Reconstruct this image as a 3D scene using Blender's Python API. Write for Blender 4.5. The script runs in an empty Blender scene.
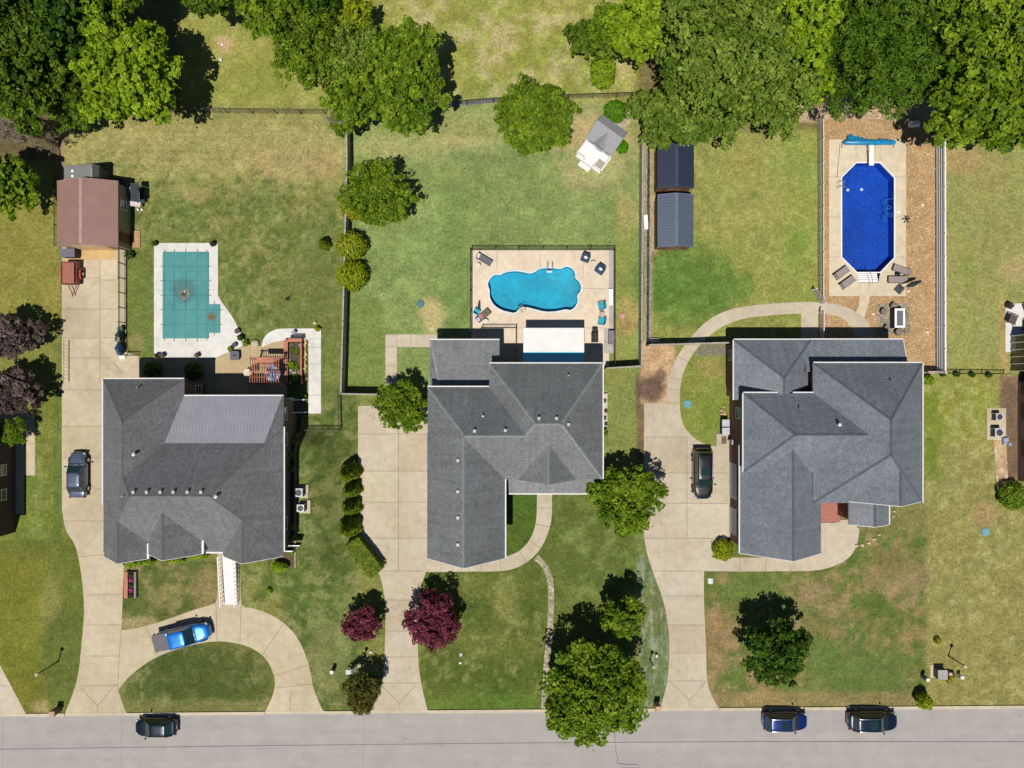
import bpy, bmesh, math, random
import numpy as np
from mathutils import Vector
from mathutils.geometry import tessellate_polygon

random.seed(7)
H, SC = 73.0, 0.103
scene = bpy.context.scene
COL = scene.collection

def P(px, py, z=0.0):
    k = SC * (H - z) / H
    return Vector(((px - 512) * k, (384 - py) * k, z))
def G(px, py, z=0.0):
    k = SC
    return Vector(((px - 512) * k, (384 - py) * k, z))
def _ss(t):
    t = min(1.0, max(0.0, t)); return t * t * (3 - 2 * t)
def gz(px, py):
    """height of the ground: a bank along the side of the metal-roofed house"""
    return 2.3 * _ss((352 - px) / 42) * _ss((px - 262) / 20) * _ss((py - 424) / 26) * (1 - _ss((py - 560) / 42))
def lin(c):
    c = c / 255.0
    return c / 12.92 if c <= 0.04045 else ((c + 0.055) / 1.055) ** 2.4
KAL = 0.80
def S(r, g, b, k=KAL):
    return (lin(r) * k, lin(g) * k * 1.02, lin(b) * k * 1.07)

# ------------------------------------------------------------------ materials
_mats = {}
def nt(name):
    m = bpy.data.materials.new(name)
    m.use_nodes = True
    t = m.node_tree
    b = t.nodes['Principled BSDF']
    return m, t, b
def node(t, kind, **kw):
    n = t.nodes.new(kind)
    for k, v in kw.items():
        setattr(n, k, v)
    return n
def lk(t, a, b):
    t.links.new(a, b)
def mathn(t, op, a, b=None, c=None):
    n = node(t, 'ShaderNodeMath', operation=op)
    for i, v in enumerate((a, b, c)):
        if v is None:
            continue
        if isinstance(v, (int, float)):
            n.inputs[i].default_value = v
        else:
            lk(t, v, n.inputs[i])
    return n.outputs[0]
def mixc(t, fac, a, b, mode='MIX'):
    n = node(t, 'ShaderNodeMix', data_type='RGBA', blend_type=mode)
    for i, v in ((0, fac), (6, a), (7, b)):
        if isinstance(v, (int, float)):
            n.inputs[i].default_value = v
        elif isinstance(v, tuple):
            n.inputs[i].default_value = (*v[:3], 1)
        else:
            lk(t, v, n.inputs[i])
    return n.outputs[2]
def noisef(t, vec, scale, detail=4, rough=0.6):
    n = node(t, 'ShaderNodeTexNoise')
    n.inputs['Scale'].default_value = scale
    n.inputs['Detail'].default_value = detail
    n.inputs['Roughness'].default_value = rough
    lk(t, vec, n.inputs['Vector'])
    return n.outputs['Fac']
def ramp(t, fac, lo, hi, a=0.0, b=1.0):
    n = node(t, 'ShaderNodeMapRange')
    n.inputs[1].default_value, n.inputs[2].default_value = lo, hi
    n.inputs[3].default_value, n.inputs[4].default_value = a, b
    lk(t, fac, n.inputs[0])
    return n.outputs[0]
def geopos(t):
    return node(t, 'ShaderNodeNewGeometry').outputs['Position']

def M(name, rgb, rough=0.7, var=0.2, scale=2.0, fine=0.15, fscale=18.0, metal=0.0, bump=0.0, coat=0.0, spec=0.5):
    """general painted / mineral surface with two sizes of mottling"""
    if name in _mats:
        return _mats[name]
    m, t, b = nt(name)
    p = geopos(t)
    f1 = ramp(t, noisef(t, p, scale, 5), 0.3, 0.7, 1 - var, 1 + var)
    f2 = ramp(t, noisef(t, p, fscale, 3), 0.3, 0.7, 1 - fine, 1 + fine)
    f = mathn(t, 'MULTIPLY', f1, f2)
    c = node(t, 'ShaderNodeVectorMath', operation='SCALE')
    c.inputs[0].default_value = rgb
    lk(t, f, c.inputs['Scale'])
    lk(t, c.outputs[0], b.inputs['Base Color'])
    b.inputs['Roughness'].default_value = rough
    b.inputs['Metallic'].default_value = metal
    b.inputs['Specular IOR Level'].default_value = spec
    b.inputs['Coat Weight'].default_value = coat
    b.inputs['Coat Roughness'].default_value = 0.04
    if bump:
        bn = node(t, 'ShaderNodeBump')
        bn.inputs['Strength'].default_value = bump
        bn.inputs['Distance'].default_value = 0.03
        lk(t, noisef(t, p, fscale, 4), bn.inputs['Height'])
        lk(t, bn.outputs[0], b.inputs['Normal'])
    _mats[name] = m
    return m

def mat_concrete(name, rgb, stain=(0.75, 0.68, 0.55), amt=0.45):
    if name in _mats:
        return _mats[name]
    m, t, b = nt(name)
    p = geopos(t)
    big = ramp(t, noisef(t, p, 0.22, 6, 0.62), 0.36, 0.68)
    mid = ramp(t, noisef(t, p, 1.3, 6, 0.7), 0.3, 0.72, 0.86, 1.12)
    fine = ramp(t, noisef(t, p, 14, 3), 0.3, 0.7, 0.93, 1.07)
    c1 = mixc(t, mathn(t, 'MULTIPLY', big, amt), rgb, tuple(a * s for a, s in zip(rgb, stain)))
    # slab to slab tone
    v = node(t, 'ShaderNodeTexVoronoi')
    v.inputs['Scale'].default_value = 0.22
    lk(t, p, v.inputs['Vector'])
    sep = node(t, 'ShaderNodeSeparateColor')
    lk(t, v.outputs['Color'], sep.inputs[0])
    slab = ramp(t, sep.outputs[0], 0, 1, 0.95, 1.05)
    f = mathn(t, 'MULTIPLY', mathn(t, 'MULTIPLY', mid, fine), slab)
    spots = ramp(t, noisef(t, p, 0.8, 3, 0.5), 0.66, 0.74, 1.0, 0.80)
    st = node(t, 'ShaderNodeVectorMath', operation='MULTIPLY'); st.inputs[1].default_value = (1.5, .16, 1)
    lk(t, p, st.inputs[0])
    scuff = ramp(t, noisef(t, st.outputs[0], 1.0, 5, .6), 0.58, 0.75, 1.0, 0.90)
    f = mathn(t, 'MULTIPLY', f, mathn(t, 'MULTIPLY', spots, scuff))
    sc = node(t, 'ShaderNodeVectorMath', operation='SCALE')
    lk(t, c1, sc.inputs[0]); lk(t, f, sc.inputs['Scale'])
    lk(t, sc.outputs[0], b.inputs['Base Color'])
    b.inputs['Roughness'].default_value = 0.9
    b.inputs['Specular IOR Level'].default_value = 0.2
    _mats[name] = m
    return m

def mat_road():
    m, t, b = nt('road_surface')
    p = geopos(t)
    st = node(t, 'ShaderNodeVectorMath', operation='MULTIPLY')
    st.inputs[1].default_value = (0.06, 0.9, 1)
    lk(t, p, st.inputs[0])
    streak = ramp(t, noisef(t, st.outputs[0], 1.0, 6), 0.3, 0.7, 0.93, 1.07)
    mid = ramp(t, noisef(t, p, 0.5, 7, 0.7), 0.3, 0.7, 0.9, 1.1)
    fine = ramp(t, noisef(t, p, 11, 4, 0.8), 0.3, 0.7, 0.9, 1.1)
    f = mathn(t, 'MULTIPLY', mathn(t, 'MULTIPLY', streak, mid), fine)
    sc = node(t, 'ShaderNodeVectorMath', operation='SCALE')
    sc.inputs[0].default_value = S(172, 167, 161)
    lk(t, f, sc.inputs['Scale'])
    lk(t, sc.outputs[0], b.inputs['Base Color'])
    b.inputs['Roughness'].default_value = 0.85
    b.inputs['Specular IOR Level'].default_value = 0.25
    return m

def mat_shingle(name, rgb, warm=(1, 1, 1)):
    m, t, b = nt(name)
    g = node(t, 'ShaderNodeNewGeometry')
    sp = node(t, 'ShaderNodeSeparateXYZ'); lk(t, g.outputs['Position'], sp.inputs[0])
    sn = node(t, 'ShaderNodeSeparateXYZ'); lk(t, g.outputs['True Normal'], sn.inputs[0])
    ew = mathn(t, 'GREATER_THAN', mathn(t, 'ABSOLUTE', sn.outputs[0]), mathn(t, 'ABSOLUTE', sn.outputs[1]))
    def pick(a, bb):
        return mathn(t, 'ADD', mathn(t, 'MULTIPLY', a, ew), mathn(t, 'MULTIPLY', bb, mathn(t, 'SUBTRACT', 1.0, ew)))
    along = pick(sp.outputs[1], sp.outputs[0])
    up = pick(sp.outputs[0], sp.outputs[1])
    cb = node(t, 'ShaderNodeCombineXYZ'); lk(t, along, cb.inputs[0]); lk(t, up, cb.inputs[1])
    br = node(t, 'ShaderNodeTexBrick')
    br.inputs['Scale'].default_value = 1.0
    br.inputs['Brick Width'].default_value = 0.24
    br.inputs['Row Height'].default_value = 0.115
    br.inputs['Mortar Size'].default_value = 0.012
    br.inputs['Color1'].default_value = (0.74, 0.74, 0.74, 1)
    br.inputs['Color2'].default_value = (1.28, 1.28, 1.28, 1)
    br.inputs['Mortar'].default_value = (0.7, 0.7, 0.7, 1)
    lk(t, cb.outputs[0], br.inputs['Vector'])
    p = g.outputs['Position']
    big = ramp(t, noisef(t, p, 0.35, 5), 0.3, 0.7, 0.88, 1.12)
    fine = ramp(t, noisef(t, p, 9, 4, 0.75), 0.3, 0.7, 0.75, 1.25)
    # streaks running down the slope
    st = node(t, 'ShaderNodeCombineXYZ')
    lk(t, mathn(t, 'MULTIPLY', along, 2.2), st.inputs[0]); lk(t, mathn(t, 'MULTIPLY', up, 0.12), st.inputs[1])
    streak = ramp(t, noisef(t, st.outputs[0], 1.0, 4), 0.3, 0.7, 0.87, 1.12)
    f = mathn(t, 'MULTIPLY', mathn(t, 'MULTIPLY', big, fine), streak)
    sc = node(t, 'ShaderNodeVectorMath', operation='SCALE')
    sc.inputs[0].default_value = rgb
    lk(t, f, sc.inputs['Scale'])
    lk(t, mixc(t, 0.75, sc.outputs[0], br.outputs['Color'], 'MULTIPLY'), b.inputs['Base Color'])
    b.inputs['Roughness'].default_value = 0.55
    b.inputs['Specular IOR Level'].default_value = 0.6
    return m

def mat_brick(name, c1, c2, mortar):
    m, t, b = nt(name)
    g = node(t, 'ShaderNodeNewGeometry')
    sp = node(t, 'ShaderNodeSeparateXYZ'); lk(t, g.outputs['Position'], sp.inputs[0])
    cb = node(t, 'ShaderNodeCombineXYZ')
    lk(t, mathn(t, 'ADD', sp.outputs[0], sp.outputs[1]), cb.inputs[0]); lk(t, sp.outputs[2], cb.inputs[1])
    br = node(t, 'ShaderNodeTexBrick')
    br.inputs['Scale'].default_value = 1.0
    br.inputs['Brick Width'].default_value = 0.23
    br.inputs['Row Height'].default_value = 0.075
    br.inputs['Mortar Size'].default_value = 0.008
    br.inputs['Color1'].default_value = (*c1, 1)
    br.inputs['Color2'].default_value = (*c2, 1)
    br.inputs['Mortar'].default_value = (*mortar, 1)
    lk(t, cb.outputs[0], br.inputs['Vector'])
    lk(t, br.outputs['Color'], b.inputs['Base Color'])
    b.inputs['Roughness'].default_value = 0.9
    return m

def mat_ribbed(name, rgb, axis='x', pitch=0.3, rough=0.45, metal=0.3):
    """standing-seam metal sheet: ribs run across AXIS"""
    m, t, b = nt(name)
    g = node(t, 'ShaderNodeNewGeometry')
    sp = node(t, 'ShaderNodeSeparateXYZ'); lk(t, g.outputs['Position'], sp.inputs[0])
    u = sp.outputs[0 if axis == 'x' else 1]
    fr = mathn(t, 'FRACT', mathn(t, 'DIVIDE', u, pitch))
    rib = mathn(t, 'LESS_THAN', fr, 0.16)
    sh = ramp(t, noisef(t, g.outputs['Position'], 0.8, 5), 0.3, 0.7, 0.92, 1.08)
    sc = node(t, 'ShaderNodeVectorMath', operation='SCALE')
    sc.inputs[0].default_value = rgb
    lk(t, mathn(t, 'MULTIPLY', sh, ramp(t, rib, 0, 1, 1.0, 0.8)), sc.inputs['Scale'])
    lk(t, sc.outputs[0], b.inputs['Base Color'])
    bn = node(t, 'ShaderNodeBump'); bn.inputs['Strength'].default_value = 0.5; bn.inputs['Distance'].default_value = 0.03
    lk(t, rib, bn.inputs['Height']); lk(t, bn.outputs[0], b.inputs['Normal'])
    b.inputs['Roughness'].default_value = rough
    b.inputs['Metallic'].default_value = metal
    return m

def mat_leaf(name, translucent=0.3):
    m, t, b = nt(name)
    at = node(t, 'ShaderNodeAttribute', attribute_name='Col')
    lk(t, at.outputs['Color'], b.inputs['Base Color'])
    b.inputs['Roughness'].default_value = 0.55
    b.inputs['Specular IOR Level'].default_value = 0.22
    tr = node(t, 'ShaderNodeBsdfTranslucent')
    lk(t, mixc(t, 1.0, at.outputs['Color'], (1.0, 1.2, 0.5), 'MULTIPLY'), tr.inputs['Color'])
    mx = node(t, 'ShaderNodeMixShader'); mx.inputs[0].default_value = translucent
    lk(t, b.outputs[0], mx.inputs[1]); lk(t, tr.outputs[0], mx.inputs[2])
    out = [n for n in t.nodes if n.type == 'OUTPUT_MATERIAL'][0]
    lk(t, mx.outputs[0], out.inputs['Surface'])
    return m

def mat_water(name, tint, nscale=2.2, bump=0.25):
    m, t, b = nt(name)
    t.nodes.remove(b)
    p = geopos(t)
    bn = node(t, 'ShaderNodeBump'); bn.inputs['Strength'].default_value = bump; bn.inputs['Distance'].default_value = 0.08
    lk(t, noisef(t, p, nscale, 5, 0.6), bn.inputs['Height'])
    tr = node(t, 'ShaderNodeBsdfTransparent'); tr.inputs[0].default_value = (*tint, 1)
    gl = node(t, 'ShaderNodeBsdfGlossy'); gl.inputs['Roughness'].default_value = 0.03
    lk(t, bn.outputs[0], gl.inputs['Normal'])
    fr = node(t, 'ShaderNodeFresnel'); fr.inputs['IOR'].default_value = 1.33
    lk(t, bn.outputs[0], fr.inputs['Normal'])
    mx = node(t, 'ShaderNodeMixShader')
    lk(t, fr.outputs[0], mx.inputs[0]); lk(t, tr.outputs[0], mx.inputs[1]); lk(t, gl.outputs[0], mx.inputs[2])
    out = [n for n in t.nodes if n.type == 'OUTPUT_MATERIAL'][0]
    lk(t, mx.outputs[0], out.inputs['Surface'])
    return m

def mat_liner(name, c1, c2, scale):
    m, t, b = nt(name)
    p = geopos(t)
    f = ramp(t, noisef(t, p, scale, 5, 0.75), 0.36, 0.64)
    f2 = ramp(t, noisef(t, p, 0.35, 3), 0.3, 0.7, 0.8, 1.2)
    sc = node(t, 'ShaderNodeVectorMath', operation='SCALE')
    lk(t, mixc(t, f, c1, c2), sc.inputs[0]); lk(t, f2, sc.inputs['Scale'])
    lk(t, sc.outputs[0], b.inputs['Base Color'])
    b.inputs['Roughness'].default_value = 0.5
    return m

def mat_ground():
    m, t, b = nt('lawn_grass')
    at = node(t, 'ShaderNodeAttribute', attribute_name='Col')
    p = geopos(t)
    n1 = ramp(t, noisef(t, p, 3.6, 7, 0.82), 0.3, 0.7, 0.42, 1.58)
    n2 = ramp(t, noisef(t, p, 1.1, 5, 0.7), 0.3, 0.7, 0.84, 1.16)
    sc = node(t, 'ShaderNodeVectorMath', operation='SCALE')
    lk(t, at.outputs['Color'], sc.inputs[0]); n3 = ramp(t, noisef(t, p, 10, 4, 0.7), 0.3, 0.7, 0.8, 1.2)
    lk(t, mathn(t, 'MULTIPLY', mathn(t, 'MULTIPLY', n1, n2), n3), sc.inputs['Scale'])
    # dry blades among the green ones
    dry = ramp(t, noisef(t, p, 2.3, 8, 0.85), 0.5, 0.68, 0.0, 0.5)
    drycol = mixc(t, 1.0, sc.outputs[0], (1.4, 1.25, 1.4), 'MULTIPLY')
    lk(t, mixc(t, dry, sc.outputs[0], drycol), b.inputs['Base Color'])
    b.inputs['Roughness'].default_value = 1.0
    b.inputs['Specular IOR Level'].default_value = 0.05
    bn = node(t, 'ShaderNodeBump'); bn.inputs['Strength'].default_value = 0.6; bn.inputs['Distance'].default_value = 0.06
    lk(t, noisef(t, p, 7, 6, 0.8), bn.inputs['Height']); lk(t, bn.outputs[0], b.inputs['Normal'])
    return m

def mat_pebble(name, c1, c2, c3, scale):
    m, t, b = nt(name)
    p = geopos(t)
    v = node(t, 'ShaderNodeTexVoronoi'); v.inputs['Scale'].default_value = scale
    lk(t, p, v.inputs['Vector'])
    sep = node(t, 'ShaderNodeSeparateColor'); lk(t, v.outputs['Color'], sep.inputs[0])
    c = mixc(t, ramp(t, sep.outputs[0], 0.15, 0.85), c1, c2)
    c = mixc(t, ramp(t, sep.outputs[1], 0.9, 0.93), c, c3)
    big = ramp(t, noisef(t, p, 0.6, 6, 0.7), 0.3, 0.7, 0.82, 1.18)
    edge = ramp(t, v.outputs['Distance'], 0.0, 0.7, 1.12, 0.72)
    sc = node(t, 'ShaderNodeVectorMath', operation='SCALE')
    lk(t, c, sc.inputs[0]); lk(t, mathn(t, 'MULTIPLY', big, edge), sc.inputs['Scale'])
    lk(t, sc.outputs[0], b.inputs['Base Color'])
    b.inputs['Roughness'].default_value = 0.95
    b.inputs['Specular IOR Level'].default_value = 0.1
    return m

def mat_glass():
    m, t, b = nt('dark_glass')
    b.inputs['Base Color'].default_value = (0.012, 0.034, 0.036, 1)
    b.inputs['Roughness'].default_value = 0.06
    b.inputs['Specular IOR Level'].default_value = 0.9
    _mats['dark_glass'] = m
    return m
GLASS = mat_glass()
LEAF = mat_leaf('leaf', 0.42)
LEAF_RED = mat_leaf('red_leaf', 0.2)
WHITE = M('white_paint', (0.78, 0.78, 0.78), 0.5, 0.05, 2, 0.04)
TRIM = M('trim_white', (0.62, 0.62, 0.62), 0.5, 0.06, 2, 0.05)
BLACK = M('black_metal', (0.012, 0.012, 0.013), 0.45, 0.1)
RUBBER = M('rubber', (0.012, 0.012, 0.012), 0.9, 0.1)
STEEL = M('steel', (0.55, 0.56, 0.58), 0.3, 0.08, metal=0.9)
BARK = M('bark', (0.09, 0.07, 0.05), 0.95, 0.35, 3, 0.3)
JOINT = M('joint', S(136, 123, 104), 0.95)
WOODRED = M('stained_redwood', S(190, 122, 96), 0.75, 0.2, 2, 0.2)
CONC = mat_concrete('concrete_tan', S(206, 192, 164))
CONC_B = mat_concrete('concrete_pink', S(205, 193, 171))
CONC_W = mat_concrete('concrete_white', S(228, 226, 218), (0.9, 0.88, 0.84), 0.4)
DECKM = mat_concrete('deck_cream', S(232, 216, 192), (0.9, 0.8, 0.7), 0.5)

# ------------------------------------------------------------------ mesh helpers
class MB:
    def __init__(s):
        s.v, s.f, s.m = [], [], []
    def add(s, vs, fs, m=0):
        n = len(s.v)
        s.v += [tuple(v) for v in vs]
        for f in fs:
            s.f.append([i + n for i in f]); s.m.append(m)
        return s
    def box(s, c, d, rz=0.0, m=0, taper=1.0):
        """c = centre of the bottom face, d = full sizes"""
        ca, sa = math.cos(rz), math.sin(rz)
        vs = []
        for k, z in ((1.0, 0), (taper, d[2])):
            for sx, sy in ((-1, -1), (1, -1), (1, 1), (-1, 1)):
                x, y = sx * d[0] / 2 * k, sy * d[1] / 2 * k
                vs.append((c[0] + x * ca - y * sa, c[1] + x * sa + y * ca, c[2] + z))
        return s.add(vs, [(3, 2, 1, 0), (4, 5, 6, 7), (0, 1, 5, 4), (1, 2, 6, 5), (2, 3, 7, 6), (3, 0, 4, 7)], m)
    def bar(s, a, b, w, h, m=0):
        a, b = Vector(a), Vector(b)
        d = (b - a).normalized()
        up = Vector((0, 0, 1)) if abs(d.z) < 0.998 else Vector((0, 1, 0))
        r = d.cross(up).normalized(); u = r.cross(d).normalized()
        vs = [q + r * (sx * w / 2) + u * (sz * h / 2) for q in (a, b) for sx, sz in ((-1, -1), (1, -1), (1, 1), (-1, 1))]
        return s.add(vs, [(3, 2, 1, 0), (4, 5, 6, 7), (0, 1, 5, 4), (1, 2, 6, 5), (2, 3, 7, 6), (3, 0, 4, 7)], m)
    def tube(s, pts, rs, n=8, m=0, cap=True):
        pts = [Vector(p) for p in pts]
        if not isinstance(rs, (list, tuple)):
            rs = [rs] * len(pts)
        vs, fs = [], []
        prev = None
        for i, p in enumerate(pts):
            d = (pts[min(i + 1, len(pts) - 1)] - pts[max(i - 1, 0)])
            d = d.normalized() if d.length > 1e-9 else Vector((0, 0, 1))
            if prev is None:
                r = d.cross(Vector((0, 0, 1)) if abs(d.z) < 0.9 else Vector((1, 0, 0))).normalized()
            else:
                r = (prev - d * prev.dot(d)).normalized()
            prev = r
            u = d.cross(r)
            for k in range(n):
                a = 2 * math.pi * k / n
                vs.append(p + (r * math.cos(a) + u * math.sin(a)) * rs[i])
        for i in range(len(pts) - 1):
            for k in range(n):
                fs.append((i * n + k, i * n + (k + 1) % n, (i + 1) * n + (k + 1) % n, (i + 1) * n + k))
        if cap:
            fs.append(tuple(range(n))[::-1]); fs.append(tuple(range((len(pts) - 1) * n, len(pts) * n)))
        return s.add(vs, fs, m)
    def lathe(s, c, prof, n=16, m=0):
        """prof = [(r, z)]"""
        vs, fs = [], []
        for r, z in prof:
            for k in range(n):
                a = 2 * math.pi * k / n
                vs.append((c[0] + r * math.cos(a), c[1] + r * math.sin(a), c[2] + z))
        for i in range(len(prof) - 1):
            for k in range(n):
                fs.append((i * n + k, i * n + (k + 1) % n, (i + 1) * n + (k + 1) % n, (i + 1) * n + k))
        fs.append(tuple(range(n))[::-1]); fs.append(tuple(range((len(prof) - 1) * n, len(prof) * n)))
        return s.add(vs, fs, m)
    def prism(s, pts, z0, z1, m=0):
        n = len(pts)
        vs = [(p[0], p[1], z0) for p in pts] + [(p[0], p[1], z1) for p in pts]
        return s.add(vs, [tuple(range(n))[::-1], tuple(range(n, 2 * n))] + [(i, (i + 1) % n, n + (i + 1) % n, n + i) for i in range(n)], m)
    def blob(s, c, r, seed=0, rough=0.18, m=0, nu=12, nv=8):
        rnd = random.Random(seed)
        ph = [rnd.uniform(0, 6.28) for _ in range(6)]
        vs, fs = [], []
        for i in range(nv + 1):
            th = math.pi * i / nv
            for k in range(nu):
                a = 2 * math.pi * k / nu
                q = 1 + rough * (math.sin(3 * a + ph[0]) * math.sin(2 * th + ph[1]) + 0.6 * math.sin(5 * a + ph[2] + 3 * th))
                vs.append((c[0] + r[0] * q * math.sin(th) * math.cos(a), c[1] + r[1] * q * math.sin(th) * math.sin(a), c[2] + r[2] * q * math.cos(th)))
        for i in range(nv):
            for k in range(nu):
                fs.append((i * nu + k, (i + 1) * nu + k, (i + 1) * nu + (k + 1) % nu, i * nu + (k + 1) % nu))
        return s.add(vs, fs, m)
    def build(s, name, mats, parent=None, world=False, smooth=False, loc=None, rz=0.0):
        me = bpy.data.meshes.new(name)
        off = Vector(loc) if loc is not None and world else (parent.location if (parent is not None and world) else Vector((0, 0, 0)))
        if parent is not None and world and parent.parent is not None:
            off = parent.location + parent.parent.location
        vs = [(v[0] - off[0], v[1] - off[1], v[2] - off[2]) for v in s.v]
        me.from_pydata(vs, [], s.f)
        if not isinstance(mats, (list, tuple)):
            mats = [mats]
        for mm in mats:
            me.materials.append(mm)
        me.polygons.foreach_set('material_index', s.m)
        bm = bmesh.new(); bm.from_mesh(me)
        bmesh.ops.recalc_face_normals(bm, faces=bm.faces)
        bm.to_mesh(me); bm.free()
        if smooth:
            me.polygons.foreach_set('use_smooth', [True] * len(me.polygons))
            try:
                me.set_sharp_from_angle(angle=math.radians(40))
            except Exception:
                pass
        me.update()
        o = bpy.data.objects.new(name, me)
        COL.objects.link(o)
        if parent is not None:
            o.parent = parent
        elif loc is not None:
            o.location = loc; o.rotation_euler = (0, 0, rz)
        return o

def tag(o, label=None, cat=None, group=None, kind=None):
    for k, v in (('label', label), ('category', cat), ('group', group), ('kind', kind)):
        if v:
            o[k] = v
    return o
def thing(name, label, cat, loc, rz=0.0, group=None):
    o = bpy.data.objects.new(name, None)
    o.empty_display_size = 0.3
    COL.objects.link(o)
    o.location = loc; o.rotation_euler = (0, 0, rz)
    return tag(o, label, cat, group)
def copy_thing(src, loc, rz, label, group=None):
    r = src.copy(); COL.objects.link(r)
    r.location = loc; r.rotation_euler = (0, 0, rz)
    r['label'] = label
    if group:
        r['group'] = group
    for ch in list(src.children):
        c = ch.copy(); COL.objects.link(c); c.parent = r
        for g in list(ch.children):
            d = g.copy(); COL.objects.link(d); d.parent = c
    return r

def crom(pts, n=6, closed=False):
    out = []
    N = len(pts)
    rng = range(N) if closed else range(N - 1)
    for i in rng:
        g = (lambda k: pts[k % N]) if closed else (lambda k: pts[max(0, min(N - 1, k))])
        p0, p1, p2, p3 = g(i - 1), g(i), g(i + 1), g(i + 2)
        for j in range(n):
            t = j / n
            out.append(tuple(0.5 * ((2 * b) + (c - a) * t + (2 * a - 5 * b + 4 * c - d) * t * t + (-a + 3 * b - 3 * c + d) * t ** 3)
                             for a, b, c, d in zip(p0, p1, p2, p3)))
    if not closed:
        out.append(tuple(pts[-1]))
    return out

def sheet(name, pts, z, mat, holes=(), joints=(), kind='structure', jw=0.05, jmat=None, label=None, cat=None, gz=None):
    """flat paved area from ground points in metres*px units"""
    loops = [[Vector((*G(*p)[:2], 0)) for p in lp] for lp in [pts] + list(holes)]
    tris = tessellate_polygon(loops)
    flat = [v for lp in loops for v in lp]
    mb = MB()
    mb.add([(v.x, v.y, z) for v in flat], tris)
    for a, b in joints:
        a, b = G(*a), G(*b)
        d = (b - a); d.z = 0
        nrm = Vector((-d.y, d.x, 0)).normalized() * jw / 2
        mb.add([(a.x + nrm.x, a.y + nrm.y, z + .003), (a.x - nrm.x, a.y - nrm.y, z + .003), (b.x - nrm.x, b.y - nrm.y, z + .003), (b.x + nrm.x, b.y + nrm.y, z + .003)], [(0, 1, 2, 3)], 1)
    # up-facing
    me_o = mb.build(name, [mat, jmat or JOINT])
    me = me_o.data
    bm = bmesh.new(); bm.from_mesh(me)
    for f in bm.faces:
        f.normal_update()
        if f.normal.z < 0:
            f.normal_flip()
    bm.to_mesh(me); bm.free()
    return tag(me_o, label, cat, None, kind)

# ------------------------------------------------------------------ pool outlines (image px at ground level)
POOL2 = crom([(488, 284), (490, 279.5), (494.5, 275), (500, 275.2), (506, 272.4), (515, 271.3), (523, 272.2), (530, 273.6), (535, 272), (540, 269), (547, 268.2), (556, 268.6), (561, 269),
         (566.5, 266.6), (572, 269), (575, 273.5), (575.3, 278), (579, 282), (581, 287), (580, 291.5), (577, 295.5), (577.6, 301), (575, 306.5), (570.5, 310), (565.5, 309.3), (556, 311.2), (545, 311.5),
         (535, 309.2), (528, 307.5), (521, 307.2), (518, 310), (515, 312.6), (510, 312.2), (501, 309.6), (494, 304.5), (490, 297.5), (489.6, 290)], 4, True)
POOL3 = [(856.5, 163), (880, 163), (894, 177.5), (894, 257.5), (880, 272), (857, 272), (842, 257), (842, 177.5)]
def inside(poly, x, y):
    """vectorised point in polygon"""
    r = np.zeros(x.shape, bool)
    n = len(poly)
    for i in range(n):
        x1, y1 = poly[i]; x2, y2 = poly[(i + 1) % n]
        if y1 == y2:
            continue
        c = ((y1 > y) != (y2 > y)) & (x < (x2 - x1) * (y - y1) / (y2 - y1) + x1)
        r ^= c
    return r

# ------------------------------------------------------------------ the ground
def vnoise(x, y, s, seed):
    rng = np.random.RandomState(seed)
    T = rng.rand(257, 257)
    u, v = x / s + 1000.37, y / s + 1000.71
    i, j = np.floor(u).astype(int), np.floor(v).astype(int)
    fu, fv = u - i, v - j
    fu = fu * fu * (3 - 2 * fu); fv = fv * fv * (3 - 2 * fv)
    i0, j0, i1, j1 = i % 256, j % 256, (i + 1) % 256, (j + 1) % 256
    return (T[i0, j0] * (1 - fu) + T[i1, j0] * fu) * (1 - fv) + (T[i0, j1] * (1 - fu) + T[i1, j1] * fu) * fv
def fbm(x, y, s, seed, o=4):
    r, a, t = 0, 1, 0
    for k in range(o):
        r = r + a * vnoise(x, y, s / 2 ** k, seed + k); t += a; a *= 0.6
    return r / t

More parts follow.
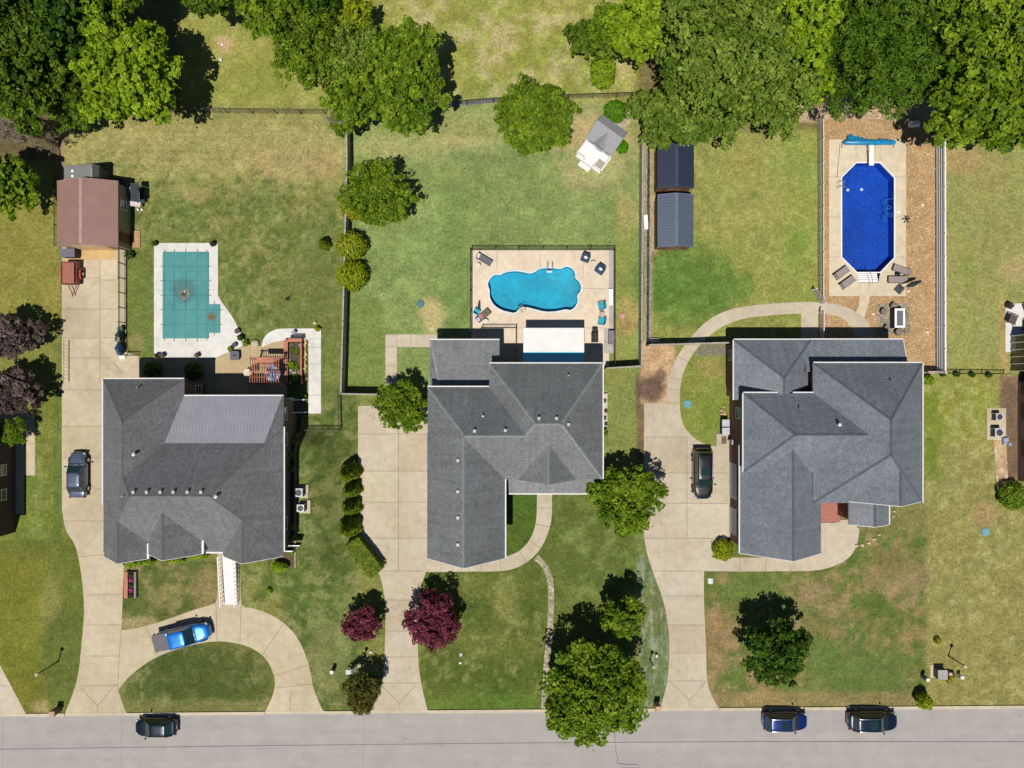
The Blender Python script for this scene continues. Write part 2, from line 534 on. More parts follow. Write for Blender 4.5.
def build_ground():
    step = 0.2
    xs = np.concatenate([[-260, -160, -100, -70], np.arange(-57, 57.01, step), [70, 100, 160, 260]])
    ys = np.concatenate([[-260, -160, -100, -60], np.arange(-43.4, 43.41, step), [60, 100, 160, 260]])
    nx, ny = len(xs), len(ys)
    X, Y = np.meshgrid(xs, ys)
    X, Y = X.ravel(), Y.ravel()
    px = np.clip(X / SC + 512, -60, 1084); py = np.clip(384 - Y / SC, -60, 830)
    w1 = (fbm(px, py, 26, 11) - .5) * 22; w2 = (fbm(px, py, 26, 31) - .5) * 22
    qx, qy = px + w1, py + w2
    def sm(d, f):
        t = np.clip(d / f * .5 + .5, 0, 1)
        return t * t * (3 - 2 * t)
    def rect(x0, y0, x1, y1, f=6, warp=0.3):
        ax, ay = px + w1 * warp, py + w2 * warp
        return sm(ax - x0, f) * sm(x1 - ax, f) * sm(ay - y0, f) * sm(y1 - ay, f)
    def ell(cx, cy, rx, ry, f=0.4, warp=1.0):
        ax, ay = px + w1 * warp, py + w2 * warp
        d = 1 - np.sqrt(((ax - cx) / rx) ** 2 + ((ay - cy) / ry) ** 2)
        return sm(d, f)
    C = np.zeros((len(px), 3))
    C[:] = S(122, 124, 62)
    def put(mask, rgb, a=1.0):
        nonlocal C
        gr = .3 * rgb[0] + .55 * rgb[1] + .15 * rgb[2]
        rgb = tuple(v * .90 + gr * .10 for v in rgb)
        mk = np.clip(mask * a, 0, 1)[:, None]
        C = C * (1 - mk) + np.array(S(*rgb))[None] * mk
    n1 = fbm(px, py, 40, 3); n2 = fbm(px, py, 14, 5); n3 = fbm(px, py, 6, 7, 3); n4 = fbm(px, py, 90, 9, 3)
    hi = lambda n, a, b: np.clip((n - a) / (b - a), 0, 1)
    # far field
    put(rect(180, -80, 640, 106, 6), (140, 142, 62))
    F = rect(400, -80, 640, 106, 20)
    put(F * hi(n2, .42, .66), (172, 160, 112), .75); put(F * hi(n3, .5, .75), (150, 165, 60), .5)
    put(rect(180, -80, 400, 106, 20) * hi(n2, .5, .8), (165, 150, 95), .5)
    put(ell(222, 43, 10, 9), (178, 150, 110), .8)
    # lot 1, back
    put(rect(58, 110, 346, 400, 4), (116, 122, 58))
    B = rect(58, 112, 346, 190, 22)
    put(B, (152, 146, 82), .85)
    put(rect(60, 185, 346, 385, 40), (108, 122, 58), .55)
    put(rect(58, 110, 346, 340, 10) * hi(n3, .55, .75), (160, 156, 98), .4)
    put(rect(140, 190, 346, 340, 15) * hi(n2, .5, .7), (92, 104, 44), .7)
    spk = fbm(px, py, 5, 88, 3)
    nc = fbm(px, py, 9, 123, 5)
    put(rect(58, 150, 346, 385, 30) * hi(spk, .55, .64), (76, 98, 40), .65); put(rect(58, 150, 346, 350, 40) * hi(1 - nc, .56, .66), (150, 148, 92), .32); put(rect(380, 130, 820, 340, 20) * hi(spk, .64, .74), (92, 116, 52), .5)
    put(rect(58, 112, 346, 176, 8) * (np.sin((py + w1 * .12) * .9) * .5 + .5), (166, 152, 96), .35)
    put(ell(330, 300, 60, 50), (102, 110, 54), .6)
    put(ell(300, 160, 60, 20), (175, 152, 100), .45); put(ell(195, 190, 20, 8), (178, 150, 95), .4)
    put(rect(126, 250, 156, 360, 4), (104, 118, 52)); put(ell(136, 345, 8, 12), (160, 140, 90), .6)
    # lot 2, back
    put(rect(346, 106, 643, 395, 4), (124, 142, 76))
    put(rect(350, 106, 640, 178, 24), (144, 150, 84), .75)
    put(ell(430, 148, 70, 10), (172, 165, 108), .6)
    put(ell(590, 150, 40, 34), (182, 160, 112), .75)
    put(rect(350, 150, 640, 330, 20) * hi(n2, .46, .66), (136, 152, 84), .6)
    put(rect(350, 150, 640, 330, 20) * hi(n1, .5, .66), (102, 130, 66), .6)
    put(rect(440, 180, 475, 330, 14), (102, 130, 62), .5)
    put(ell(515, 158, 75, 13), (106, 134, 72), .5)
    put(ell(432, 316, 13, 16), (182, 166, 110), .85)
    put(rect(614, 190, 634, 365, 4), (138, 142, 62), .6); put(ell(625, 318, 9, 20), (170, 140, 88), .6); put(ell(625, 210, 8, 30), (165, 150, 100), .5)
    put(rect(346, 300, 384, 395, 4), (112, 128, 58), .8)
    # lot 3, back
    put(rect(645, 130, 822, 342, 4), (136, 140, 66))
    put(rect(690, 140, 800, 240, 25), (142, 145, 74), .7)
    put(rect(650, 130, 822, 342, 6) * hi(n3, .55, .75), (158, 158, 92), .4)
    D = ell(685, 285, 52, 42, .35)
    put(D, (84, 116, 44), .9); put(D * hi(n3, .5, .7), (112, 138, 58), .5)
    put(ell(738, 285, 18, 14), (92, 122, 46), .7)
    put(ell(797, 247, 12, 15), (98, 122, 40), .75); put(ell(753, 196, 5, 5, .4, .3), (100, 120, 50), .7)
    put(rect(783, 120, 822, 330, 22), (128, 142, 58), .5)
    put(rect(644, 195, 657, 255, 3, .1), (178, 148, 112), .9); put(rect(644, 130, 652, 340, 3, .1), (165, 150, 110), .8)
    # right neighbour
    put(rect(938, 140, 1084, 374, 4), (144, 144, 80))
    put(rect(938, 140, 1084, 374, 8) * hi(n2, .45, .65), (132, 136, 66), .6)
    put(ell(1015, 270, 18, 12), (172, 150, 100), .6); put(ell(970, 275, 10, 16), (120, 134, 60), .5)
    put(ell(960, 158, 26, 12), (172, 140, 94), .6); put(rect(1000, 300, 1008, 372, 3, .1), (176, 142, 90), .7)
    put(rect(922, 374, 1084, 712, 4), (138, 134, 72))
    put(rect(922, 374, 1000, 440, 20), (136, 142, 52), .8)
    put(rect(922, 374, 1084, 712, 8) * hi(n3, .5, .7), (160, 156, 98), .55)
    put(rect(922, 374, 1084, 712, 8) * hi(n1, .5, .7), (122, 124, 62), .5)
    put(rect(922, 390, 940, 480, 6), (108, 128, 36), .7)
    put(ell(985, 515, 11, 14), (162, 134, 92), .7)
    put(rect(1000, 376, 1084, 480, 2, .1), (118, 92, 74), .95)
    # lot 3, front
    put(rect(703, 500, 925, 712, 4), (122, 116, 64))
    nc = fbm(px, py, 9, 123, 5); nd = fbm(px, py, 24, 133, 5)
    L3 = rect(703, 530, 925, 712, 6)
    put(L3 * hi(n1, .45, .62), (96, 110, 50), .85); put(L3 * hi(n2, .5, .68), (146, 120, 80), .75); put(L3 * hi(nd, .50, .56), (86, 110, 44), .75); put(L3 * hi(nc, .56, .62), (84, 104, 44), .6); put(L3 * hi(1 - nc, .58, .66), (150, 128, 92), .55)
    put(rect(800, 645, 912, 700, 14), (90, 112, 50), .75); put(ell(750, 586, 28, 14), (92, 116, 52), .7)
    put(ell(895, 578, 32, 18), (156, 130, 92), .55); put(ell(717, 640, 14, 30), (150, 120, 82), .6); put(ell(888, 565, 12, 12), (98, 100, 48), .6)
    put(rect(703, 692, 912, 708, 5), (148, 126, 82), .7)
    put(rect(678, 340, 732, 448, 3), (124, 134, 58)); put(ell(712, 372, 16, 10), (150, 130, 76), .6); put(ell(715, 410, 18, 18), (112, 132, 44), .5)
    # strip between the drives of lots 2 and 3
    put(rect(603, 368, 646, 480, 3), (124, 134, 66))
    put(rect(636, 372, 645, 560, 2, .15), (120, 96, 70), .9)
    put(rect(641, 342, 676, 404, 2, .15), (184, 152, 112)); put(ell(652, 388, 14, 16, .3, .6), (98, 78, 66), .9); put(ell(660, 374, 5, 10, .4, .5), (98, 78, 66), .8)
    put(rect(697, 345, 730, 356, 3, .3), (120, 110, 104), .85)
    # lot 2, front
    put(rect(420, 494, 645, 712, 3), (92, 104, 44))
    mow = np.sin((py - 570) / 9.0) * .5 + .5
    L2 = rect(420, 570, 545, 712, 4)
    put(L2, (82, 98, 36)); put(L2 * mow * hi(n1, .3, .6), (112, 118, 54), .5); put(L2 * hi(n3, .55, .75), (134, 136, 84), .5)
    put(rect(420, 694, 545, 712, 3), (90, 114, 40), .8); put(ell(510, 600, 14, 22), (132, 136, 72), .5)
    put(rect(555, 500, 645, 600, 8) * hi(n2, .45, .65), (124, 136, 70), .6)
    put(rect(505, 490, 537, 558, 2, .1), (74, 98, 32), .9)
    G2 = rect(637, 555, 670, 706, 3, .15)
    put(G2, (98, 112, 70), .8)
    stk = fbm(px, py / 5, 2.6, 77, 3)
    put(G2 * hi(stk, .52, .72), (160, 166, 140), .5)
    put(rect(629, 600, 640, 700, 3), (128, 122, 66), .6)
    # lot 1, sides and front
    put(rect(285, 385, 358, 712, 4), (92, 108, 48))
    L1 = rect(240, 400, 384, 712, 6)
    put(L1 * hi(n2, .45, .65), (76, 96, 40), .8); put(L1 * hi(1 - nc, .54, .62), (136, 138, 84), .6); put(L1 * hi(nc, .56, .62), (70, 92, 38), .5)
    put(rect(305, 395, 358, 640, 8) * hi(n3, .45, .7), (116, 124, 66), .5)
    put(ell(328, 660, 20, 40), (132, 132, 78), .55); put(ell(375, 700, 18, 8), (150, 140, 92), .6)
    put(rect(122, 558, 218, 640, 3), (96, 106, 50)); F1 = rect(122, 558, 218, 640, 4)
    put(F1 * hi(nc, .54, .60), (72, 92, 40), .7)
    put(F1 * hi(n2, .46, .64), (140, 128, 80), .7); put(F1 * hi(n3, .5, .7), (74, 94, 42), .6)
    put(ell(205, 598, 14, 30), (150, 132, 86), .6); put(ell(140, 625, 22, 8), (155, 142, 96), .7)
    I1 = ell(196, 680, 78, 42, .3, .2)
    put(I1, (84, 94, 44)); put(I1 * hi(1 - nc, .54, .62), (128, 124, 76), .7); put(ell(200, 680, 50, 24), (76, 88, 36), .7)
    put(rect(120, 700, 270, 716, 3), (124, 122, 68), .6)
    # left neighbour
    put(rect(-80, 150, 60, 330, 3), (130, 126, 56)); put(rect(-80, 390, 62, 560, 4), (110, 122, 48))
    put(rect(30, 410, 60, 600, 3) * hi(n3, .45, .7), (138, 140, 82), .5); put(rect(54, 390, 62, 560, 2, .2), (86, 108, 42), .6)
    put(rect(-80, 540, 84, 716, 3), (100, 108, 42)); put(rect(-80, 560, 45, 716, 12), (116, 118, 40), .7)
    put(rect(45, 610, 84, 700, 6), (92, 106, 46), .8); put(ell(48, 600, 12, 26), (132, 132, 68), .6); put(ell(42, 706, 10, 8), (168, 150, 96), .7)
    put(rect(58, 138, 64, 185, 2, .2), (168, 136, 112), .7); put(rect(-80, 100, 60, 160, 5), (96, 80, 60), .8)
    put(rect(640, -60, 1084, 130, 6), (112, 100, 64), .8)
    put(rect(645, 96, 1000, 122, 3, .3), (190, 162, 130), .9)
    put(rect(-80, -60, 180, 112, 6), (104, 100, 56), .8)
    put(rect(284, 400, 301.6, 562, 1.2, .02), (96, 82, 62), .95)
    # wear at all scales
    C *= (0.80 + 0.40 * n2)[:, None]
    C *= (0.84 + 0.32 * n3)[:, None]
    C *= 1.14
    warm = (n1 - .5)[:, None] * np.array([0.25, 0.0, 0.05])[None]
    C *= 1 + warm
    edge = np.minimum(57 - np.abs(X), 43.4 - np.abs(Y)); ew = np.clip(edge / 1.2, 0, 1)[:, None]
    C = C * ew + np.array(S(118, 122, 64))[None] * (1 - ew)
    ii = np.arange(nx * ny).reshape(ny, nx)
    q = np.stack([ii[:-1, :-1], ii[:-1, 1:], ii[1:, 1:], ii[1:, :-1]], -1).reshape(-1, 4)
    vin = inside([tuple(a) for a in POOL2], px, py) | inside(POOL3 + [], px, py) | ((px > 855) & (px < 881) & (py > 268) & (py < 283))
    hole = vin[q].any(1)
    q = q[~hole]
    me = bpy.data.meshes.new('ground')
    me.vertices.add(nx * ny)
    sv = lambda t: np.clip(t, 0, 1) ** 2 * (3 - 2 * np.clip(t, 0, 1))
    Zg = 2.3 * sv((352 - px) / 42) * sv((px - 262) / 20) * sv((py - 424) / 26) * (1 - sv((py - 560) / 42))
    V = np.stack([X, Y, Zg], -1)
    me.vertices.foreach_set('co', V.ravel())
    me.loops.add(len(q) * 4); me.loops.foreach_set('vertex_index', q.ravel())
    me.polygons.add(len(q)); me.polygons.foreach_set('loop_start', np.arange(0, len(q) * 4, 4))
    me.update(calc_edges=True)
    at = me.color_attributes.new('Col', 'FLOAT_COLOR', 'POINT')
    at.data.foreach_set('color', np.concatenate([C, np.ones((len(C), 1))], 1).ravel())
    me.materials.append(mat_ground())
    o = bpy.data.objects.new('ground', me); COL.objects.link(o)
    tag(o, None, None, None, 'structure')
build_ground()

# ------------------------------------------------------------------ road, kerb, drives, paths
def ky(x):
    return 716.5 - 9.0 * (x / 1024.0) if x < 512 else 712.0 - 4.0 * (x - 512) / 512
road = mat_road()
TAR = M('tar_seam', S(104, 102, 102), 0.7)
jr = [((-900, 758), (0, 749.2)), ((0, 749.2), (250, 745.7)), ((250, 745.7), (512, 743)), ((512, 743), (760, 741.4)), ((760, 741.4), (1024, 741.6)), ((1024, 741.6), (2000, 741))]
sheet('road', [(-1500, ky(0) + 13), (0, ky(0)), (512, ky(512)), (1024, ky(1024)), (2500, 700), (2500, 800), (1024, 806), (0, 812), (-1500, 830)], 0.006, road, joints=jr, jw=0.075, jmat=TAR)
def cracks():
    mb = MB()
    crk = True
    rnd = random.Random(5)
    def line(a, b, w, n=14, wob=0.5):
        a, b = G(*a), G(*b)
        pts = [a.lerp(b, i / n) + Vector((rnd.uniform(-1, 1), rnd.uniform(-1, 1), 0)) * wob * SC for i in range(n + 1)]
        for p, q in zip(pts, pts[1:]):
            d = (q - p).normalized(); nn = Vector((-d.y, d.x, 0)) * w / 2
            mb.add([(*(p + nn)[:2], .0135), (*(p - nn)[:2], .0135), (*(q - nn)[:2], .0135), (*(q + nn)[:2], .0135)], [(0, 1, 2, 3)])
    line((614, 733), (618, 764), .06); line((618, 764), (638, 764.5), .09); line((622, 768), (640, 768), .05)
    for x in (3, 122, 364):
        line((x, 719), (x - 1, 790), .018)
    for x0, y0 in ((404, 738), (1018, 716)):
        line((x0, y0), (x0 + 3, y0 + 1.5), .05, 3)
    tag(mb.build('road_cracks', TAR), None, None, None, 'structure')
cracks()
KERB = mat_concrete('kerb_concrete', S(210, 198, 172), (0.85, 0.8, 0.7), 0.5)
def kerb():
    mb = MB()
    drops = [(-40, 26), (65, 127), (265, 325), (369, 428), (661, 719)]
    xs = sorted(set([-300, 0, 512, 1024, 1400] + [v for d in drops for v in d]))
    for a, b in zip(xs, xs[1:]):
        mid = (a + b) / 2
        low = any(d[0] <= mid <= d[1] for d in drops)
        h = 0.022 if low else 0.12
        n = max(1, int((b - a) / 30))
        for i in range(n):
            x0, x1 = a + (b - a) * i / n + .08, a + (b - a) * (i + 1) / n - .04
            p, q = G(x0, ky(x0) - 1.4), G(x1, ky(x1) - 1.4)
            mb.bar((p.x, p.y, h / 2 - .05), (q.x, q.y, h / 2 - .05), 0.30, h + .1)
    tag(mb.build('kerb', KERB), None, None, None, 'structure')
kerb()

Z = 0.010
# lot 1 drive
jt = [((63, 278), (126, 278)), ((62, 309), (118, 309)), ((62, 338), (126, 338)), ((62, 358), (139, 358)), ((100, 250), (100, 384)), ((62, 390), (110, 390)), ((62, 426), (104, 426)), ((62, 458), (104, 458)), ((62, 489), (104, 489)), ((62, 521), (106, 521)),
      ((70, 558), (118, 553)), ((87, 595), (123, 594)), ((84, 625), (121, 625)), ((82, 656), (118.6, 656)), ((79, 686), (117, 685)), ((97.5, 706), (81, 688)), ((97.5, 706), (116, 684)), ((97.5, 714), (97.5, 706)),
      ((100, 341), (122, 374)), ((118, 250), (118, 280)), ((100, 280), (117, 280)),
      ((158, 655), (146, 627)), ((217, 641), (216, 604)), ((240, 643), (241, 606)), ((262, 656), (283, 624)), ((274, 676), (308, 665)), ((275, 688), (312, 684)), ((290, 712), (291, 690)), ((121, 630), (117.5, 690))]
drive1 = [(62, 247), (126, 247), (126, 352), (139, 356), (139, 562), (124, 566), (123, 590), (121.5, 630)] + \
    crom([(121.5, 630), (140, 627.5), (165, 620), (195, 609.5), (210, 605), (217, 598), (217.5, 560)], 5)[1:] + [(218, 540), (240, 540), (240.5, 595)] + \
    crom([(240.5, 595), (243, 606), (256, 609), (275, 617), (293, 632), (304, 651), (310, 670), (314, 690), (324, 713)], 5) + [(264, 714)] + \
    crom([(264, 714), (272, 697), (275, 683), (272, 670), (264, 657), (251, 648), (235, 643), (214, 641.5), (190, 645.5), (170, 651.5), (150, 661), (131, 675), (118, 690)], 5)[1:] + [(127, 715.5), (64, 716)] + \
    crom([(64, 716), (73, 693), (78.5, 672), (81.5, 645), (84, 612), (82, 580), (76, 548), (66, 530), (62, 510)], 5)[1:]
sheet('driveway', drive1, Z, CONC, joints=jt, jw=.045)
CONC_L = mat_concrete('concrete_fresh', S(216, 202, 174))
CONC_D = mat_concrete('concrete_worn', S(200, 185, 155))
sheet('driveway_slab', [(100.4, 260), (117.5, 260), (117.5, 279.6), (100.4, 279.6)], Z + .004, CONC_L)
sheet('driveway_slab', [(100.5, 338.4), (118, 338.4), (126, 352), (138, 357), (126, 372)] + crom([(126, 372), (114, 362), (104, 350), (100.5, 341)], 4)[1:], Z + .004, CONC_L)
sheet('driveway_slab', [(63, 309.4), (99.6, 309.4), (99.6, 337.6), (63, 337.6)], Z + .004, CONC_D)
sheet('driveway_slab', [(63, 248), (116, 248), (116, 258), (63, 262)], Z + .004, mat_concrete('concrete_rusty', S(214, 182, 130)))
sheet('driveway_slab', [(63.5, 426.4), (106, 426.4), (106, 457.6), (63.5, 457.6)], Z + .004, CONC_D)
# lot 2 drive
jt = [((358, 434), (430, 434)), ((358, 471), (430, 471)), ((358, 502), (430, 502)), ((358, 538), (430, 538)), ((381, 571), (424, 571)), ((386, 600), (419, 600)), ((384.5, 631), (418, 631)), ((384, 657), (418, 657)), ((382, 683), (421, 683)), ((398.5, 407), (398.5, 571)),
      ((399, 703), (383, 687)), ((399, 703), (416, 685)), ((399, 711), (399, 703)), ((441, 558), (441, 571)), ((461, 558), (461, 571)), ((481, 558), (481, 571)), ((500, 557), (501, 571)), ((519, 550), (526, 562)), ((529, 540), (540, 548)), ((535, 524), (550, 527)), ((537, 508), (552, 508))]
drive2 = [(358, 406), (377, 406), (434, 406), (434, 494), (434, 557.5), (505, 557)] + crom([(505, 557), (519, 551), (530, 539), (536, 521), (537, 494)], 5)[1:] + [(537, 478), (552, 478), (552, 494)] + \
    crom([(552, 494), (551, 522), (542, 546), (527, 562), (506, 570.5), (470, 571.5)], 5)[1:] + crom([(426, 572), (420, 590), (418, 610), (418, 655), (421, 682), (428, 712)], 5) + [(369, 713.5)] + \
    crom([(369, 713.5), (378, 697), (383, 680), (384.5, 655), (385.5, 610), (383, 588), (378, 572), (365, 552), (358, 544)], 5)[1:]
sheet('driveway', drive2, Z, CONC_B, joints=jt, jw=.045)
CONC_P = mat_concrete('concrete_pale', S(210, 199, 176))
CONC_Q = mat_concrete('concrete_dull', S(200, 186, 163))
sheet('driveway_slab', [(399, 434.4), (430, 434.4), (430, 470.6), (399, 470.6)], Z + .004, CONC_Q)
sheet('driveway_slab', [(359, 471.4), (398, 471.4), (398, 501.6), (359, 501.6)], Z + .004, CONC_P)
sheet('driveway_slab', [(386.4, 600.5), (418.6, 600.5), (417.8, 630.6), (385.6, 630.6)], Z + .004, CONC_Q)
sheet('path', [(385.5, 334.5), (437, 334.5), (437, 347), (397, 347), (397, 385), (385.5, 385)], Z, CONC_B, joints=[((385.5, 347), (397, 347)), ((411, 334.5), (411, 347)), ((397, 334.5), (397, 347)), ((385.5, 366), (397, 366))], jw=.04)
# lot 3 drive and curved path
jt = [((644, 437), (687, 437)), ((644, 473), (729, 473)), ((644, 503), (729, 503.5)), ((645, 538), (714, 538.5)), ((652, 571), (702, 571)), ((666, 596), (704, 596)), ((669, 625), (704.5, 625)), ((669, 653), (706, 653)), ((667, 681), (707, 681)), ((687, 437), (687, 538)),
      ((689, 700), (671, 682)), ((689, 700), (706, 682)), ((689, 708), (689, 700)), ((667, 403), (680, 403)), ((668, 389), (679, 390)), ((669, 377), (682, 380)), ((678, 357), (690, 362)), ((740, 557), (740, 571)), ((766, 557), (766, 571)), ((790, 557), (790, 571))]
drive3 = [(644, 403), (667, 403)] + crom([(667, 403), (667, 390), (670, 374), (677, 357), (689, 340), (706, 322), (726, 311), (752, 305.5), (790, 302.5), (820, 302.5), (846, 307), (864, 318), (872, 330), (874, 348)], 5)[1:] + [(857, 348)] + \
    crom([(857, 348), (854, 332), (846, 321), (834, 315), (818, 313.5)], 5)[1:] + [(818, 348), (801, 348), (801, 313.5)] + crom([(801, 313.5), (775, 315), (745, 318.5), (722, 327), (704, 341), (691, 357), (683, 374), (680, 390), (680, 404), (681, 417), (686, 429), (697, 440), (709, 445), (716, 446)], 5)[1:] + \
    [(716, 433), (733, 433), (733, 537), (727, 537), (715, 553), (711, 557.5), (790, 557.5), (815, 520), (852, 520), (859.5, 530)] + crom([(859.5, 530), (856, 547), (846, 560), (828, 568), (810, 571)], 5)[1:] + \
    [(740, 571.5), (704, 571)] + crom([(704, 571), (704, 600), (706, 650), (708, 685), (719, 709)], 5)[1:] + [(660, 709.5)] + crom([(660, 709.5), (667, 682), (669.5, 650), (668, 625), (663, 600), (654, 575), (647, 553), (644, 537)], 5)[1:]
sheet('driveway', drive3, Z, CONC_B, joints=jt, jw=.045)
sheet('driveway_slab', [(645, 437.5), (686.5, 437.5), (686.5, 472.5), (645, 472.5)], Z + .004, CONC_Q)
sheet('driveway_slab', [(687.5, 503.8), (728, 503.8), (728, 537), (687.5, 537.5)], Z + .004, CONC_P)
sheet('driveway_slab', [(669, 625.5), (704.3, 625.5), (705.6, 652.5), (669.3, 652.5)], Z + .004, CONC_Q)
# lot 1 patios
COVER = [(163, 252), (209, 252), (209, 304.5), (220.3, 304.5), (220.3, 333), (209, 333), (209, 338.5), (163, 338.5)]
sheet('pool_deck', [(154, 243), (218, 243), (218, 296)] + crom([(218, 296), (223, 304), (233, 318), (242, 336), (247, 344)], 4)[1:] + [(216, 358), (154, 358)], Z, CONC_W, joints=[((154, 290), (163, 290)), ((209, 290), (218, 290)), ((186, 243), (186, 252))], jw=.03)
sheet('patio', [(139.5, 356.5), (139.5, 400), (287, 400), (287, 341), (274, 341.5), (262, 346.5), (247, 344.5), (216, 358.5), (154, 358.5), (139.5, 358.5)], Z - .001, mat_concrete('patio_tan', S(196, 176, 140)), joints=[((215, 358.5), (215, 400)), ((250, 344), (250, 398))], jw=.04)
sheet('path', crom([(261.5, 347), (263, 340), (268, 333.5), (276, 329.3), (286, 328.5)], 4) + [(321, 328.5), (321, 413.5), (308.5, 413.5), (308.5, 340.5), (285, 340.5), (275, 341.8), (268, 344.5)], Z + .004, CONC_W, joints=[((308.5, 339), (321, 339)), ((308.5, 347.5), (321, 347.5)), ((308.5, 364), (321, 364)), ((308.5, 395), (321, 395))], jw=.035)
# lot 2 pool deck
sheet('pool_deck', [(471.5, 250), (609, 250), (609, 328), (609, 330), (609, 366), (471.5, 366)], Z, DECKM, holes=[POOL2[::-1]], joints=[((480, 328), (523, 328)), ((585, 328), (609, 328)), ((497, 250), (497, 270)), ((540, 250), (540, 267)), ((580, 288), (609, 289)), ((583, 250), (583, 280))], jw=.035)
sheet('deck_strip', [(609, 250), (613.5, 250), (613.5, 353), (604, 353), (604, 328.5), (609, 328.5)], Z + .003, mat_concrete('strip_grey', S(190, 184, 182)))
# lot 3 pool surround
GRAVEL = mat_pebble('orange_gravel', S(182, 144, 98), S(208, 176, 130), S(228, 206, 170), 11)
P3H = [(856.5, 163), (880, 163), (894, 177.5), (894, 257.5), (880.5, 272), (878, 282.5), (859, 282.5), (856.5, 272), (842, 257), (842, 177.5)]
sheet('gravel_bed', [(822.5, 119.5), (935, 119.5), (936, 374), (822.5, 374)], 0.004, GRAVEL, holes=[P3H[::-1]])
sheet('pool_deck', [(829, 139.5), (906, 139.5), (906, 296), (870, 296), (868.5, 304), (864, 318), (856, 312), (859, 304), (860, 296), (829, 296)], Z + .006, mat_concrete('deck_sand', S(222, 208, 180), (0.88, 0.82, 0.7), 0.4), holes=[P3H[::-1]],
      joints=[((856, 139.5), (856, 163)), ((880, 139.5), (880, 163)), ((829, 177), (842, 177)), ((894, 177), (906, 177)), ((829, 217), (842, 217)), ((894, 217), (906, 217)), ((829, 257), (842, 257)), ((894, 257), (906, 257))], jw=.03)
sheet('pebble_pad', [(877, 304), (909, 303), (910, 334), (878, 335)], 0.012, mat_pebble('grey_pebbles', S(150, 140, 118), S(184, 174, 150), S(110, 100, 88), 5))
# neighbours' paving
sheet('driveway', [(-60, 640), (0, 665), (27, 715.8), (-60, 718)], Z, CONC_B, joints=[((-10, 686), (12, 686))], jw=.045)
sheet('patio', [(-10, 413), (35, 413), (35, 475.5), (24, 475.5), (24, 514), (-10, 514)], Z, CONC, joints=[((20, 444), (35, 444)), ((24, 475), (20, 475))], jw=.04)
sheet('patio', [(1005.5, 303.5), (1080, 303.5), (1080, 352), (1005.5, 352)], Z, CONC_W)
sheet('utility_pad', [(987, 408), (1006, 408), (1006, 440), (987, 440)], Z, CONC)
sheet('stone_path', [(994, 440), (1006, 440), (1008, 480), (997, 490)], Z, mat_pebble('flagstone', S(200, 170, 130), S(226, 200, 165), S(236, 220, 200), 1.6))
sheet('stone_path', crom([(533, 560), (541, 566), (547, 580), (548, 600), (547, 630), (544, 660), (542, 690), (541, 711)], 4) + crom([(547, 711), (548, 690), (550, 660), (553, 630), (554, 600), (553, 580), (547, 565), (538, 555)], 4), 0.005, mat_pebble('path_pebbles', S(160, 150, 122), S(196, 186, 160), S(210, 204, 190), 4.5))
sheet('gravel_bed', [(645.5, 150), (650.5, 150), (650.5, 344), (645.5, 344)], 0.005, mat_pebble('strip_pebbles', S(150, 142, 132), S(172, 164, 154), S(190, 184, 176), 4))
sheet('dirt_strip', [(440, 103.5), (470, 101), (520, 96), (520, 100), (470, 105), (440, 107)], 0.005, mat_pebble('grey_gravel', S(140, 140, 142), S(164, 164, 166), S(178, 178, 178), 4))
sheet('dirt_strip', [(325, 116), (345, 118), (345, 137), (338, 136)], 0.005, mat_pebble('grey_gravel_b', S(120, 112, 96), S(140, 132, 112), S(150, 146, 130), 4))
sheet('dirt_strip', [(600, 120), (618, 105), (632, 112), (630, 122), (622, 131), (612, 131)], 0.005, mat_pebble('sandy_dirt', S(186, 170, 140), S(206, 192, 164), S(216, 206, 186), 4))
def edging():
    mb = MB()
    pts = [(302.3, 420), (302.4, 470), (302.2, 480), (302.2, 562)]
    for a, b in zip(pts, pts[1:]):
        p, q = G(*a), G(*b)
        n = max(1, int((q - p).length / 0.6))
        for i in range(n):
            u, v = p.lerp(q, (i + .03) / n), p.lerp(q, (i + .97) / n)
            zu, zv = gz(302, 384 - u.y / SC), gz(302, 384 - v.y / SC)
            mb.bar((u.x, u.y, .03 + zu), (v.x, v.y, .03 + zv), .16, .18)
    tag(mb.build('stone_edging', M('edging_stone', S(176, 152, 120), .9, .2, 3, .2), loc=G(302, 490), world=True), 'low stone edging strip along the plant bed by the brown brick wall', 'edging')
edging()

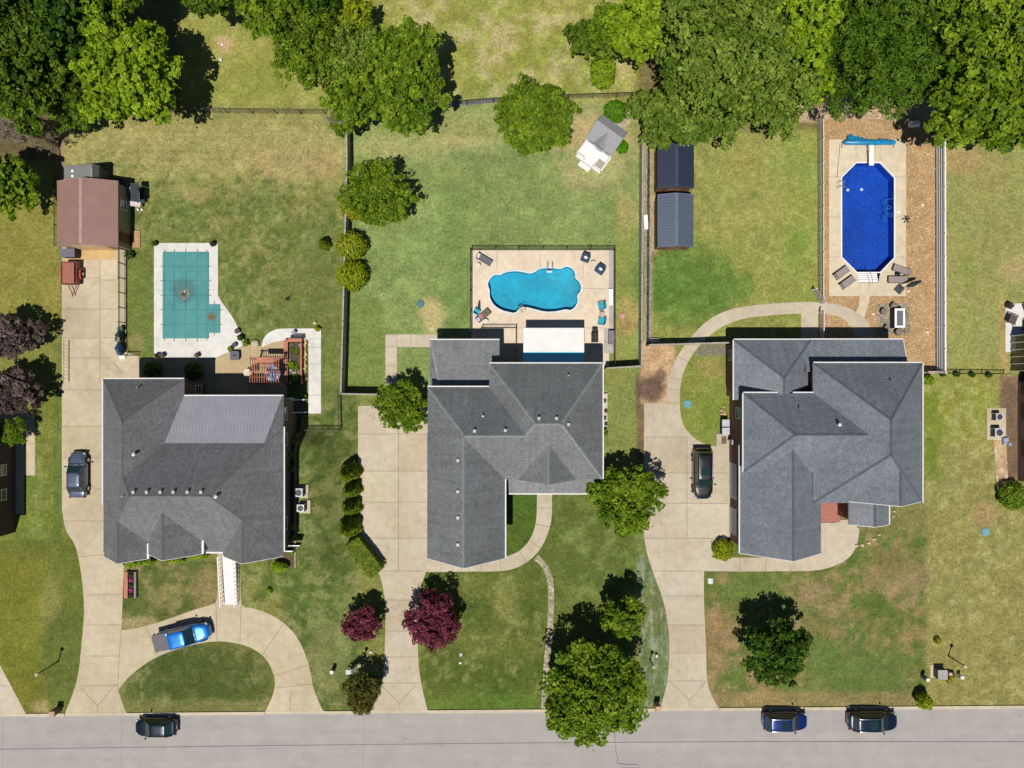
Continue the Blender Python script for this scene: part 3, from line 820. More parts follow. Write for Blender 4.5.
# ------------------------------------------------------------------ pools
def basin(mb, poly, depth, ztop=-0.118):
    pts = [G(*p) for p in poly]
    n = len(pts)
    vs = [(p.x, p.y, ztop) for p in pts] + [(p.x, p.y, -depth) for p in pts]
    mb.add(vs, [(i, (i + 1) % n, n + (i + 1) % n, n + i) for i in range(n)])
    tr = tessellate_polygon([[Vector((p.x, p.y, 0)) for p in pts]])
    mb.add([(p.x, p.y, -depth) for p in pts], tr)
def surface(poly, z):
    mb = MB()
    pts = [G(*p) for p in poly]
    tr = tessellate_polygon([[Vector((p.x, p.y, 0)) for p in pts]])
    mb.add([(p.x, p.y, z) for p in pts], tr)
    return mb
def coping(poly, w, h, z=0.014):
    mb = MB()
    pts = [G(*p) for p in poly]
    n = len(pts)
    cen = sum(pts, Vector()) / n
    outs = []
    for i in range(n):
        d = (pts[(i + 1) % n] - pts[i - 1]).normalized()
        nn = Vector((-d.y, d.x, 0))
        area = sum(pts[k].x * pts[(k + 1) % n].y - pts[(k + 1) % n].x * pts[k].y for k in range(n))
        outs.append(pts[i] + nn * (-w if area > 0 else w))
    vs = [(p.x, p.y, z + h) for p in pts] + [(p.x, p.y, z + h) for p in outs] + [(p.x, p.y, -.12) for p in pts] + [(p.x, p.y, z) for p in outs]
    fs = []
    for i in range(n):
        j = (i + 1) % n
        fs += [(i, j, n + j, n + i), (i, 2 * n + i, 2 * n + j, j), (n + i, n + j, 3 * n + j, 3 * n + i)]
    mb.add(vs, fs)
    return mb
def ladder_rails(parent, px, py, ang, side=0.5, world_z=0.0):
    mb = MB()
    ca, sa = math.cos(ang), math.sin(ang)
    for s_ in (-side / 2, side / 2):
        pts = []
        for u, z in ((-0.55, 0.02), (-0.55, 0.6), (-0.4, 0.8), (-0.1, 0.82), (0.12, 0.6), (0.16, 0.0), (0.16, -0.7)):
            g = G(px, py)
            pts.append((g.x + u * ca - s_ * sa, g.y + u * sa + s_ * ca, z))
        mb.tube(pts, .03, 8)
    for z in (-.25, -.5):
        g = G(px, py)
        mb.bar((g.x + .16 * ca + side / 2 * sa, g.y + .16 * sa - side / 2 * ca, z), (g.x + .16 * ca - side / 2 * sa, g.y + .16 * sa + side / 2 * ca, z), .1, .03)
    return mb.build('ladder', STEEL, parent, True, True)

p2 = thing('swimming_pool', 'free-form bright blue swimming pool with lobed edges in a cream deck', 'pool', G(534, 290))
b = MB(); basin(b, POOL2, .95); b.build('basin', mat_liner('liner_cyan', (0.003, .29, .42), (0.008, .39, .53), 2.4), p2, True)
surface(POOL2, -0.13).build('water', mat_water('water_cyan', (0.72, 0.93, 1.0), 5.5, 1.0), p2, True)
coping(POOL2, .14, .02).build('coping', M('coping_pale', S(214, 230, 232), .5), p2, True)
ladder_rails(p2, 549.5, 269, -math.pi / 2)
ladder_rails(p2, 520.5, 307.5, math.pi / 2 + .6, .45)
s2 = MB(); g = G(549.5, 271.5); s2.box((g.x, g.y, -.2), (.5, .16, .12)); s2.build('step', WHITE, p2, True)

p3 = thing('swimming_pool', 'long eight-sided deep blue swimming pool with white steps in a sand-coloured deck', 'pool', G(868, 218))
b = MB(); basin(b, POOL3, 1.15)
b.build('basin', mat_liner('liner_royal', (0.001, .040, .27), (0.005, .10, .50), 4.5), p3, True)
surface(POOL3, -0.10).build('water', mat_water('water_royal', (0.75, 0.85, 1.0), 2.0, .12), p3, True)
coping(POOL3, .12, .02).build('coping', WHITE, p3, True)
st = MB()
for i in range(5):
    y0 = 282 - i * 2.2; w = 19 + i * 1.1
    a, bb = G(868.5 - w / 2, y0), G(868.5 + w / 2, y0 - 2.2)
    st.box(((a.x + bb.x) / 2, (a.y + bb.y) / 2, -1.0), (abs(bb.x - a.x), abs(bb.y - a.y), 0.97 - .16 * i))
st.build('steps', WHITE, p3, True)
r = MB(); g = G(868.5, 283)
r.tube([(g.x, g.y - .3, .0), (g.x, g.y - .3, .75), (g.x, g.y + .2, .8), (g.x, g.y + 1.3, .25), (g.x, g.y + 1.3, -.3)], .025, 8)
r.build('handrail', STEEL, p3, True, True)
ladder_rails(p3, 842, 186, 0, .5)
for dx, dy in ((853, 187), (867, 186.5)):
    d = MB(); g = G(dx, dy); d.lathe((g.x, g.y, -1.15), [(.16, 0), (.16, .03), (.05, .05)], 12); d.build('drain', WHITE, p3, True)

# safety cover over the third pool
pc = thing('pool_cover', 'teal mesh safety cover stretched over an L-shaped pool', 'pool cover', G(187, 296))
def covermesh():
    mb = MB()
    nx, ny = 30, 46
    X = np.linspace(163, 209, nx); Y = np.linspace(252, 338.5, ny)
    vs, fs = [], []
    def zz(x, y):
        return 0.045 - 0.06 * math.exp(-((x - 184) ** 2 + (y - 293) ** 2) / 220) + .006 * math.sin(x * .5) * math.sin(y * .4)
    for y in Y:
        for x in X:
            g = G(x, y); vs.append((g.x, g.y, zz(x, y) + .05))
    for j in range(ny - 1):
        for i in range(nx - 1):
            fs.append((j * nx + i, j * nx + i + 1, (j + 1) * nx + i + 1, (j + 1) * nx + i))
    mb.add(vs, fs)
    a, b_ = G(209, 304.5), G(220.3, 333)
    mb.add([(a.x, a.y, .095), (b_.x, a.y, .095), (b_.x, b_.y, .095), (a.x, b_.y, .095)], [(0, 1, 2, 3)])
    return mb
def mat_cover():
    m, t, b = nt('teal_cover')
    p = geopos(t)
    def spot(cx, cy, r0, r1):
        g = G(cx, cy)
        s_ = node(t, 'ShaderNodeVectorMath', operation='DISTANCE'); s_.inputs[1].default_value = (g.x, g.y, .05)
        lk(t, p, s_.inputs[0])
        wob = ramp(t, noisef(t, p, 1.5, 4), .3, .7, -.3, .3)
        return ramp(t, mathn(t, 'ADD', s_.outputs['Value'], wob), r0, r1, 1.0, 0.0)
    base = mixc(t, ramp(t, noisef(t, p, .7, 5), .3, .7), S(64, 140, 140), S(84, 156, 154))
    c = mixc(t, spot(184.5, 290, .9, 1.5), base, S(72, 120, 122))
    c = mixc(t, spot(184.3, 293.5, .35, .62), c, S(150, 140, 120))
    c = mixc(t, spot(184.3, 293, .22, .42), c, S(82, 66, 34))
    c = mixc(t, spot(211.8, 317, .3, .55), c, S(112, 96, 50))
    c = mixc(t, spot(184.6, 291, .05, .16), c, S(220, 224, 220))
    lk(t, c, b.inputs['Base Color'])
    b.inputs['Roughness'].default_value = .7
    return m
covermesh().build('cover', mat_cover(), pc, True)
STRAP = M('strap', S(58, 128, 130), .8)
def strap(a, bb):
    mb = MB(); p, q = G(*a), G(*bb)
    mb.bar((p.x, p.y, .103), (q.x, q.y, .103), .04, .008)
    mb.build('strap', STRAP, pc, True)
for x in (174.5, 186, 197.5):
    strap((x, 249.5), (x, 341.5))
for y in (266.5, 281, 295.5, 310, 324.5):
    strap((160.5, y), (223 if y > 304 else 211.5, y))
for x in (165, 207):
    strap((x, 250), (x, 341))
strap((214.5, 302), (214.5, 335.5))

# ------------------------------------------------------------------ leaves, trees, shrubs
def leaf_mesh(name, pos, nrm, size, cols, rng, parent, mat=LEAF, aspect=0.62):
    n = len(pos)
    nrm = nrm / np.maximum(np.linalg.norm(nrm, axis=1, keepdims=True), 1e-6)
    rv = rng.normal(size=(n, 3))
    t = np.cross(nrm, rv); t /= np.maximum(np.linalg.norm(t, axis=1, keepdims=True), 1e-6)
    b = np.cross(nrm, t)
    s = (size * np.clip(rng.lognormal(0, .34, n), .4, 1.55))[:, None]
    V = np.stack([pos + t * s, pos + b * s * aspect + t * s * .1, pos - t * s * .9, pos - b * s * aspect + t * s * .1], 1)
    V[:, 0] -= nrm * s * .25; V[:, 2] -= nrm * s * .2
    me = bpy.data.meshes.new(name)
    me.vertices.add(n * 4); me.vertices.foreach_set('co', V.astype(np.float32).ravel())
    me.loops.add(n * 4); me.loops.foreach_set('vertex_index', np.arange(n * 4, dtype=np.int32))
    me.polygons.add(n); me.polygons.foreach_set('loop_start', np.arange(0, n * 4, 4, dtype=np.int32))
    me.update(calc_edges=True)
    at = me.color_attributes.new('Col', 'FLOAT_COLOR', 'POINT')
    c4 = np.concatenate([np.repeat(cols, 4, 0), np.ones((n * 4, 1))], 1)
    at.data.foreach_set('color', c4.astype(np.float32).ravel())
    me.materials.append(mat)
    o = bpy.data.objects.new(name, me); COL.objects.link(o)
    if parent is not None:
        o.parent = parent
    return o
def leafcols(n, pal, rng, clump=None, nclump=1):
    pal = np.array(pal) * 1.32
    cw = rng.rand(nclump)
    w = np.clip((cw[clump] if clump is not None else 0.5) * .9 + rng.rand(n) * .4 - .15, 0, 1)[:, None]
    c = pal[0] * (1 - w) + pal[1] * w
    return c * rng.uniform(.75, 1.25, (n, 1))

GREENS = {
    'bright': (S(102, 134, 16), S(160, 182, 44)),
    'mid': (S(76, 108, 15), S(140, 164, 42)),
    'deep': (S(58, 86, 15), S(114, 140, 36)),
    'dark': (S(42, 72, 14), S(88, 122, 30)),
    'olive': (S(80, 108, 24), S(142, 164, 66)),
    'lime': (S(120, 140, 16), S(172, 176, 40)),
    'ball': (S(70, 120, 6), S(106, 158, 16)),
    'red': (S(70, 26, 38), S(136, 62, 80)),
    'plum': (S(58, 46, 42), S(118, 102, 96)),
    'taupe': (S(104, 94, 80), S(166, 152, 138)),
    'cypress': (S(80, 102, 16), S(134, 150, 40)),
    'feather': (S(66, 100, 18), S(114, 144, 42)),
    'gold': (S(130, 130, 20), S(180, 172, 40)),
    'russet': (S(60, 66, 26), S(128, 122, 50)),
}
def tree(name, label, cat, cx, cy, rpx, h, pal='mid', zc=None, rz=None, n=7000, size=.2, lobes=16, seed=1, group=None, ry=None, mat=None, sparse=1.0, ragged=.25, trunk=True, aspect=.62, shell=.35, ang=0.0):
    """cx, cy, rpx: the crown's middle and radius in the photo; zc: height of its middle"""
    rng = np.random.RandomState(seed)
    rz = rz if rz is not None else h * .38
    zc = zc if zc is not None else h - rz
    c = P(cx, cy, zc)
    k = SC * (H - zc) / H
    R = rpx * k * 1.10; Ry = (ry or rpx) * k * 1.10
    n = int(n * 1.7); size *= .80; lobes = int(lobes * 1.7)
    t = thing(name, label, cat, (c.x, c.y, 0), ang, group)
    # lobes on a rough dome
    Ls = [(0, 0, zc, R * .55)]
    for i in range(lobes):
        a = 2 * math.pi * (i * .618 + rng.rand() * .12)
        d = math.sqrt((i + .6) / lobes) * (.74 + ragged * (rng.rand() - .5))
        rl = R * rng.uniform(.20, .36) * (1.0 if lobes < 34 else .85)
        zz = zc + rz * (math.sqrt(max(0, 1 - d * d)) * rng.uniform(.15, 1.0) - .25 - .25 * rng.rand() * d)
        Ls.append((math.cos(a) * d * R, math.sin(a) * d * Ry, zz, rl))
    w = np.array([l[3] ** 2 for l in Ls]); w[0] *= .5; w /= w.sum()
    n = int(n * sparse)
    li = rng.choice(len(Ls), n, p=w)
    L = np.array(Ls)[li]
    K = 15
    NC = len(Ls) * K
    cd = rng.normal(size=(NC, 3)); cd[:, 2] = np.abs(cd[:, 2]) * .95 - .3
    cd /= np.linalg.norm(cd, axis=1, keepdims=True)
    crad = rng.uniform(.60, 1.12, NC)
    csz = rng.uniform(.20, .46, NC)
    ci = li * K + rng.randint(0, K, n)
    e = rng.normal(size=(n, 3)); e[:, 2] = np.abs(e[:, 2]) - .35
    e /= np.linalg.norm(e, axis=1, keepdims=True)
    rr = (1 - shell * rng.rand(n) ** 1.3)
    zs = rz / max(R, .1)
    sq = min(1.0, max(.6, zs))
    off = cd[ci] * (L[:, 3] * crad[ci])[:, None] + e * (L[:, 3] * csz[ci] * rr)[:, None] * np.array([1, 1, .75])
    pos = L[:, :3] + off * np.array([1, Ry / R, sq])
    stray = rng.rand(n) < .06
    pos[stray] += rng.normal(size=(int(stray.sum()), 3)) * R * .05
    pos[:, 2] = np.maximum(pos[:, 2], .12)
    d = cd[ci]
    nr = d * .3 + e * .5 + np.array([0, 0, .4]) + rng.normal(size=(n, 3)) * .45
    cols = leafcols(n, GREENS[pal], rng, ci, len(Ls) * K)
    leaf_mesh('crown', pos, nr, size, cols, rng, t, mat or LEAF, aspect)
    if trunk:
        mb = MB()
        rt = max(.05, R * .055)
        mb.tube([(0, 0, -.1), (rt * .3, 0, zc * .35), (0, rt * .4, zc * .8), (0, 0, zc + rz * .3)], [rt * 1.3, rt, rt * .75, rt * .3], 8)
        for l in Ls[1:min(len(Ls), 11)]:
            z0 = zc * rng.uniform(.35, .7)
            mb.tube([(0, 0, z0), (l[0] * .5, l[1] * .5, (z0 + l[2]) / 2 + .1), (l[0], l[1], l[2])], [rt * .5, rt * .32, rt * .1], 6)
        mb.build('trunk', BARK, t, False, True)
    return t
def shrub(name, label, cat, cx, cy, rpx, h, pal='mid', n=1200, size=.09, seed=1, group=None, shape='ball', ry=None, ang=0.0, base=None):
    rng = np.random.RandomState(seed)
    zc = h * .5
    c = P(cx, cy, zc) if base is None else G(*base)
    k = SC * (H - zc) / H
    R = rpx * k; Ry = (ry or rpx) * k
    t = thing(name, label, cat, (c.x, c.y, gz(c.x / SC + 512, 384 - c.y / SC)), ang, group)
    d = rng.normal(size=(n, 3)); d /= np.linalg.norm(d, axis=1, keepdims=True)
    bump = 1 + .10 * np.sin(d[:, 0] * 7 + seed) * np.sin(d[:, 1] * 6 + 2 * seed) + .06 * rng.normal(size=n)
    if shape == 'ball':
        pos = d * bump[:, None] * np.array([R, Ry, h * .5]) * (1 - .15 * rng.rand(n))[:, None] + np.array([0, 0, zc])
        nr = d.copy()
    elif shape == 'cone':
        u = 1 - np.sqrt(rng.rand(n)); a = rng.rand(n) * 6.283
        rr = (1 - u) ** .75 * (1 + .13 * np.sin(a * 5 + u * 9 + seed) + .07 * rng.normal(size=n))
        pos = np.stack([np.cos(a) * rr * R, np.sin(a) * rr * Ry, u * h + .05], 1)
        nr = np.stack([np.cos(a), np.sin(a), .45 + 0 * a], 1)
    else:   # clipped hedge: rounded box
        q = rng.uniform(-1, 1, (n, 3)); ax = rng.choice(3, n, p=[.28, .12, .6])
        q[np.arange(n), ax] = np.where(rng.rand(n) < (.5 + .4 * (ax == 2)), 1, -1)
        d = np.zeros_like(q); d[np.arange(n), ax] = q[np.arange(n), ax]
        q *= np.where(np.abs(q).sum(1) > 2.4, .95, 1.0)[:, None]
        pos = q * np.array([R, Ry, h * .5]) * (1 + .03 * rng.normal(size=n))[:, None] + np.array([0, 0, zc])
        nr = d.copy(); nr[:, 2] += .3
    pos[:, 2] = np.maximum(pos[:, 2], .03)
    nr = nr + np.array([0, 0, .3]) + rng.normal(size=(n, 3)) * .45
    ci = (np.floor(pos[:, 0] * 4) * 7 + np.floor(pos[:, 1] * 4) * 13 + np.floor(pos[:, 2] * 4) * 29).astype(int) % 97
    cols = leafcols(n, GREENS[pal], rng, ci, 97)
    leaf_mesh('foliage', pos, nr, size, cols, rng, t)
    mb = MB()
    for i in range(5):
        a = i * 1.26 + seed
        mb.tube([(0, 0, -.05), (math.cos(a) * R * .25, math.sin(a) * Ry * .25, h * .4), (math.cos(a) * R * .5, math.sin(a) * Ry * .5, h * .7)], [.03, .02, .008], 5)
    mb.build('stem', BARK, t, False, True)
    return t

WOOD = 'trees of the woodland edge at the back'
TREES = [
    # name, label, cx, cy, r, h, kwargs
    ('broadleaf_tree', 'dark green tree filling the top left corner of the wood', 18, 22, 50, 14, dict(pal='deep', n=11000, size=.24, seed=11, lobes=22)),
    ('broadleaf_tree', 'dark green tree behind the big bright tree beside the field', 72, 14, 40, 13, dict(pal='dark', n=8000, size=.24, seed=12)),
    ('broadleaf_tree', 'deep green tree just above the bare grey-brown tree', 22, 88, 40, 12, dict(pal='deep', n=8000, size=.22, seed=13, lobes=20)),
    ('broadleaf_tree', 'deep green low tree between the bare tree and the big bright tree', 72, 98, 30, 8, dict(pal='deep', n=6000, size=.2, seed=14)),
    ('broadleaf_tree', 'big bright yellow-green tree casting a long shadow on the back field', 128, 70, 50, 11, dict(pal='bright', n=15000, size=.22, seed=15, lobes=26, ry=56)),
    ('broadleaf_tree', 'bright green tree at the top edge behind the big bright tree', 98, 8, 30, 12, dict(pal='bright', n=6000, size=.22, seed=16)),
    ('broadleaf_tree', 'small dark tree at the top edge throwing shade on the field', 208, -8, 26, 9, dict(pal='deep', n=4500, size=.2, seed=17)),
    ('broadleaf_tree', 'rounded mid green tree at the top edge left of the feathery trees', 268, 10, 29, 9, dict(pal='mid', n=6000, size=.2, seed=18)),
    ('broadleaf_tree', 'light green feathery tree left of the broad glossy tree', 312, 52, 38, 8, dict(pal='mid', n=9000, size=.17, seed=19, aspect=.4, ry=42)),
    ('broadleaf_tree', 'pale yellow-green sapling at the edge of the tan field', 354, 18, 20, 6, dict(pal='lime', n=3200, size=.15, seed=20)),
    ('broadleaf_tree', 'dark tree at the top edge behind the light feathery tree', 320, -2, 24, 9, dict(pal='dark', n=3600, size=.2, seed=21)),
    ('broadleaf_tree', 'olive tree filling the gap between light feathery and broad glossy trees', 360, 60, 26, 8, dict(pal='olive', n=6000, size=.18, seed=211, ry=32)),
    ('broadleaf_tree', 'broad glossy green tree over the back fence corner', 404, 78, 42, 10, dict(pal='mid', n=12000, size=.22, seed=22, lobes=22, ry=54)),
    ('broadleaf_tree', 'mid green tree tucked under the broad glossy tree above the fence corner', 354, 100, 28, 8, dict(pal='mid', n=6000, size=.18, seed=23, ry=30)),
    ('broadleaf_tree', 'leafy round tree left of the white playhouse', 534, 119, 42, 5.0, dict(pal='mid', n=11000, size=.18, seed=24, lobes=24, ry=36, ragged=.1)),
    ('broadleaf_tree', 'dark small tree at the right end of the tan field', 584, 38, 16, 5, dict(pal='deep', n=3000, size=.16, seed=25, ry=18)),
    ('broadleaf_tree', 'mid green bushy tree leaning out over the field end', 612, 30, 26, 7, dict(pal='mid', n=5000, size=.18, seed=26)),
    ('broadleaf_tree', 'bright green tree in front of the great olive tree', 640, 28, 34, 10, dict(pal='bright', n=8000, size=.2, seed=27)),
    ('broadleaf_tree', 'great olive-green tree with pale branches above the navy shed', 718, 62, 62, 15, dict(pal='olive', n=19000, size=.22, seed=28, lobes=34)),
    ('broadleaf_tree', 'olive green tree overhanging the navy shed roof', 690, 112, 46, 9, dict(pal='olive', n=11000, size=.2, seed=29, lobes=24, ry=36)),
    ('broadleaf_tree', 'olive green tree above the lawn between shed and deep blue pool', 772, 92, 46, 11, dict(pal='olive', n=12000, size=.2, seed=30, lobes=24, ry=44)),
    ('broadleaf_tree', 'yellow-green tree at the top edge next to the feathery dark tree', 798, 28, 34, 14, dict(pal='bright', n=8000, size=.22, seed=31, ry=44)),
    ('broadleaf_tree', 'sparse olive tree beside the fence right of the ball shrub', 640, 107, 15, 5, dict(pal='olive', n=2000, size=.15, seed=32)),
    ('broadleaf_tree', 'small leafy tree on the fence line above the pebble strip', 655, 135, 14, 4.5, dict(pal='olive', n=2200, size=.15, seed=33)),
    ('cedar_tree', 'dark fine-needled feathery tree behind the deep blue pool', 872, 58, 60, 13, dict(pal='feather', n=24000, size=.2, seed=34, lobes=30, aspect=.28, ragged=.1)),
    ('broadleaf_tree', 'very large shaded tree in the top right corner', 985, 22, 60, 15, dict(pal='mid', n=14000, size=.26, seed=35, lobes=28)),
    ('broadleaf_tree', 'large bright-clustered tree overhanging the right back fence', 982, 104, 50, 12, dict(pal='mid', n=13000, size=.25, seed=36, lobes=26, ry=44)),
    ('broadleaf_tree', 'mid green tree at the right edge beside the bright-clustered tree', 1030, 120, 36, 11, dict(pal='mid', n=7000, size=.24, seed=37)),
    ('broadleaf_tree', 'dark tree at the left edge of the wood, lowest of the dark ones', -2, 66, 34, 12, dict(pal='dark', n=5000, size=.24, seed=201)),
    ('broadleaf_tree', 'deep green tree in the middle of the left wood', 58, 58, 34, 10, dict(pal='deep', n=6500, size=.22, seed=202)),
    ('broadleaf_tree', 'dark tree at the top edge between corner tree and bright tree', 118, -12, 30, 12, dict(pal='deep', n=4500, size=.22, seed=203)),
    ('broadleaf_tree', 'olive tree at the top edge behind the great olive tree', 690, 4, 44, 13, dict(pal='olive', n=8000, size=.22, seed=204)),
    ('broadleaf_tree', 'olive tree at the top edge beside the yellow-green tree', 752, 18, 40, 13, dict(pal='olive', n=8000, size=.22, seed=205)),
    ('broadleaf_tree', 'yellow-green tree between great olive tree and feathery dark tree', 806, 78, 28, 10, dict(pal='bright', n=6000, size=.2, seed=206, ry=34)),
    ('broadleaf_tree', 'dark tree at the top edge behind the feathery dark tree', 868, -8, 44, 14, dict(pal='deep', n=6000, size=.22, seed=207)),
    ('broadleaf_tree', 'deep green shaded tree between feathery dark tree and bright-clustered tree', 938, 72, 26, 9, dict(pal='dark', n=5000, size=.22, seed=208, ry=36)),
    ('broadleaf_tree', 'bright green tree at the right edge of the wood', 1030, 70, 34, 13, dict(pal='mid', n=6500, size=.24, seed=209)),
    ('broadleaf_tree', 'shaded dark tree between feathery tree and top right corner tree', 930, 20, 30, 13, dict(pal='deep', n=5000, size=.24, seed=38)),
]
for nm, lab, cx, cy, r, h, kw in TREES:
    tree(nm, lab, 'tree', cx, cy, r, h, group=WOOD, **kw)
tree('bare_tree', 'grey-brown half bare tree beside the shaded left boundary', 'tree', 30, 131, 30, 7, pal='taupe', n=6500, size=.13, seed=41, ry=16, aspect=.22, ragged=.4, shell=.8)
tree('maple_tree', 'sunlit yellow-green tree at the left edge in front of its deep shadow', 'tree', 2, 186, 32, 7.2, pal='mid', n=6000, size=.24, seed=42, lobes=16)
tree('purple_leaf_tree', 'upper of the two plum-leaved trees left of the driveway', 'tree', 8, 337, 28, 4.2, pal='plum', n=7000, size=.16, seed=43, ry=21, mat=LEAF_RED, ragged=.35)
tree('purple_leaf_tree', 'lower of the two plum-leaved trees left of the driveway', 'tree', 12, 393, 30, 4.2, pal='plum', n=8000, size=.16, seed=44, ry=24, mat=LEAF_RED, ragged=.35)
tree('broadleaf_tree', 'spreading mid green tree on the fence between two back lawns', 'tree', 380, 196, 36, 5.5, pal='mid', n=10000, size=.17, seed=45, ry=33, aspect=.45, lobes=20, ragged=.15)
tree('broadleaf_tree', 'dense green tree at the garage corner by the pink-grey drive', 'tree', 401, 407, 25.5, 4.4, pal='mid', n=7000, size=.17, seed=46, aspect=.45, ragged=.1)
tree('broadleaf_tree', 'wide bright green tree at the front corner between two houses', 'tree', 625, 499, 38, 5.6, pal='mid', n=12000, size=.18, seed=47, ry=34, lobes=22, ragged=.15)
tree('maple_tree', 'large leafy tree overhanging the street kerb', 'tree', 594, 692, 49, 8.0, pal='mid', n=15000, size=.21, seed=48, lobes=26, ry=51, ragged=.15)
tree('maple_tree', 'smaller bright tree growing behind the tree that overhangs the street', 'tree', 624, 617, 20, 5.5, pal='mid', n=4500, size=.17, seed=49)
tree('broadleaf_tree', 'dark green lone tree on the mottled brown front lawn', 'tree', 776, 652, 33, 6.4, pal='dark', n=7500, size=.17, seed=50, ry=31, ragged=.4, shell=.6)
tree('red_leaf_tree', 'smaller round dark red tree by the pink-grey drive', 'tree', 362, 624, 19, 3.6, pal='red', n=5000, size=.13, seed=51, ry=17.5, mat=LEAF_RED, ragged=.08)
tree('red_leaf_tree', 'larger oval dark red tree on the mown front lawn', 'tree', 433, 622, 26, 4.2, pal='red', n=8500, size=.14, seed=52, ry=30, mat=LEAF_RED, ragged=.08)
tree('broadleaf_tree', 'russet-green feathery tree near the kerb by the drive', 'tree', 362, 692, 18, 4.2, pal='russet', n=3800, size=.15, seed=53, ry=19, aspect=.35)
tree('palm_like_tree', 'small spiky bright green tree beside the left patio', 'tree', 12, 432, 14, 3.2, pal='mid', n=1700, size=.3, seed=54, aspect=.12)
BY = 'clipped shrubs on the fence line'
shrub('round_shrub', 'light yellow-green bush under the spreading tree on the fence', 'shrub', 354, 206, 14, 2.6, 'gold', 2600, .1, 61, BY)
shrub('round_shrub', 'upper of the two round olive-green bushes on the fence line', 'shrub', 352, 246, 14.5, 2.6, 'lime', 3200, .1, 62, BY)
shrub('round_shrub', 'lower of the two round olive-green bushes on the fence line', 'shrub', 352, 276, 15, 2.6, 'lime', 3400, .1, 63, BY)
shrub('conifer_shrub', 'tiny lone conifer on the lawn left of the fence bushes', 'shrub', 316, 248, 6, 2.4, 'cypress', 900, .09, 64, None, 'cone', base=(326, 245))
shrub('ball_shrub', 'bright green ball shrub behind the white playhouse', 'shrub', 615, 111.5, 11.5, 1.8, 'ball', 2600, .08, 65)
shrub('ball_shrub', 'small bright green shrub at the right side of the playhouse', 'shrub', 622, 147, 6.5, 1.2, 'ball', 1000, .08, 66)
shrub('loose_shrub', 'yellow-green loose shrub below the small dark tree on the field', 'shrub', 603, 72, 13, 2.6, 'bright', 2200, .11, 67, ry=17)
cyp = 'cone shaped shrubs along the drive'
for i, (x, y, bx, by, r_) in enumerate([(347, 479, 352, 471, 10.5), (349.5, 494, 353.5, 488, 9), (349, 512, 353, 505, 9.5), (347, 532, 352, 524, 11)]):
    shrub('cone_shrub', ['top cone shaped shrub of the four along the pink-grey drive', 'second cone shaped shrub from the top beside the drive', 'third cone shaped shrub from the top beside the drive', 'bottom cone shaped shrub touching the clipped hedge'][i],
          'shrub', x, y, r_, 4.4 if i in (0, 3) else 3.6, 'cypress', 2600, .1, 70 + i, cyp, 'cone', base=(bx, by))
shrub('clipped_hedge', 'flat-topped clipped green hedge at the bend of the drive', 'hedge', 365, 556, 8.2, 1.5, 'cypress', 4200, .09, 75, None, 'box', ry=20, ang=math.radians(38))
shrub('round_shrub', 'yellow-green shrub at the corner of the brick garage', 'shrub', 723, 550, 10.5, 1.4, 'lime', 2000, .09, 76)
shrub('round_shrub', 'green round shrub at the kerb below the transformer box', 'shrub', 924, 701, 7.5, 2.0, 'lime', 1500, .09, 77)
shrub('round_shrub', 'dark shrub at the corner of the right edge house', 'shrub', 1013, 496, 14, 1.8, 'mid', 2400, .1, 78)
shrub('round_shrub', 'small shrub under the street tree beside the drive', 'shrub', 638, 692, 9, 1.2, 'bright', 1300, .09, 79, ry=12)
for i, (x, y, r_, pal) in enumerate([(938, 641, 3.4, 'gold'), (949, 680, 3.0, 'gold'), (953, 675, 2.6, 'gold'), (304, 397, 3, 'ball'), (270, 590, 3, 'bright')]):
    shrub('small_shrub', ['tiny yellow shrub north of the grey transformer box', 'tiny yellow shrub in front of the grey transformer box', 'tiny yellow shrub between transformer box and white post', 'small green plant at the end of the raised bed', 'tiny shrub on the lawn right of the curved drive'][i],
          'shrub', x, y, r_, .7, pal, 260, .07, 80 + i)
for i, (x, y) in enumerate([(297.5, 441), (297.5, 453), (297.5, 466), (297.5, 522), (297.5, 534), (297.5, 545)]):
    shrub('foundation_shrub', ['foundation shrub nearest the wooden stairs', 'second foundation shrub below the wooden stairs', 'foundation shrub just above the air conditioners', 'foundation shrub just below the air conditioners', 'fifth foundation shrub along the brown wall', 'last foundation shrub before the house corner'][i],
          'shrub', x, y, 3.4 + (i % 2), .8, 'olive', 420, .08, 90 + i, 'foundation shrubs in the side bed')
shrub('round_shrub', 'yellow-green shrub beside the wooden stairs', 'shrub', 299, 436, 3.6, .9, 'gold', 420, .08, 97)
shrub('round_shrub', 'leafy bush at the front right corner of the metal-roofed house', 'shrub', 287, 561, 8, 1.1, 'bright', 1100, .1, 98, ry=5)
HB = 'low hedge along the front of the metal-roofed house'
for i, (x, y, r_, ry_) in enumerate([(131, 563, 8, 4), (146, 562, 8, 3.2), (175, 560, 9, 3), (196, 556, 12, 2.6)]):
    shrub('front_shrub', ['leftmost bright shrub of the front hedge by the brick planter', 'second bright shrub of the front hedge', 'third bright shrub of the front hedge', 'long bright shrub of the front hedge by the white porch trim'][i],
          'shrub', x, y, r_, .9, 'bright', 900, .09, 100 + i, HB, ry=ry_)
for i, (x, y) in enumerate([(943, 372.5), (957, 372.8), (972.5, 373.2), (989, 373.5)]):
    shrub('fence_shrub', ['tiny dark shrub nearest the white rail fence', 'second tiny dark shrub below the black fence', 'third tiny dark shrub below the black fence', 'tiny dark shrub nearest the right edge house'][i], 'shrub', x, y + 1.5, 2.6, .7, 'dark', 260, .07, 110 + i, 'tiny shrubs below the black fence')
shrub('loose_shrub', 'bright shrub at the top right corner of the grey hip-roofed house', 'shrub', 929, 380, 5, 1.0, 'bright', 600, .09, 115)
shrub('loose_shrub', 'dark bush in the shade behind the metal-roofed house', 'shrub', 152, 371, 9, 1.4, 'deep', 1300, .1, 116)
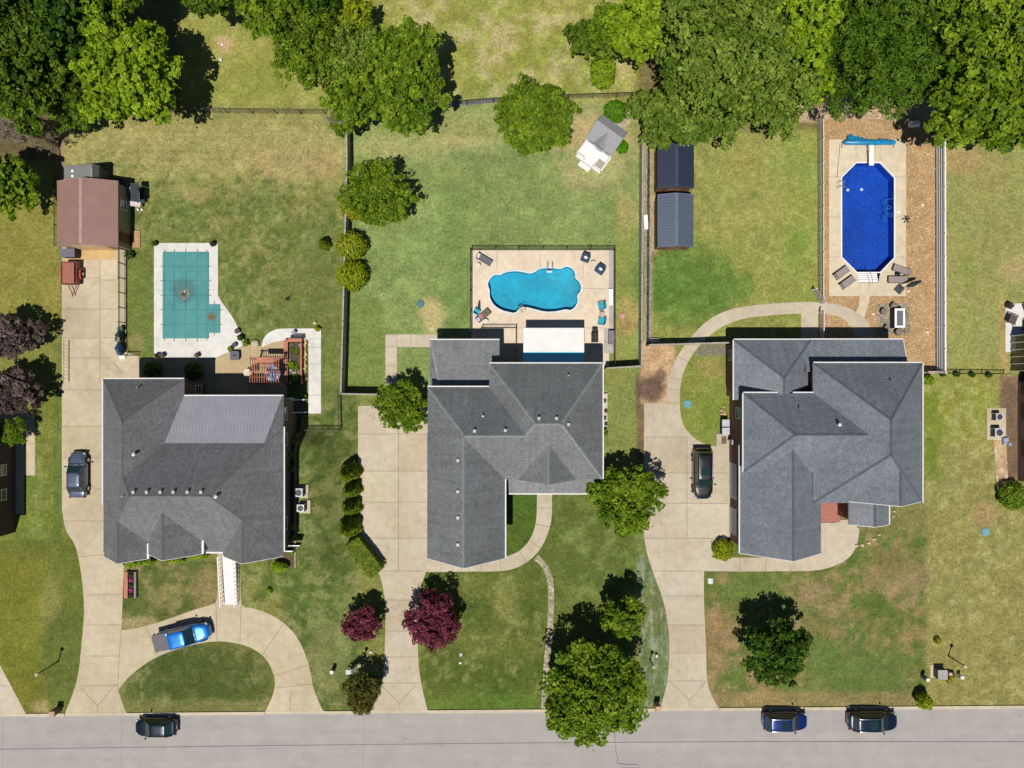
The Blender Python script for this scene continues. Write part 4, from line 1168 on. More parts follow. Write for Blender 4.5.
shrub('loose_shrub', 'dark bush in the shade beside the recessed brick wall', 'shrub', 194, 371, 9, 1.4, 'deep', 1300, .1, 117)

# ------------------------------------------------------------------ houses
def wing_solid(x0, x1, y0, y1, ze, pw, pe, pn, ps, fh=0.2, ex=None):
    bm = bmesh.new()
    vs = [bm.verts.new(v) for v in ((x0, y0, ze - fh), (x1, y0, ze - fh), (x1, y1, ze - fh), (x0, y1, ze - fh), (x0, y0, ze + 30), (x1, y0, ze + 30), (x1, y1, ze + 30), (x0, y1, ze + 30))]
    for f in ((3, 2, 1, 0), (4, 5, 6, 7), (0, 1, 5, 4), (1, 2, 6, 5), (2, 3, 7, 6), (3, 0, 4, 7)):
        bm.faces.new([vs[i] for i in f])
    for p, co, nn in ((pw, (x0, 0, ze), (-1, 0)), (pe, (x1 if ex is None else ex, 0, ze), (1, 0)), (pn, (0, y1, ze), (0, 1)), (ps, (0, y0, ze), (0, -1))):
        if p is None:
            continue
        no = Vector((nn[0] * p, nn[1] * p, 1)).normalized()
        r = bmesh.ops.bisect_plane(bm, geom=bm.verts[:] + bm.edges[:] + bm.faces[:], dist=1e-5, plane_co=co, plane_no=no, clear_outer=True)
        ed = [e for e in r['geom_cut'] if isinstance(e, bmesh.types.BMEdge)]
        if ed:
            bmesh.ops.edgeloop_fill(bm, edges=ed)
    bmesh.ops.recalc_face_normals(bm, faces=bm.faces)
    return bm
class House:
    """wings in photo pixels at eave level; roof, wall, gutter, window ... become parts"""
    def __init__(s, name, label, centre, brick, shingle, ridge, siding, metal=None, trim=None):
        s.t = thing(name, label, 'house', G(*centre))
        s.roof, s.wall = MB(), MB()
        s.mats = [shingle, trim or TRIM, siding, ridge, metal or shingle]
        s.brick = brick
        s.W = {}
        s.gut = []
    def wing(s, key, x0, x1, y0, y1, ze, pw=None, pe=None, pn=None, ps=None, inset=.35, wall=True, metal=False, gut='', ee=None, rake='NSEW'):
        k = SC * (H - ze) / H
        X0, X1, Y1, Y0 = (x0 - 512) * k, (x1 - 512) * k, (384 - y0) * k, (384 - y1) * k
        bm = wing_solid(X0, X1, Y0, Y1, ze, pw, pe, pn, ps, ex=None if ee is None else (ee - 512) * k)
        bm.verts.index_update()
        vs = [v.co.copy() for v in bm.verts]
        for f in bm.faces:
            n = f.normal
            top = max(v.co.z for v in f.verts)
            if n.z > .15:
                m = 4 if (metal and n.y > abs(n.x)) else 0
            elif n.z < -.5:
                m = 1
            else:
                m = 1 if top < ze + .02 else 2
            s.roof.add([vs[v.index] for v in f.verts], [tuple(range(len(f.verts)))], m)
        for e in bm.edges:
            if len(e.link_faces) == 2:
                a, b = e.link_faces
                p, q = e.verts[0].co, e.verts[1].co
                if a.normal.z > .15 and b.normal.z > .15:
                    dr = (q - p).normalized()
                    for fc in (a, b):
                        di = fc.normal.cross(dr)
                        if di.dot(fc.calc_center_median() - p) < 0:
                            di = -di
                        up = fc.normal * .008
                        s.roof.add([p + up, q + up, q + up + di * .13, p + up + di * .13], [(0, 1, 2, 3)], 3)
                elif (a.normal.z > .15) != (b.normal.z > .15) and abs(p.z - q.z) > .3:
                    vf = a if a.normal.z < .15 else b
                    fn = vf.normal
                    side = ('E' if fn.x > 0 else 'W') if abs(fn.x) > abs(fn.y) else ('N' if fn.y > 0 else 'S')
                    if side not in rake:
                        continue
                    o = vf.normal * .03
                    s.roof.bar(p + o - Vector((0, 0, .09)), q + o - Vector((0, 0, .09)), .07, .2, 1)
        bm.free()
        i = inset
        s.W[key] = (X0 + i, X1 - i, Y0 + i, Y1 - i, ze)
        if wall:
            s.wall.box(((X0 + X1) / 2, (Y0 + Y1) / 2, -.4), (X1 - X0 - 2 * i, Y1 - Y0 - 2 * i, ze + .19))
        for side in gut:
            z = ze - .06
            a, b = {'W': ((X0 - .06, Y0), (X0 - .06, Y1)), 'E': ((X1 + .06, Y0), (X1 + .06, Y1)), 'N': ((X0, Y1 + .06), (X1, Y1 + .06)), 'S': ((X0, Y0 - .06), (X1, Y0 - .06))}[side]
            s.gut.append(((*a, z), (*b, z)))
    def finish(s):
        s.r = s.roof.build('roof', s.mats, s.t, True)
        s.wall.build('wall', s.brick, s.t, True)
        for a, b in s.gut:
            g = MB(); g.bar(a, b, .115, .11); g.build('gutter', TRIM, s.t, True)
    def window(s, x, y, z, w, h, face):
        f = MB(); p = MB()
        if face in 'EW':
            sx = .03 if face == 'E' else -.03
            f.bar((x + sx, y - w / 2 - .06, z + h / 2), (x + sx, y - w / 2, z + h / 2), .08, h); f.bar((x + sx, y + w / 2, z + h / 2), (x + sx, y + w / 2 + .06, z + h / 2), .08, h)
            f.box((x + sx, y, z - .08), (.14, w + .2, .08)); f.box((x + sx, y, z + h), (.1, w + .14, .08)); f.box((x + sx, y, z + h / 2 - .025), (.07, w, .05))
            p.box((x + sx * .4, y, z), (.05, w, h))
        else:
            sy = .03 if face == 'N' else -.03
            f.bar((x - w / 2 - .06, y + sy, z + h / 2), (x - w / 2, y + sy, z + h / 2), .08, h); f.bar((x + w / 2, y + sy, z + h / 2), (x + w / 2 + .06, y + sy, z + h / 2), .08, h)
            f.box((x, y + sy, z - .08), (w + .2, .14, .08)); f.box((x, y + sy, z + h), (w + .14, .1, .08)); f.box((x, y + sy, z + h / 2 - .025), (w, .07, .05))
            p.box((x, y + sy * .4, z), (w, .05, h))
        o = f.build('window', WHITE, s.t, True)
        q = p.build('pane', GLASS, None)
        q.data.transform(__import__('mathutils').Matrix.Translation(-s.t.location)); q.parent = o
        return o
    def door(s, x, y, z, w, h, face, mat, name='door'):
        d, hd = MB(), MB()
        if face in 'EW':
            sx = .02 if face == 'E' else -.02
            d.box((x + sx, y, z), (.08, w, h))
            for i in range(4):
                d.box((x + sx * 2, y, z + .12 + i * h / 4), (.07, w * .86, h / 4 - .2))
            hd.tube([(x + sx * 4, y - w * .38, z + h * .45), (x + sx * 4, y - w * .38 + .14, z + h * .45)], .03, 6)
        else:
            sy = .02 if face == 'N' else -.02
            d.box((x, y + sy, z), (w, .08, h))
            for i in range(3):
                d.box((x, y + sy * 2, z + .12 + i * h / 3), (w * .8, .07, h / 3 - .2))
            hd.tube([(x + w * .38, y + sy * 4, z + h * .45), (x + w * .38 - .12, y + sy * 4, z + h * .45)], .03, 6)
        o = d.build(name, mat, s.t, True)
        q = hd.build('handle', STEEL, None)
        q.data.transform(__import__('mathutils').Matrix.Translation(-s.t.location)); q.parent = o
    def vent(s, px, py, z, kind='box', mat=None):
        p = P(px, py, z)
        mb = MB()
        if kind == 'box':
            mb.box((p.x, p.y, p.z - .12), (.22, .22, .34), 0, 0, .85)
            mb.box((p.x, p.y - .03, p.z + .22), (.25, .27, .05))
        else:
            mb.tube([(p.x, p.y, p.z - .3), (p.x, p.y, p.z + .45)], .07, 10)
            if kind == 'cap':
                mb.lathe((p.x, p.y, p.z + .45), [(.14, 0), (.16, .1), (.04, .16)], 10)
        o = mb.build('roof_vent' if kind == 'box' else 'vent_pipe', mat or M('vent_grey', S(186, 186, 186), .5, .1), None)
        o.data.transform(__import__('mathutils').Matrix.Translation(-s.t.location)); o.parent = s.r

SH1 = mat_shingle('shingle_charcoal', S(122, 123, 124))
SH2 = mat_shingle('shingle_grey', S(126, 129, 130))
SH3 = mat_shingle('shingle_bluegrey', S(122, 129, 136))
RD1 = M('ridge_charcoal', S(112, 112, 113), .95, .2, 3, .2)
RD2 = M('ridge_pale', S(146, 150, 150), .95, .2, 3, .2)
RD3 = M('ridge_dark', S(92, 99, 107), .95, .2, 3, .2)
METAL1 = mat_ribbed('grey_metal_roof', S(160, 162, 168), 'x', .30, .5, .15)
BR1 = mat_brick('brick_brown', (.10, .062, .048), (.15, .09, .065), (.2, .17, .15))
BR2 = mat_brick('brick_tan', (.20, .12, .09), (.26, .16, .12), (.34, .3, .26))
BR3 = mat_brick('brick_red', (.13, .045, .035), (.18, .062, .048), (.2, .15, .13))
SIDING = M('siding_pale', (.5, .48, .45), .7, .08, 1, .08)
BROWNGUT = M('gutter_brown', S(96, 84, 76), .5)

ZE = 5.6
h1 = House('brick_house', 'large house with dark hip roof and pale metal roof section at back', (205, 470), BR1, SH1, RD1, SIDING, METAL1)
h1.wing('west', 103, 184, 379, 505, ZE, .97, .97, .97, None, gut='WN', rake='')
h1.wing('main', 103.5, 283.6, 426.7, 552, ZE - .01, .97, 1.0, .852, .81, gut='E', rake='')
h1.wing('metal', 150, 283.2, 396, 470, ZE, None, 1.0, .282, None, metal=True, gut='N', rake='')
h1.wing('eastgable', 223.5, 283.0, 500, 556, ZE, 1.0, 1.0, None, None, wall=True, gut='', rake='S')
h1.wing('gable_a', 104.2, 152.8, 515, 556, ZE - .02, 1.0, 1.0, None, None, ee=163, wall=False, rake='S')
h1.wing('gable_b', 143, 207, 505, 551, ZE - .03, 1.0, 1.0, None, None, ee=218, wall=False, rake='S')
k_ = SC * (H - ZE) / H
for x_, ya_, yb_, z_ in ((153.4, 541, 556, 6.5), (207.6, 538, 551, 6.57)):
    g_ = MB(); g_.bar(((x_ - 512) * k_, (384 - ya_) * k_, z_), ((x_ - 512) * k_, (384 - yb_) * k_, z_), .2, .22); g_.build('gutter', TRIM, h1.t, True)
g_ = MB(); g_.bar(((206 - 512) * k_, (384 - 552) * k_ - .07, ZE - .06), ((223 - 512) * k_, (384 - 552) * k_ - .07, ZE - .06), .15, .12); g_.build('gutter', TRIM, h1.t, True)
h1.finish()
from mathutils.bvhtree import BVHTree
def roof_z(h, px, py):
    bv = BVHTree.FromPolygons([Vector(v) for v in h.roof.v], h.roof.f)
    o = Vector((0, 0, H)); d = (P(px, py, 0) - o).normalized()
    r = bv.ray_cast(o, d)
    return r[0].z if r[0] is not None else ZE
for x in (134.5, 147.8, 161.4, 174.4, 188.4, 202):
    h1.vent(x, 491.5, roof_z(h1, x, 491.5))
for x, y, k in ((136.4, 454, 'cap'), (218, 496, 'cap'), (124.6, 495.6, 'pipe'), (139, 387.5, 'pipe')):
    h1.vent(x, y, roof_z(h1, x, y), k, TRIM if k == 'cap' else STEEL)
DOORM = M('door_grey', (.30, .30, .31), .5, .05)
ex0, ex1, ey0, ey1, _ = h1.W['eastgable']; mx0, mx1, my0, my1, _ = h1.W['main']
for yy, z in ((-2.9, 3.7), (-5.4, 3.7), (-13.6, 3.7)):
    h1.window(mx1, yy, z, 1.1, 1.3, 'E')
for xx in (-23.6, -21.6):
    h1.window(xx, ey0, 1.2, 1.0, 1.5, 'S'); h1.window(xx, ey0, 3.7, 1.0, 1.3, 'S')
for xx in (-34.5, -31.5, -36.5):
    h1.window(xx, my0, 1.2, 1.1, 1.4, 'S')
h1.door(-28.0, my0, .3, 1.0, 2.2, 'S', M('door_red', (.2, .03, .02), .5, .05))
wx0, wx1, wy0, wy1, _ = h1.W['west']
h1.window(wx1, -0.6, 1.2, .8, 1.2, 'E'); h1.window(-36, wy1, 1.2, 1.4, 1.2, 'N')
for xx in (-27.5, -25, -22.8):
    h1.window(xx, h1.W['metal'][3], 1.0, 1.2, 1.5, 'N')
h1.door(-30.0, h1.W['metal'][3], .1, 1.6, 2.2, 'N', DOORM)

h2 = House('brick_house', 'middle house with grey roof of pale ridges and white patio cover', (515, 450), BR2, SH2, RD2, SIDING)
h2.wing('main', 489.3, 602.6, 363.5, 479, ZE, 1.09, 1.09, .84, .84, gut='NE')
h2.wing('left', 427.6, 530, 387, 479.3, ZE - .01, 1.0, None, .855, .855, gut='', rake='')
h2.wing('garage', 427.2, 505, 434, 558, ZE - .02, 1.0, 1.0, None, None, gut='E', rake='S')
h2.wing('gable', 518, 576, 440, 480, ZE - .01, 1.09, 1.09, None, None, wall=False, rake='')
h2.wing('porch', 508, 594, 466, 493.3, 3.4, None, None, None, .42, wall=False, gut='S', rake='')
h2.wing('sunroom', 430, 499.5, 340, 395, 3.4, .8, None, .18, None, gut='', rake='')
def bar_edge(h, x0, x1, y, z):
    k = SC * (H - z) / H
    m = MB(); m.bar(((x0 - 512) * k, (384 - y) * k + .06, z - .06), ((x1 - 512) * k, (384 - y) * k + .06, z - .06), .115, .11)
    m.build('gutter', TRIM, h.t, True)
bar_edge(h2, 427.6, 489, 387, ZE); bar_edge(h2, 430, 499.5, 340, 3.4)
h2.finish()
for x, y in ((474.7, 430.6), (505.3, 430), (538.8, 418), (556.3, 418)):
    h2.vent(x, y, roof_z(h2, x, y))
for x, y in ((458, 460), (458, 491), (458, 517), (458, 544), (568.3, 424)):
    h2.vent(x, y, roof_z(h2, x, y))
for x, y in ((483, 416), (568, 375.5)):
    h2.vent(x, y, roof_z(h2, x, y), 'pipe', STEEL)
gx0, gx1, gy0, gy1, _ = h2.W['garage']; mx0, mx1, my0, my1, _ = h2.W['main']
for xx in (-6.2, -3.0):
    h2.window(xx, gy0, 1.1, 1.3, 1.6, 'S')
h2.window(-4.6, gy0, 3.9, 1.6, 1.3, 'S')
for yy in (-7.4, -11.0):
    h2.door(gx0, yy - .5, .02, 2.7, 2.2, 'W', M('garage_door_white', (.6, .6, .58), .5, .05), 'garage_door')
for yy in (-10.8, -13.2):
    h2.window(gx1, yy, 1.0, 1.2, 1.5, 'E')
for xx in (1.2, 6.2):
    h2.window(xx, my0, .9, 1.4, 1.6, 'S')
h2.door(3.3, my0, .1, 1.1, 2.3, 'S', M('door_navy', (.03, .05, .1), .5, .05))
for yy in (-1.0, -4.5, -7.0):
    h2.window(mx1, yy, 1.2, 1.0, 1.4, 'E'); h2.window(mx1, yy, 3.6, 1.0, 1.3, 'E')
for xx in (1.0, 3.5, 6.0):
    h2.window(xx, my1, 3.6, 1.2, 1.3, 'N')
for x in (511, 536, 556, 591):
    m = MB(); q = P(x, 491, 3.1); m.box((q.x, q.y, 0), (.16, .16, 3.2)); m.box((q.x, q.y, 0), (.26, .26, .2)); m.build('porch_post', WHITE, h2.t, True)

h3 = House('brick_house', 'large red brick house with blue-grey roof of many hips', (830, 450), BR3, SH3, RD3, BR3)
h3.wing('right', 813.5, 922.5, 363, 503, ZE, .8, .8, .8, .83, gut='E')
h3.wing('left', 743.5, 872, 393, 472, ZE - .01, .8, None, .8, .8, gut='W', rake='')
h3.wing('garage', 740, 821, 445, 553, 4.3, .8, .8, None, None, gut='W', rake='S')
h3.wing('gable', 846.5, 922.2, 466, 501, ZE - .02, .8, .8, None, None, rake='S')
h3.wing('bay', 849, 889, 490, 524.5, 3.4, .6, .6, None, None, gut='E', rake='S')
h3.wing('northwest', 734, 811, 339.8, 400, 3.7, .53, .63, .58, None, gut='WN', rake='')
h3.wing('lowback', 802, 903, 339.6, 372, 3.65, None, None, .3, None, gut='N', rake='E')
bar_edge(h3, 743.5, 781, 393, ZE); bar_edge(h3, 793, 813.5, 393, ZE); bar_edge(h3, 813.5, 922.5, 363, ZE)
h3.finish()
for x, y, k in ((890, 380.6, 'pipe'), (798.5, 408, 'pipe'), (837.3, 424.5, 'cap')):
    h3.vent(x, y, roof_z(h3, x, y), k, TRIM if k == 'cap' else STEEL)
gx0, gx1, gy0, gy1, _ = h3.W['garage']; lx0 = h3.W['left'][0]
GD = M('garage_door_grey', S(176, 178, 184), .5, .06)
h3.door(gx0, G(0, 474).y * .985, .02, 5.0, 2.35, 'W', GD, 'garage_door')
h3.door(gx0, G(0, 521).y * .985, .02, 2.7, 2.35, 'W', GD, 'garage_door')
h3.window(lx0, G(0, 412).y, 2.4, 1.0, 1.3, 'W'); h3.window(h3.W['northwest'][0], G(0, 356).y, 1.3, .9, 1.4, 'W')
for xx in (24.3, 27.6):
    h3.window(xx, gy0, 1.1, 1.2, 1.6, 'S')
h3.window(26, gy0, 3.2, 1.4, 1.2, 'S')
bx0, bx1, by0, by1, _ = h3.W['bay']
h3.window((bx0 + bx1) / 2, by0, .7, 1.8, 1.6, 'S')
h3.door((gx1 + bx0) / 2 - .2, h3.W['right'][2], .25, 1.3, 2.4, 'S', M('door_dark', (.05, .03, .02), .4, .1))
for yy in (-1, -5, -8.5):
    h3.window(h3.W['right'][1], yy, 1.3, 1.1, 1.5, 'E')
for xx in (29, 33, 37):
    h3.window(xx, h3.W['lowback'][3], 1.0, 1.4, 1.5, 'N')
# brick entry floor
sheet('entry_floor', [(806, 493), (836, 493), (840, 522), (806, 522)], 0.17, M('brick_paving', S(176, 118, 100), .9, .2, 5, .25))
m = MB(); q = G(821, 508); m.box((q.x, q.y, 0), (3.0, 3.0, .165)); tag(m.build('entry_step', BR3, loc=q, world=True), None, None, None, 'structure')

# neighbours' houses at the two edges of the frame
nl = House('brick_house', 'brick house at the left edge, cut off by the frame', (-30, 480), mat_brick('brick_dark', (.05, .03, .026), (.07, .042, .034), (.09, .08, .07)), SH1, RD1, SIDING)
nl.wing('body', -130, -22, 424, 548, ZE, .8, .8, .8, .8, gut='E'); nl.finish()
e = nl.W['body'][1]
for yy in (468, 492):
    nl.window(e, G(0, yy).y, 1.5, 1.0, 1.2, 'E')
nr = House('brick_house', 'dark brick house at the right edge, cut off by the frame', (1060, 430), BR1, SH1, RD1, SIDING)
nr.wing('body', 1056, 1160, 378, 492, ZE, .8, .8, .8, .8, gut='W'); nr.finish()
w0 = nr.W['body'][0]
for yy in (388, 413, 450):
    nr.window(w0, G(0, yy).y, 1.4, 1.5, 1.3, 'W')
sr = thing('sunroom', 'dark glazed sunroom with white frames at the right edge patio', 'sunroom', G(1050, 354))
m = MB(); a, b_ = G(1010.5, 336), G(1075, 371)
m.box(((a.x + b_.x) / 2, (a.y + b_.y) / 2, 0), (b_.x - a.x, a.y - b_.y, 2.4)); m.build('glazing', GLASS, sr, True)
for i in range(6):
    m = MB(); y = a.y + (b_.y - a.y) * i / 5
    m.bar((a.x - .03, y, 2.45), (b_.x, y, 2.62), .07, .09); m.bar((a.x - .04, y, 0), (a.x - .04, y, 2.5), .07, .07); m.build('frame', WHITE, sr, True)
m = MB(); m.bar((a.x - .05, a.y + .1, 2.46), (a.x - .05, b_.y - .1, 2.46), .12, .12); m.build('gutter', WHITE, sr, True)

# barn and sheds
RIBR = mat_ribbed('brown_metal_roof', S(164, 128, 116), 'y', .23, .45, .1)
TAN = M('tan_wall', S(150, 142, 116), .7, .08, 1, .06)
CREAM = M('cream_wall', S(226, 206, 168), .7, .08, 1, .06)
barn = House('barn', 'tan barn with brown ribbed metal roof at the end of driveway', (90, 216), TAN, RIBR, M('ridge_rose', S(196, 160, 150), .5), CREAM, None, M('barn_trim', S(168, 138, 126), .5))
barn.wing('body', 57, 118, 181.5, 246, 2.6, .4, .4, None, None, inset=.12)
barn.finish(); barn.t['category'] = 'barn'
bx0, bx1, by0, by1, _ = barn.W['body']
barn.door((bx0 + bx1) / 2 - .2, by0, .02, 3.6, 2.2, 'S', M('barn_door_tan', S(214, 178, 130), .6, .1), 'barn_door')
barn.door(bx1, by0 + 1.0, .02, 1.0, 2.1, 'E', M('door_brown', S(84, 52, 40), .6, .1))
barn.window(bx1, by0 + 4.2, 1.0, .8, 1.0, 'E')
shed0 = House('garden_shed', 'small grey shed with three skylights behind the brown barn', (84, 174), M('shed_grey_wall', S(92, 98, 100), .7), M('shed_grey_roof', S(128, 128, 124), .6, .08, 1, .05), M('ridge_grey', S(150, 150, 148), .6), M('shed_gable', S(120, 130, 132), .7), None, M('shed_trim', S(120, 122, 120), .7))
shed0.wing('body', 64, 99, 166.5, 183.5, 2.1, .22, 2.6, None, None, inset=.08); shed0.finish(); shed0.t['category'] = 'shed'
for yy in (171, 176, 180.5):
    m = MB(); p = P(72.5, yy, 2.32); m.lathe((p.x, p.y, p.z - .06), [(.14, 0), (.14, .1), (.05, .14)], 10); q = m.build('skylight', WHITE, None); q.data.transform(__import__('mathutils').Matrix.Translation(-shed0.t.location)); q.parent = shed0.r
RB = M('shed_brown', S(118, 82, 60), .8, .15)
sa = House('garden_shed', 'shed with dark navy roof under the great olive tree', (676, 168), RB, mat_ribbed('navy_metal_roof', S(52, 62, 84), 'x', .3, .45, .2), M('ridge_navy', S(64, 76, 98), .5), RB, None, M('ridge_navy', None))
sa.wing('body', 657.5, 694, 145.5, 187.5, 2.2, .35, .35, None, None, inset=.1); sa.finish(); sa.t['category'] = 'shed'
sb = House('garden_shed', 'shed with grey-blue ribbed roof in front of the navy one', (676, 222), RB, mat_ribbed('slate_metal_roof', S(98, 110, 126), 'y', .28, .45, .2), M('ridge_slate', S(110, 122, 140), .5), RB, None, M('ridge_slate', None))
sb.wing('body', 657.5, 693.5, 195, 246.5, 2.2, .35, .35, None, None, inset=.1); sb.finish(); sb.t['category'] = 'shed'
for sh, yy in ((sa, None), (sb, None)):
    x0, x1, y0, y1, _ = sh.W['body']; sh.door((x0 + x1) / 2, y0, .02, 1.5, 1.9, 'S', M('shed_door', S(140, 100, 74), .8, .1))

# white playhouse, turned on the lawn
ph = thing('playhouse', 'white playhouse with grey gable roof and open porch', 'playhouse', G(600.5, 147.5), math.radians(-35.8))
WSID = M('white_siding', (.72, .72, .72), .6, .05)
m = MB(); m.box((0, .7, 0), (2.9, 2.3, 2.0)); m.box((0, -.5, 0), (.02, .02, .02)); m.build('wall', WSID, ph)
m = MB()
ze_, zr = 2.0, 3.0; y0, y1, ym = -.72, 2.05, .95; x0, x1 = -1.58, 1.58
for (ya, za), (yb, zb) in (((y0, ze_), (ym, zr)), ((ym, zr), (y1, ze_ + .1))):
    for t_ in (0,):
        m.add([(x0, ya, za), (x1, ya, za), (x1, yb, zb), (x0, yb, zb), (x0, ya, za + .09), (x1, ya, za + .09), (x1, yb, zb + .09), (x0, yb, zb + .09)], [(3, 2, 1, 0), (4, 5, 6, 7), (0, 1, 5, 4), (1, 2, 6, 5), (2, 3, 7, 6), (3, 0, 4, 7)])
m.add([(-.75, -.85, 2.05), (.75, -.85, 2.05), (0, -.85, 2.85), (0, .75, 2.95)], [(0, 2, 3), (2, 1, 3), (0, 1, 2)])
m.build('roof', M('playhouse_roof', S(158, 158, 162), .9, .12, 4, .15), ph)
m = MB(); m.box((0, -1.35, 0), (3.1, 1.9, .3)); m.build('porch_floor', WSID, ph)
m = MB()
for sx in (-1.5, -.6, .6, 1.5):
    m2 = MB(); m2.box((sx, -2.2, .3), (.11, .11, .95)); m2.build('porch_post', WHITE, ph)
m.bar((-1.5, -2.2, 1.2), (-.6, -2.2, 1.2), .07, .06); m.bar((.6, -2.2, 1.2), (1.5, -2.2, 1.2), .07, .06)
m.bar((-1.5, -2.2, 1.2), (-1.5, -.5, 1.2), .07, .06); m.bar((1.5, -2.2, 1.2), (1.5, -.5, 1.2), .07, .06)
for i in range(5):
    m.bar((-1.45 + i * .2, -2.2, .3), (-1.45 + i * .2, -2.2, 1.2), .03, .03); m.bar((.65 + i * .2, -2.2, .3), (.65 + i * .2, -2.2, 1.2), .03, .03)
m.build('railing', WHITE, ph)
m = MB(); m.box((-.2, -2.6, 0), (1.3, .5, .16)); m.build('step', WSID, ph)
m = MB(); m.box((0, -.47, .3), (.7, .05, 1.4)); m.build('door', M('ph_door', (.4, .4, .42), .5), ph)
for sx in (-1, 1):
    m = MB(); m.box((sx, -.47, .9), (.5, .05, .6)); m.build('window', GLASS, ph)
m = MB(); m.box((.95, -1.55, .305), (.75, .9, .03)); m.build('door_mat', M('mat_beige', S(176, 170, 152), .9), ph)

# ------------------------------------------------------------------ fences
def fence(name, label, pts, h, style, mat, postmat=None, sp=2.4, cat='fence', group=None):
    gs = [G(*p) for p in pts]
    t = thing(name, label, cat, (gs[0] + gs[-1]) / 2, 0, group)
    postmat = postmat or mat
    total = 0
    posts = []
    for a, b in zip(gs, gs[1:]):
        L = (b - a).length; n = max(1, round(L / sp)); d = (b - a) / n
        for i in range(n):
            p, q = a + d * i, a + d * (i + 1)
            u = d.normalized(); nn = Vector((-u.y, u.x, 0))
            m = MB()
            rnd = random.Random(int(p.x * 100 + p.y * 7))
            l = (q - p).length
            if style == 'board':
                k = max(1, int(l / .15)); w = l / k
                for j in range(k):
                    c = p + u * (w * (j + .5))
                    m.box((c.x, c.y, .04), (w - .012, .035, h - .04 + rnd.uniform(-.015, .015)), math.atan2(u.y, u.x))
                for z in (.3, h - .3):
                    m.bar(p + nn * .045 + Vector((0, 0, z)), q + nn * .045 + Vector((0, 0, z)), .045, .09)
                m.bar(p + Vector((0, 0, h + .02)), q + Vector((0, 0, h + .02)), .15, .04)
                m.build('board_panel', mat, t, True)
            elif style == 'metal':
                k = max(1, int(l / .14)); w = l / k
                for j in range(k):
                    c = p + u * (w * (j + .5)); m.box((c.x, c.y, .08), (.022, .022, h - .1))
                for z in (.15, h - .2, h):
                    m.bar(p + Vector((0, 0, z)), q + Vector((0, 0, z)), .035, .04)
                m.build('picket_panel', mat, t, True)
            elif style == 'wire':
                k = max(1, int(l / .3)); w = l / k
                for j in range(k):
                    c = p + u * (w * (j + .5)); m.box((c.x, c.y, .05), (.014, .014, h - .05))
                for z in np.arange(.1, h, .16):
                    m.bar(p + Vector((0, 0, z)), q + Vector((0, 0, z)), .013, .013)
                m.bar(p + Vector((0, 0, h)), q + Vector((0, 0, h)), .045, .045)
                m.build('wire_panel', mat, t, True)
            elif style == 'rail':
                for z in (.30, .68, 1.06, h - .12):
                    m.bar(p + Vector((0, 0, z)), q + Vector((0, 0, z)), .15, .15)
                m.bar(p + Vector((0, 0, h + .02)), q + Vector((0, 0, h + .02)), .14, .04)
                m.build('rail_panel', mat, t, True)
            elif style == 'picket':
                k = max(1, int(l / .15)); w = l / k
                for j in range(k):
                    c = p + u * (w * (j + .5)); m.box((c.x, c.y, .06), (.085, .025, h - .1), math.atan2(u.y, u.x))
                for z in (.25, h - .3):
                    m.bar(p + nn * .035 + Vector((0, 0, z)), q + nn * .035 + Vector((0, 0, z)), .04, .08)
                m.bar(p + Vector((0, 0, h - .02)), q + Vector((0, 0, h - .02)), .10, .05)
                m.build('picket_panel', mat, t, True)
            posts.append(p)
        posts.append(b)
    seen = []
    for p in posts:
        if any((p - s_).length < .1 for s_ in seen):
            continue
        seen.append(p)
        m = MB(); w = {'board': .11, 'rail': .13, 'picket': .11}.get(style, .065)
        m.box((p.x, p.y, 0), (w, w, h + (.12 if style in ('board', 'rail', 'picket') else .06)))
        m.box((p.x, p.y, h + (.12 if style in ('board', 'rail', 'picket') else .06)), (w * 1.3, w * 1.3, .03), 0, 0, .6)
        m.build('post', postmat, t, True)
    return t
WGREY = M('weathered_wood', S(172, 164, 154), .9, .25, 2, .2)
PINKW = M('pale_vinyl', S(222, 208, 204), .6, .06)
DGREY = M('dark_wire', S(60, 58, 52), .6)
fence('wire_fence', 'dark wire fence behind the metal-roofed house lawn', [(62, 111), (180, 112.5), (326, 114.5)], 1.3, 'wire', DGREY)
fence('wire_fence', 'dark wire fence between the tan field and the playhouse lawn', [(392, 110.5), (440, 107), (520, 101), (640, 97)], 1.3, 'wire', DGREY)
fence('wire_fence', 'dark wire fence along the deep shade at the left lot line', [(58, 146), (60, 165), (60.3, 247)], 1.0, 'wire', DGREY)
fence('board_fence', 'long weathered board fence with dark shaded side between two back lawns', [(350.3, 123), (351, 165), (347.6, 300), (345, 393.5)], 1.8, 'board', WGREY)
fence('board_fence', 'short board fence running to the tree at the garage corner', [(345, 393.6), (380, 394.2)], 1.8, 'board', WGREY)
fence('metal_fence', 'black metal fence around the free-form pool deck', [(471, 333), (471, 250.3), (613.6, 250.3), (613.6, 364)], 1.3, 'metal', BLACK)
fence('board_fence', 'weathered board fence at the right side of the playhouse lawn', [(639.6, 140), (638.4, 366.5)], 1.8, 'board', WGREY)
fence('board_fence', 'short board fence with black shade beside the middle house', [(604.5, 368.6), (638.2, 366.6)], 1.8, 'board', WGREY)
fence('wire_fence', 'low dark wire fence along the pebble strip by the sheds', [(647.5, 150), (646.6, 343)], 1.1, 'wire', DGREY)
fence('board_fence', 'board fence crossing the curved path behind the brick house', [(646, 345.8), (672, 345.2)], 1.8, 'board', WGREY)
fence('board_gate', 'board gate over the curved path between two white capped posts', [(672.2, 345.2), (704, 344.2)], 1.75, 'board', WGREY, WHITE, 3.4, 'gate')
fence('board_fence', 'board fence from the path gate to the brick house corner', [(704.2, 344.2), (728, 343.6)], 1.8, 'board', WGREY)
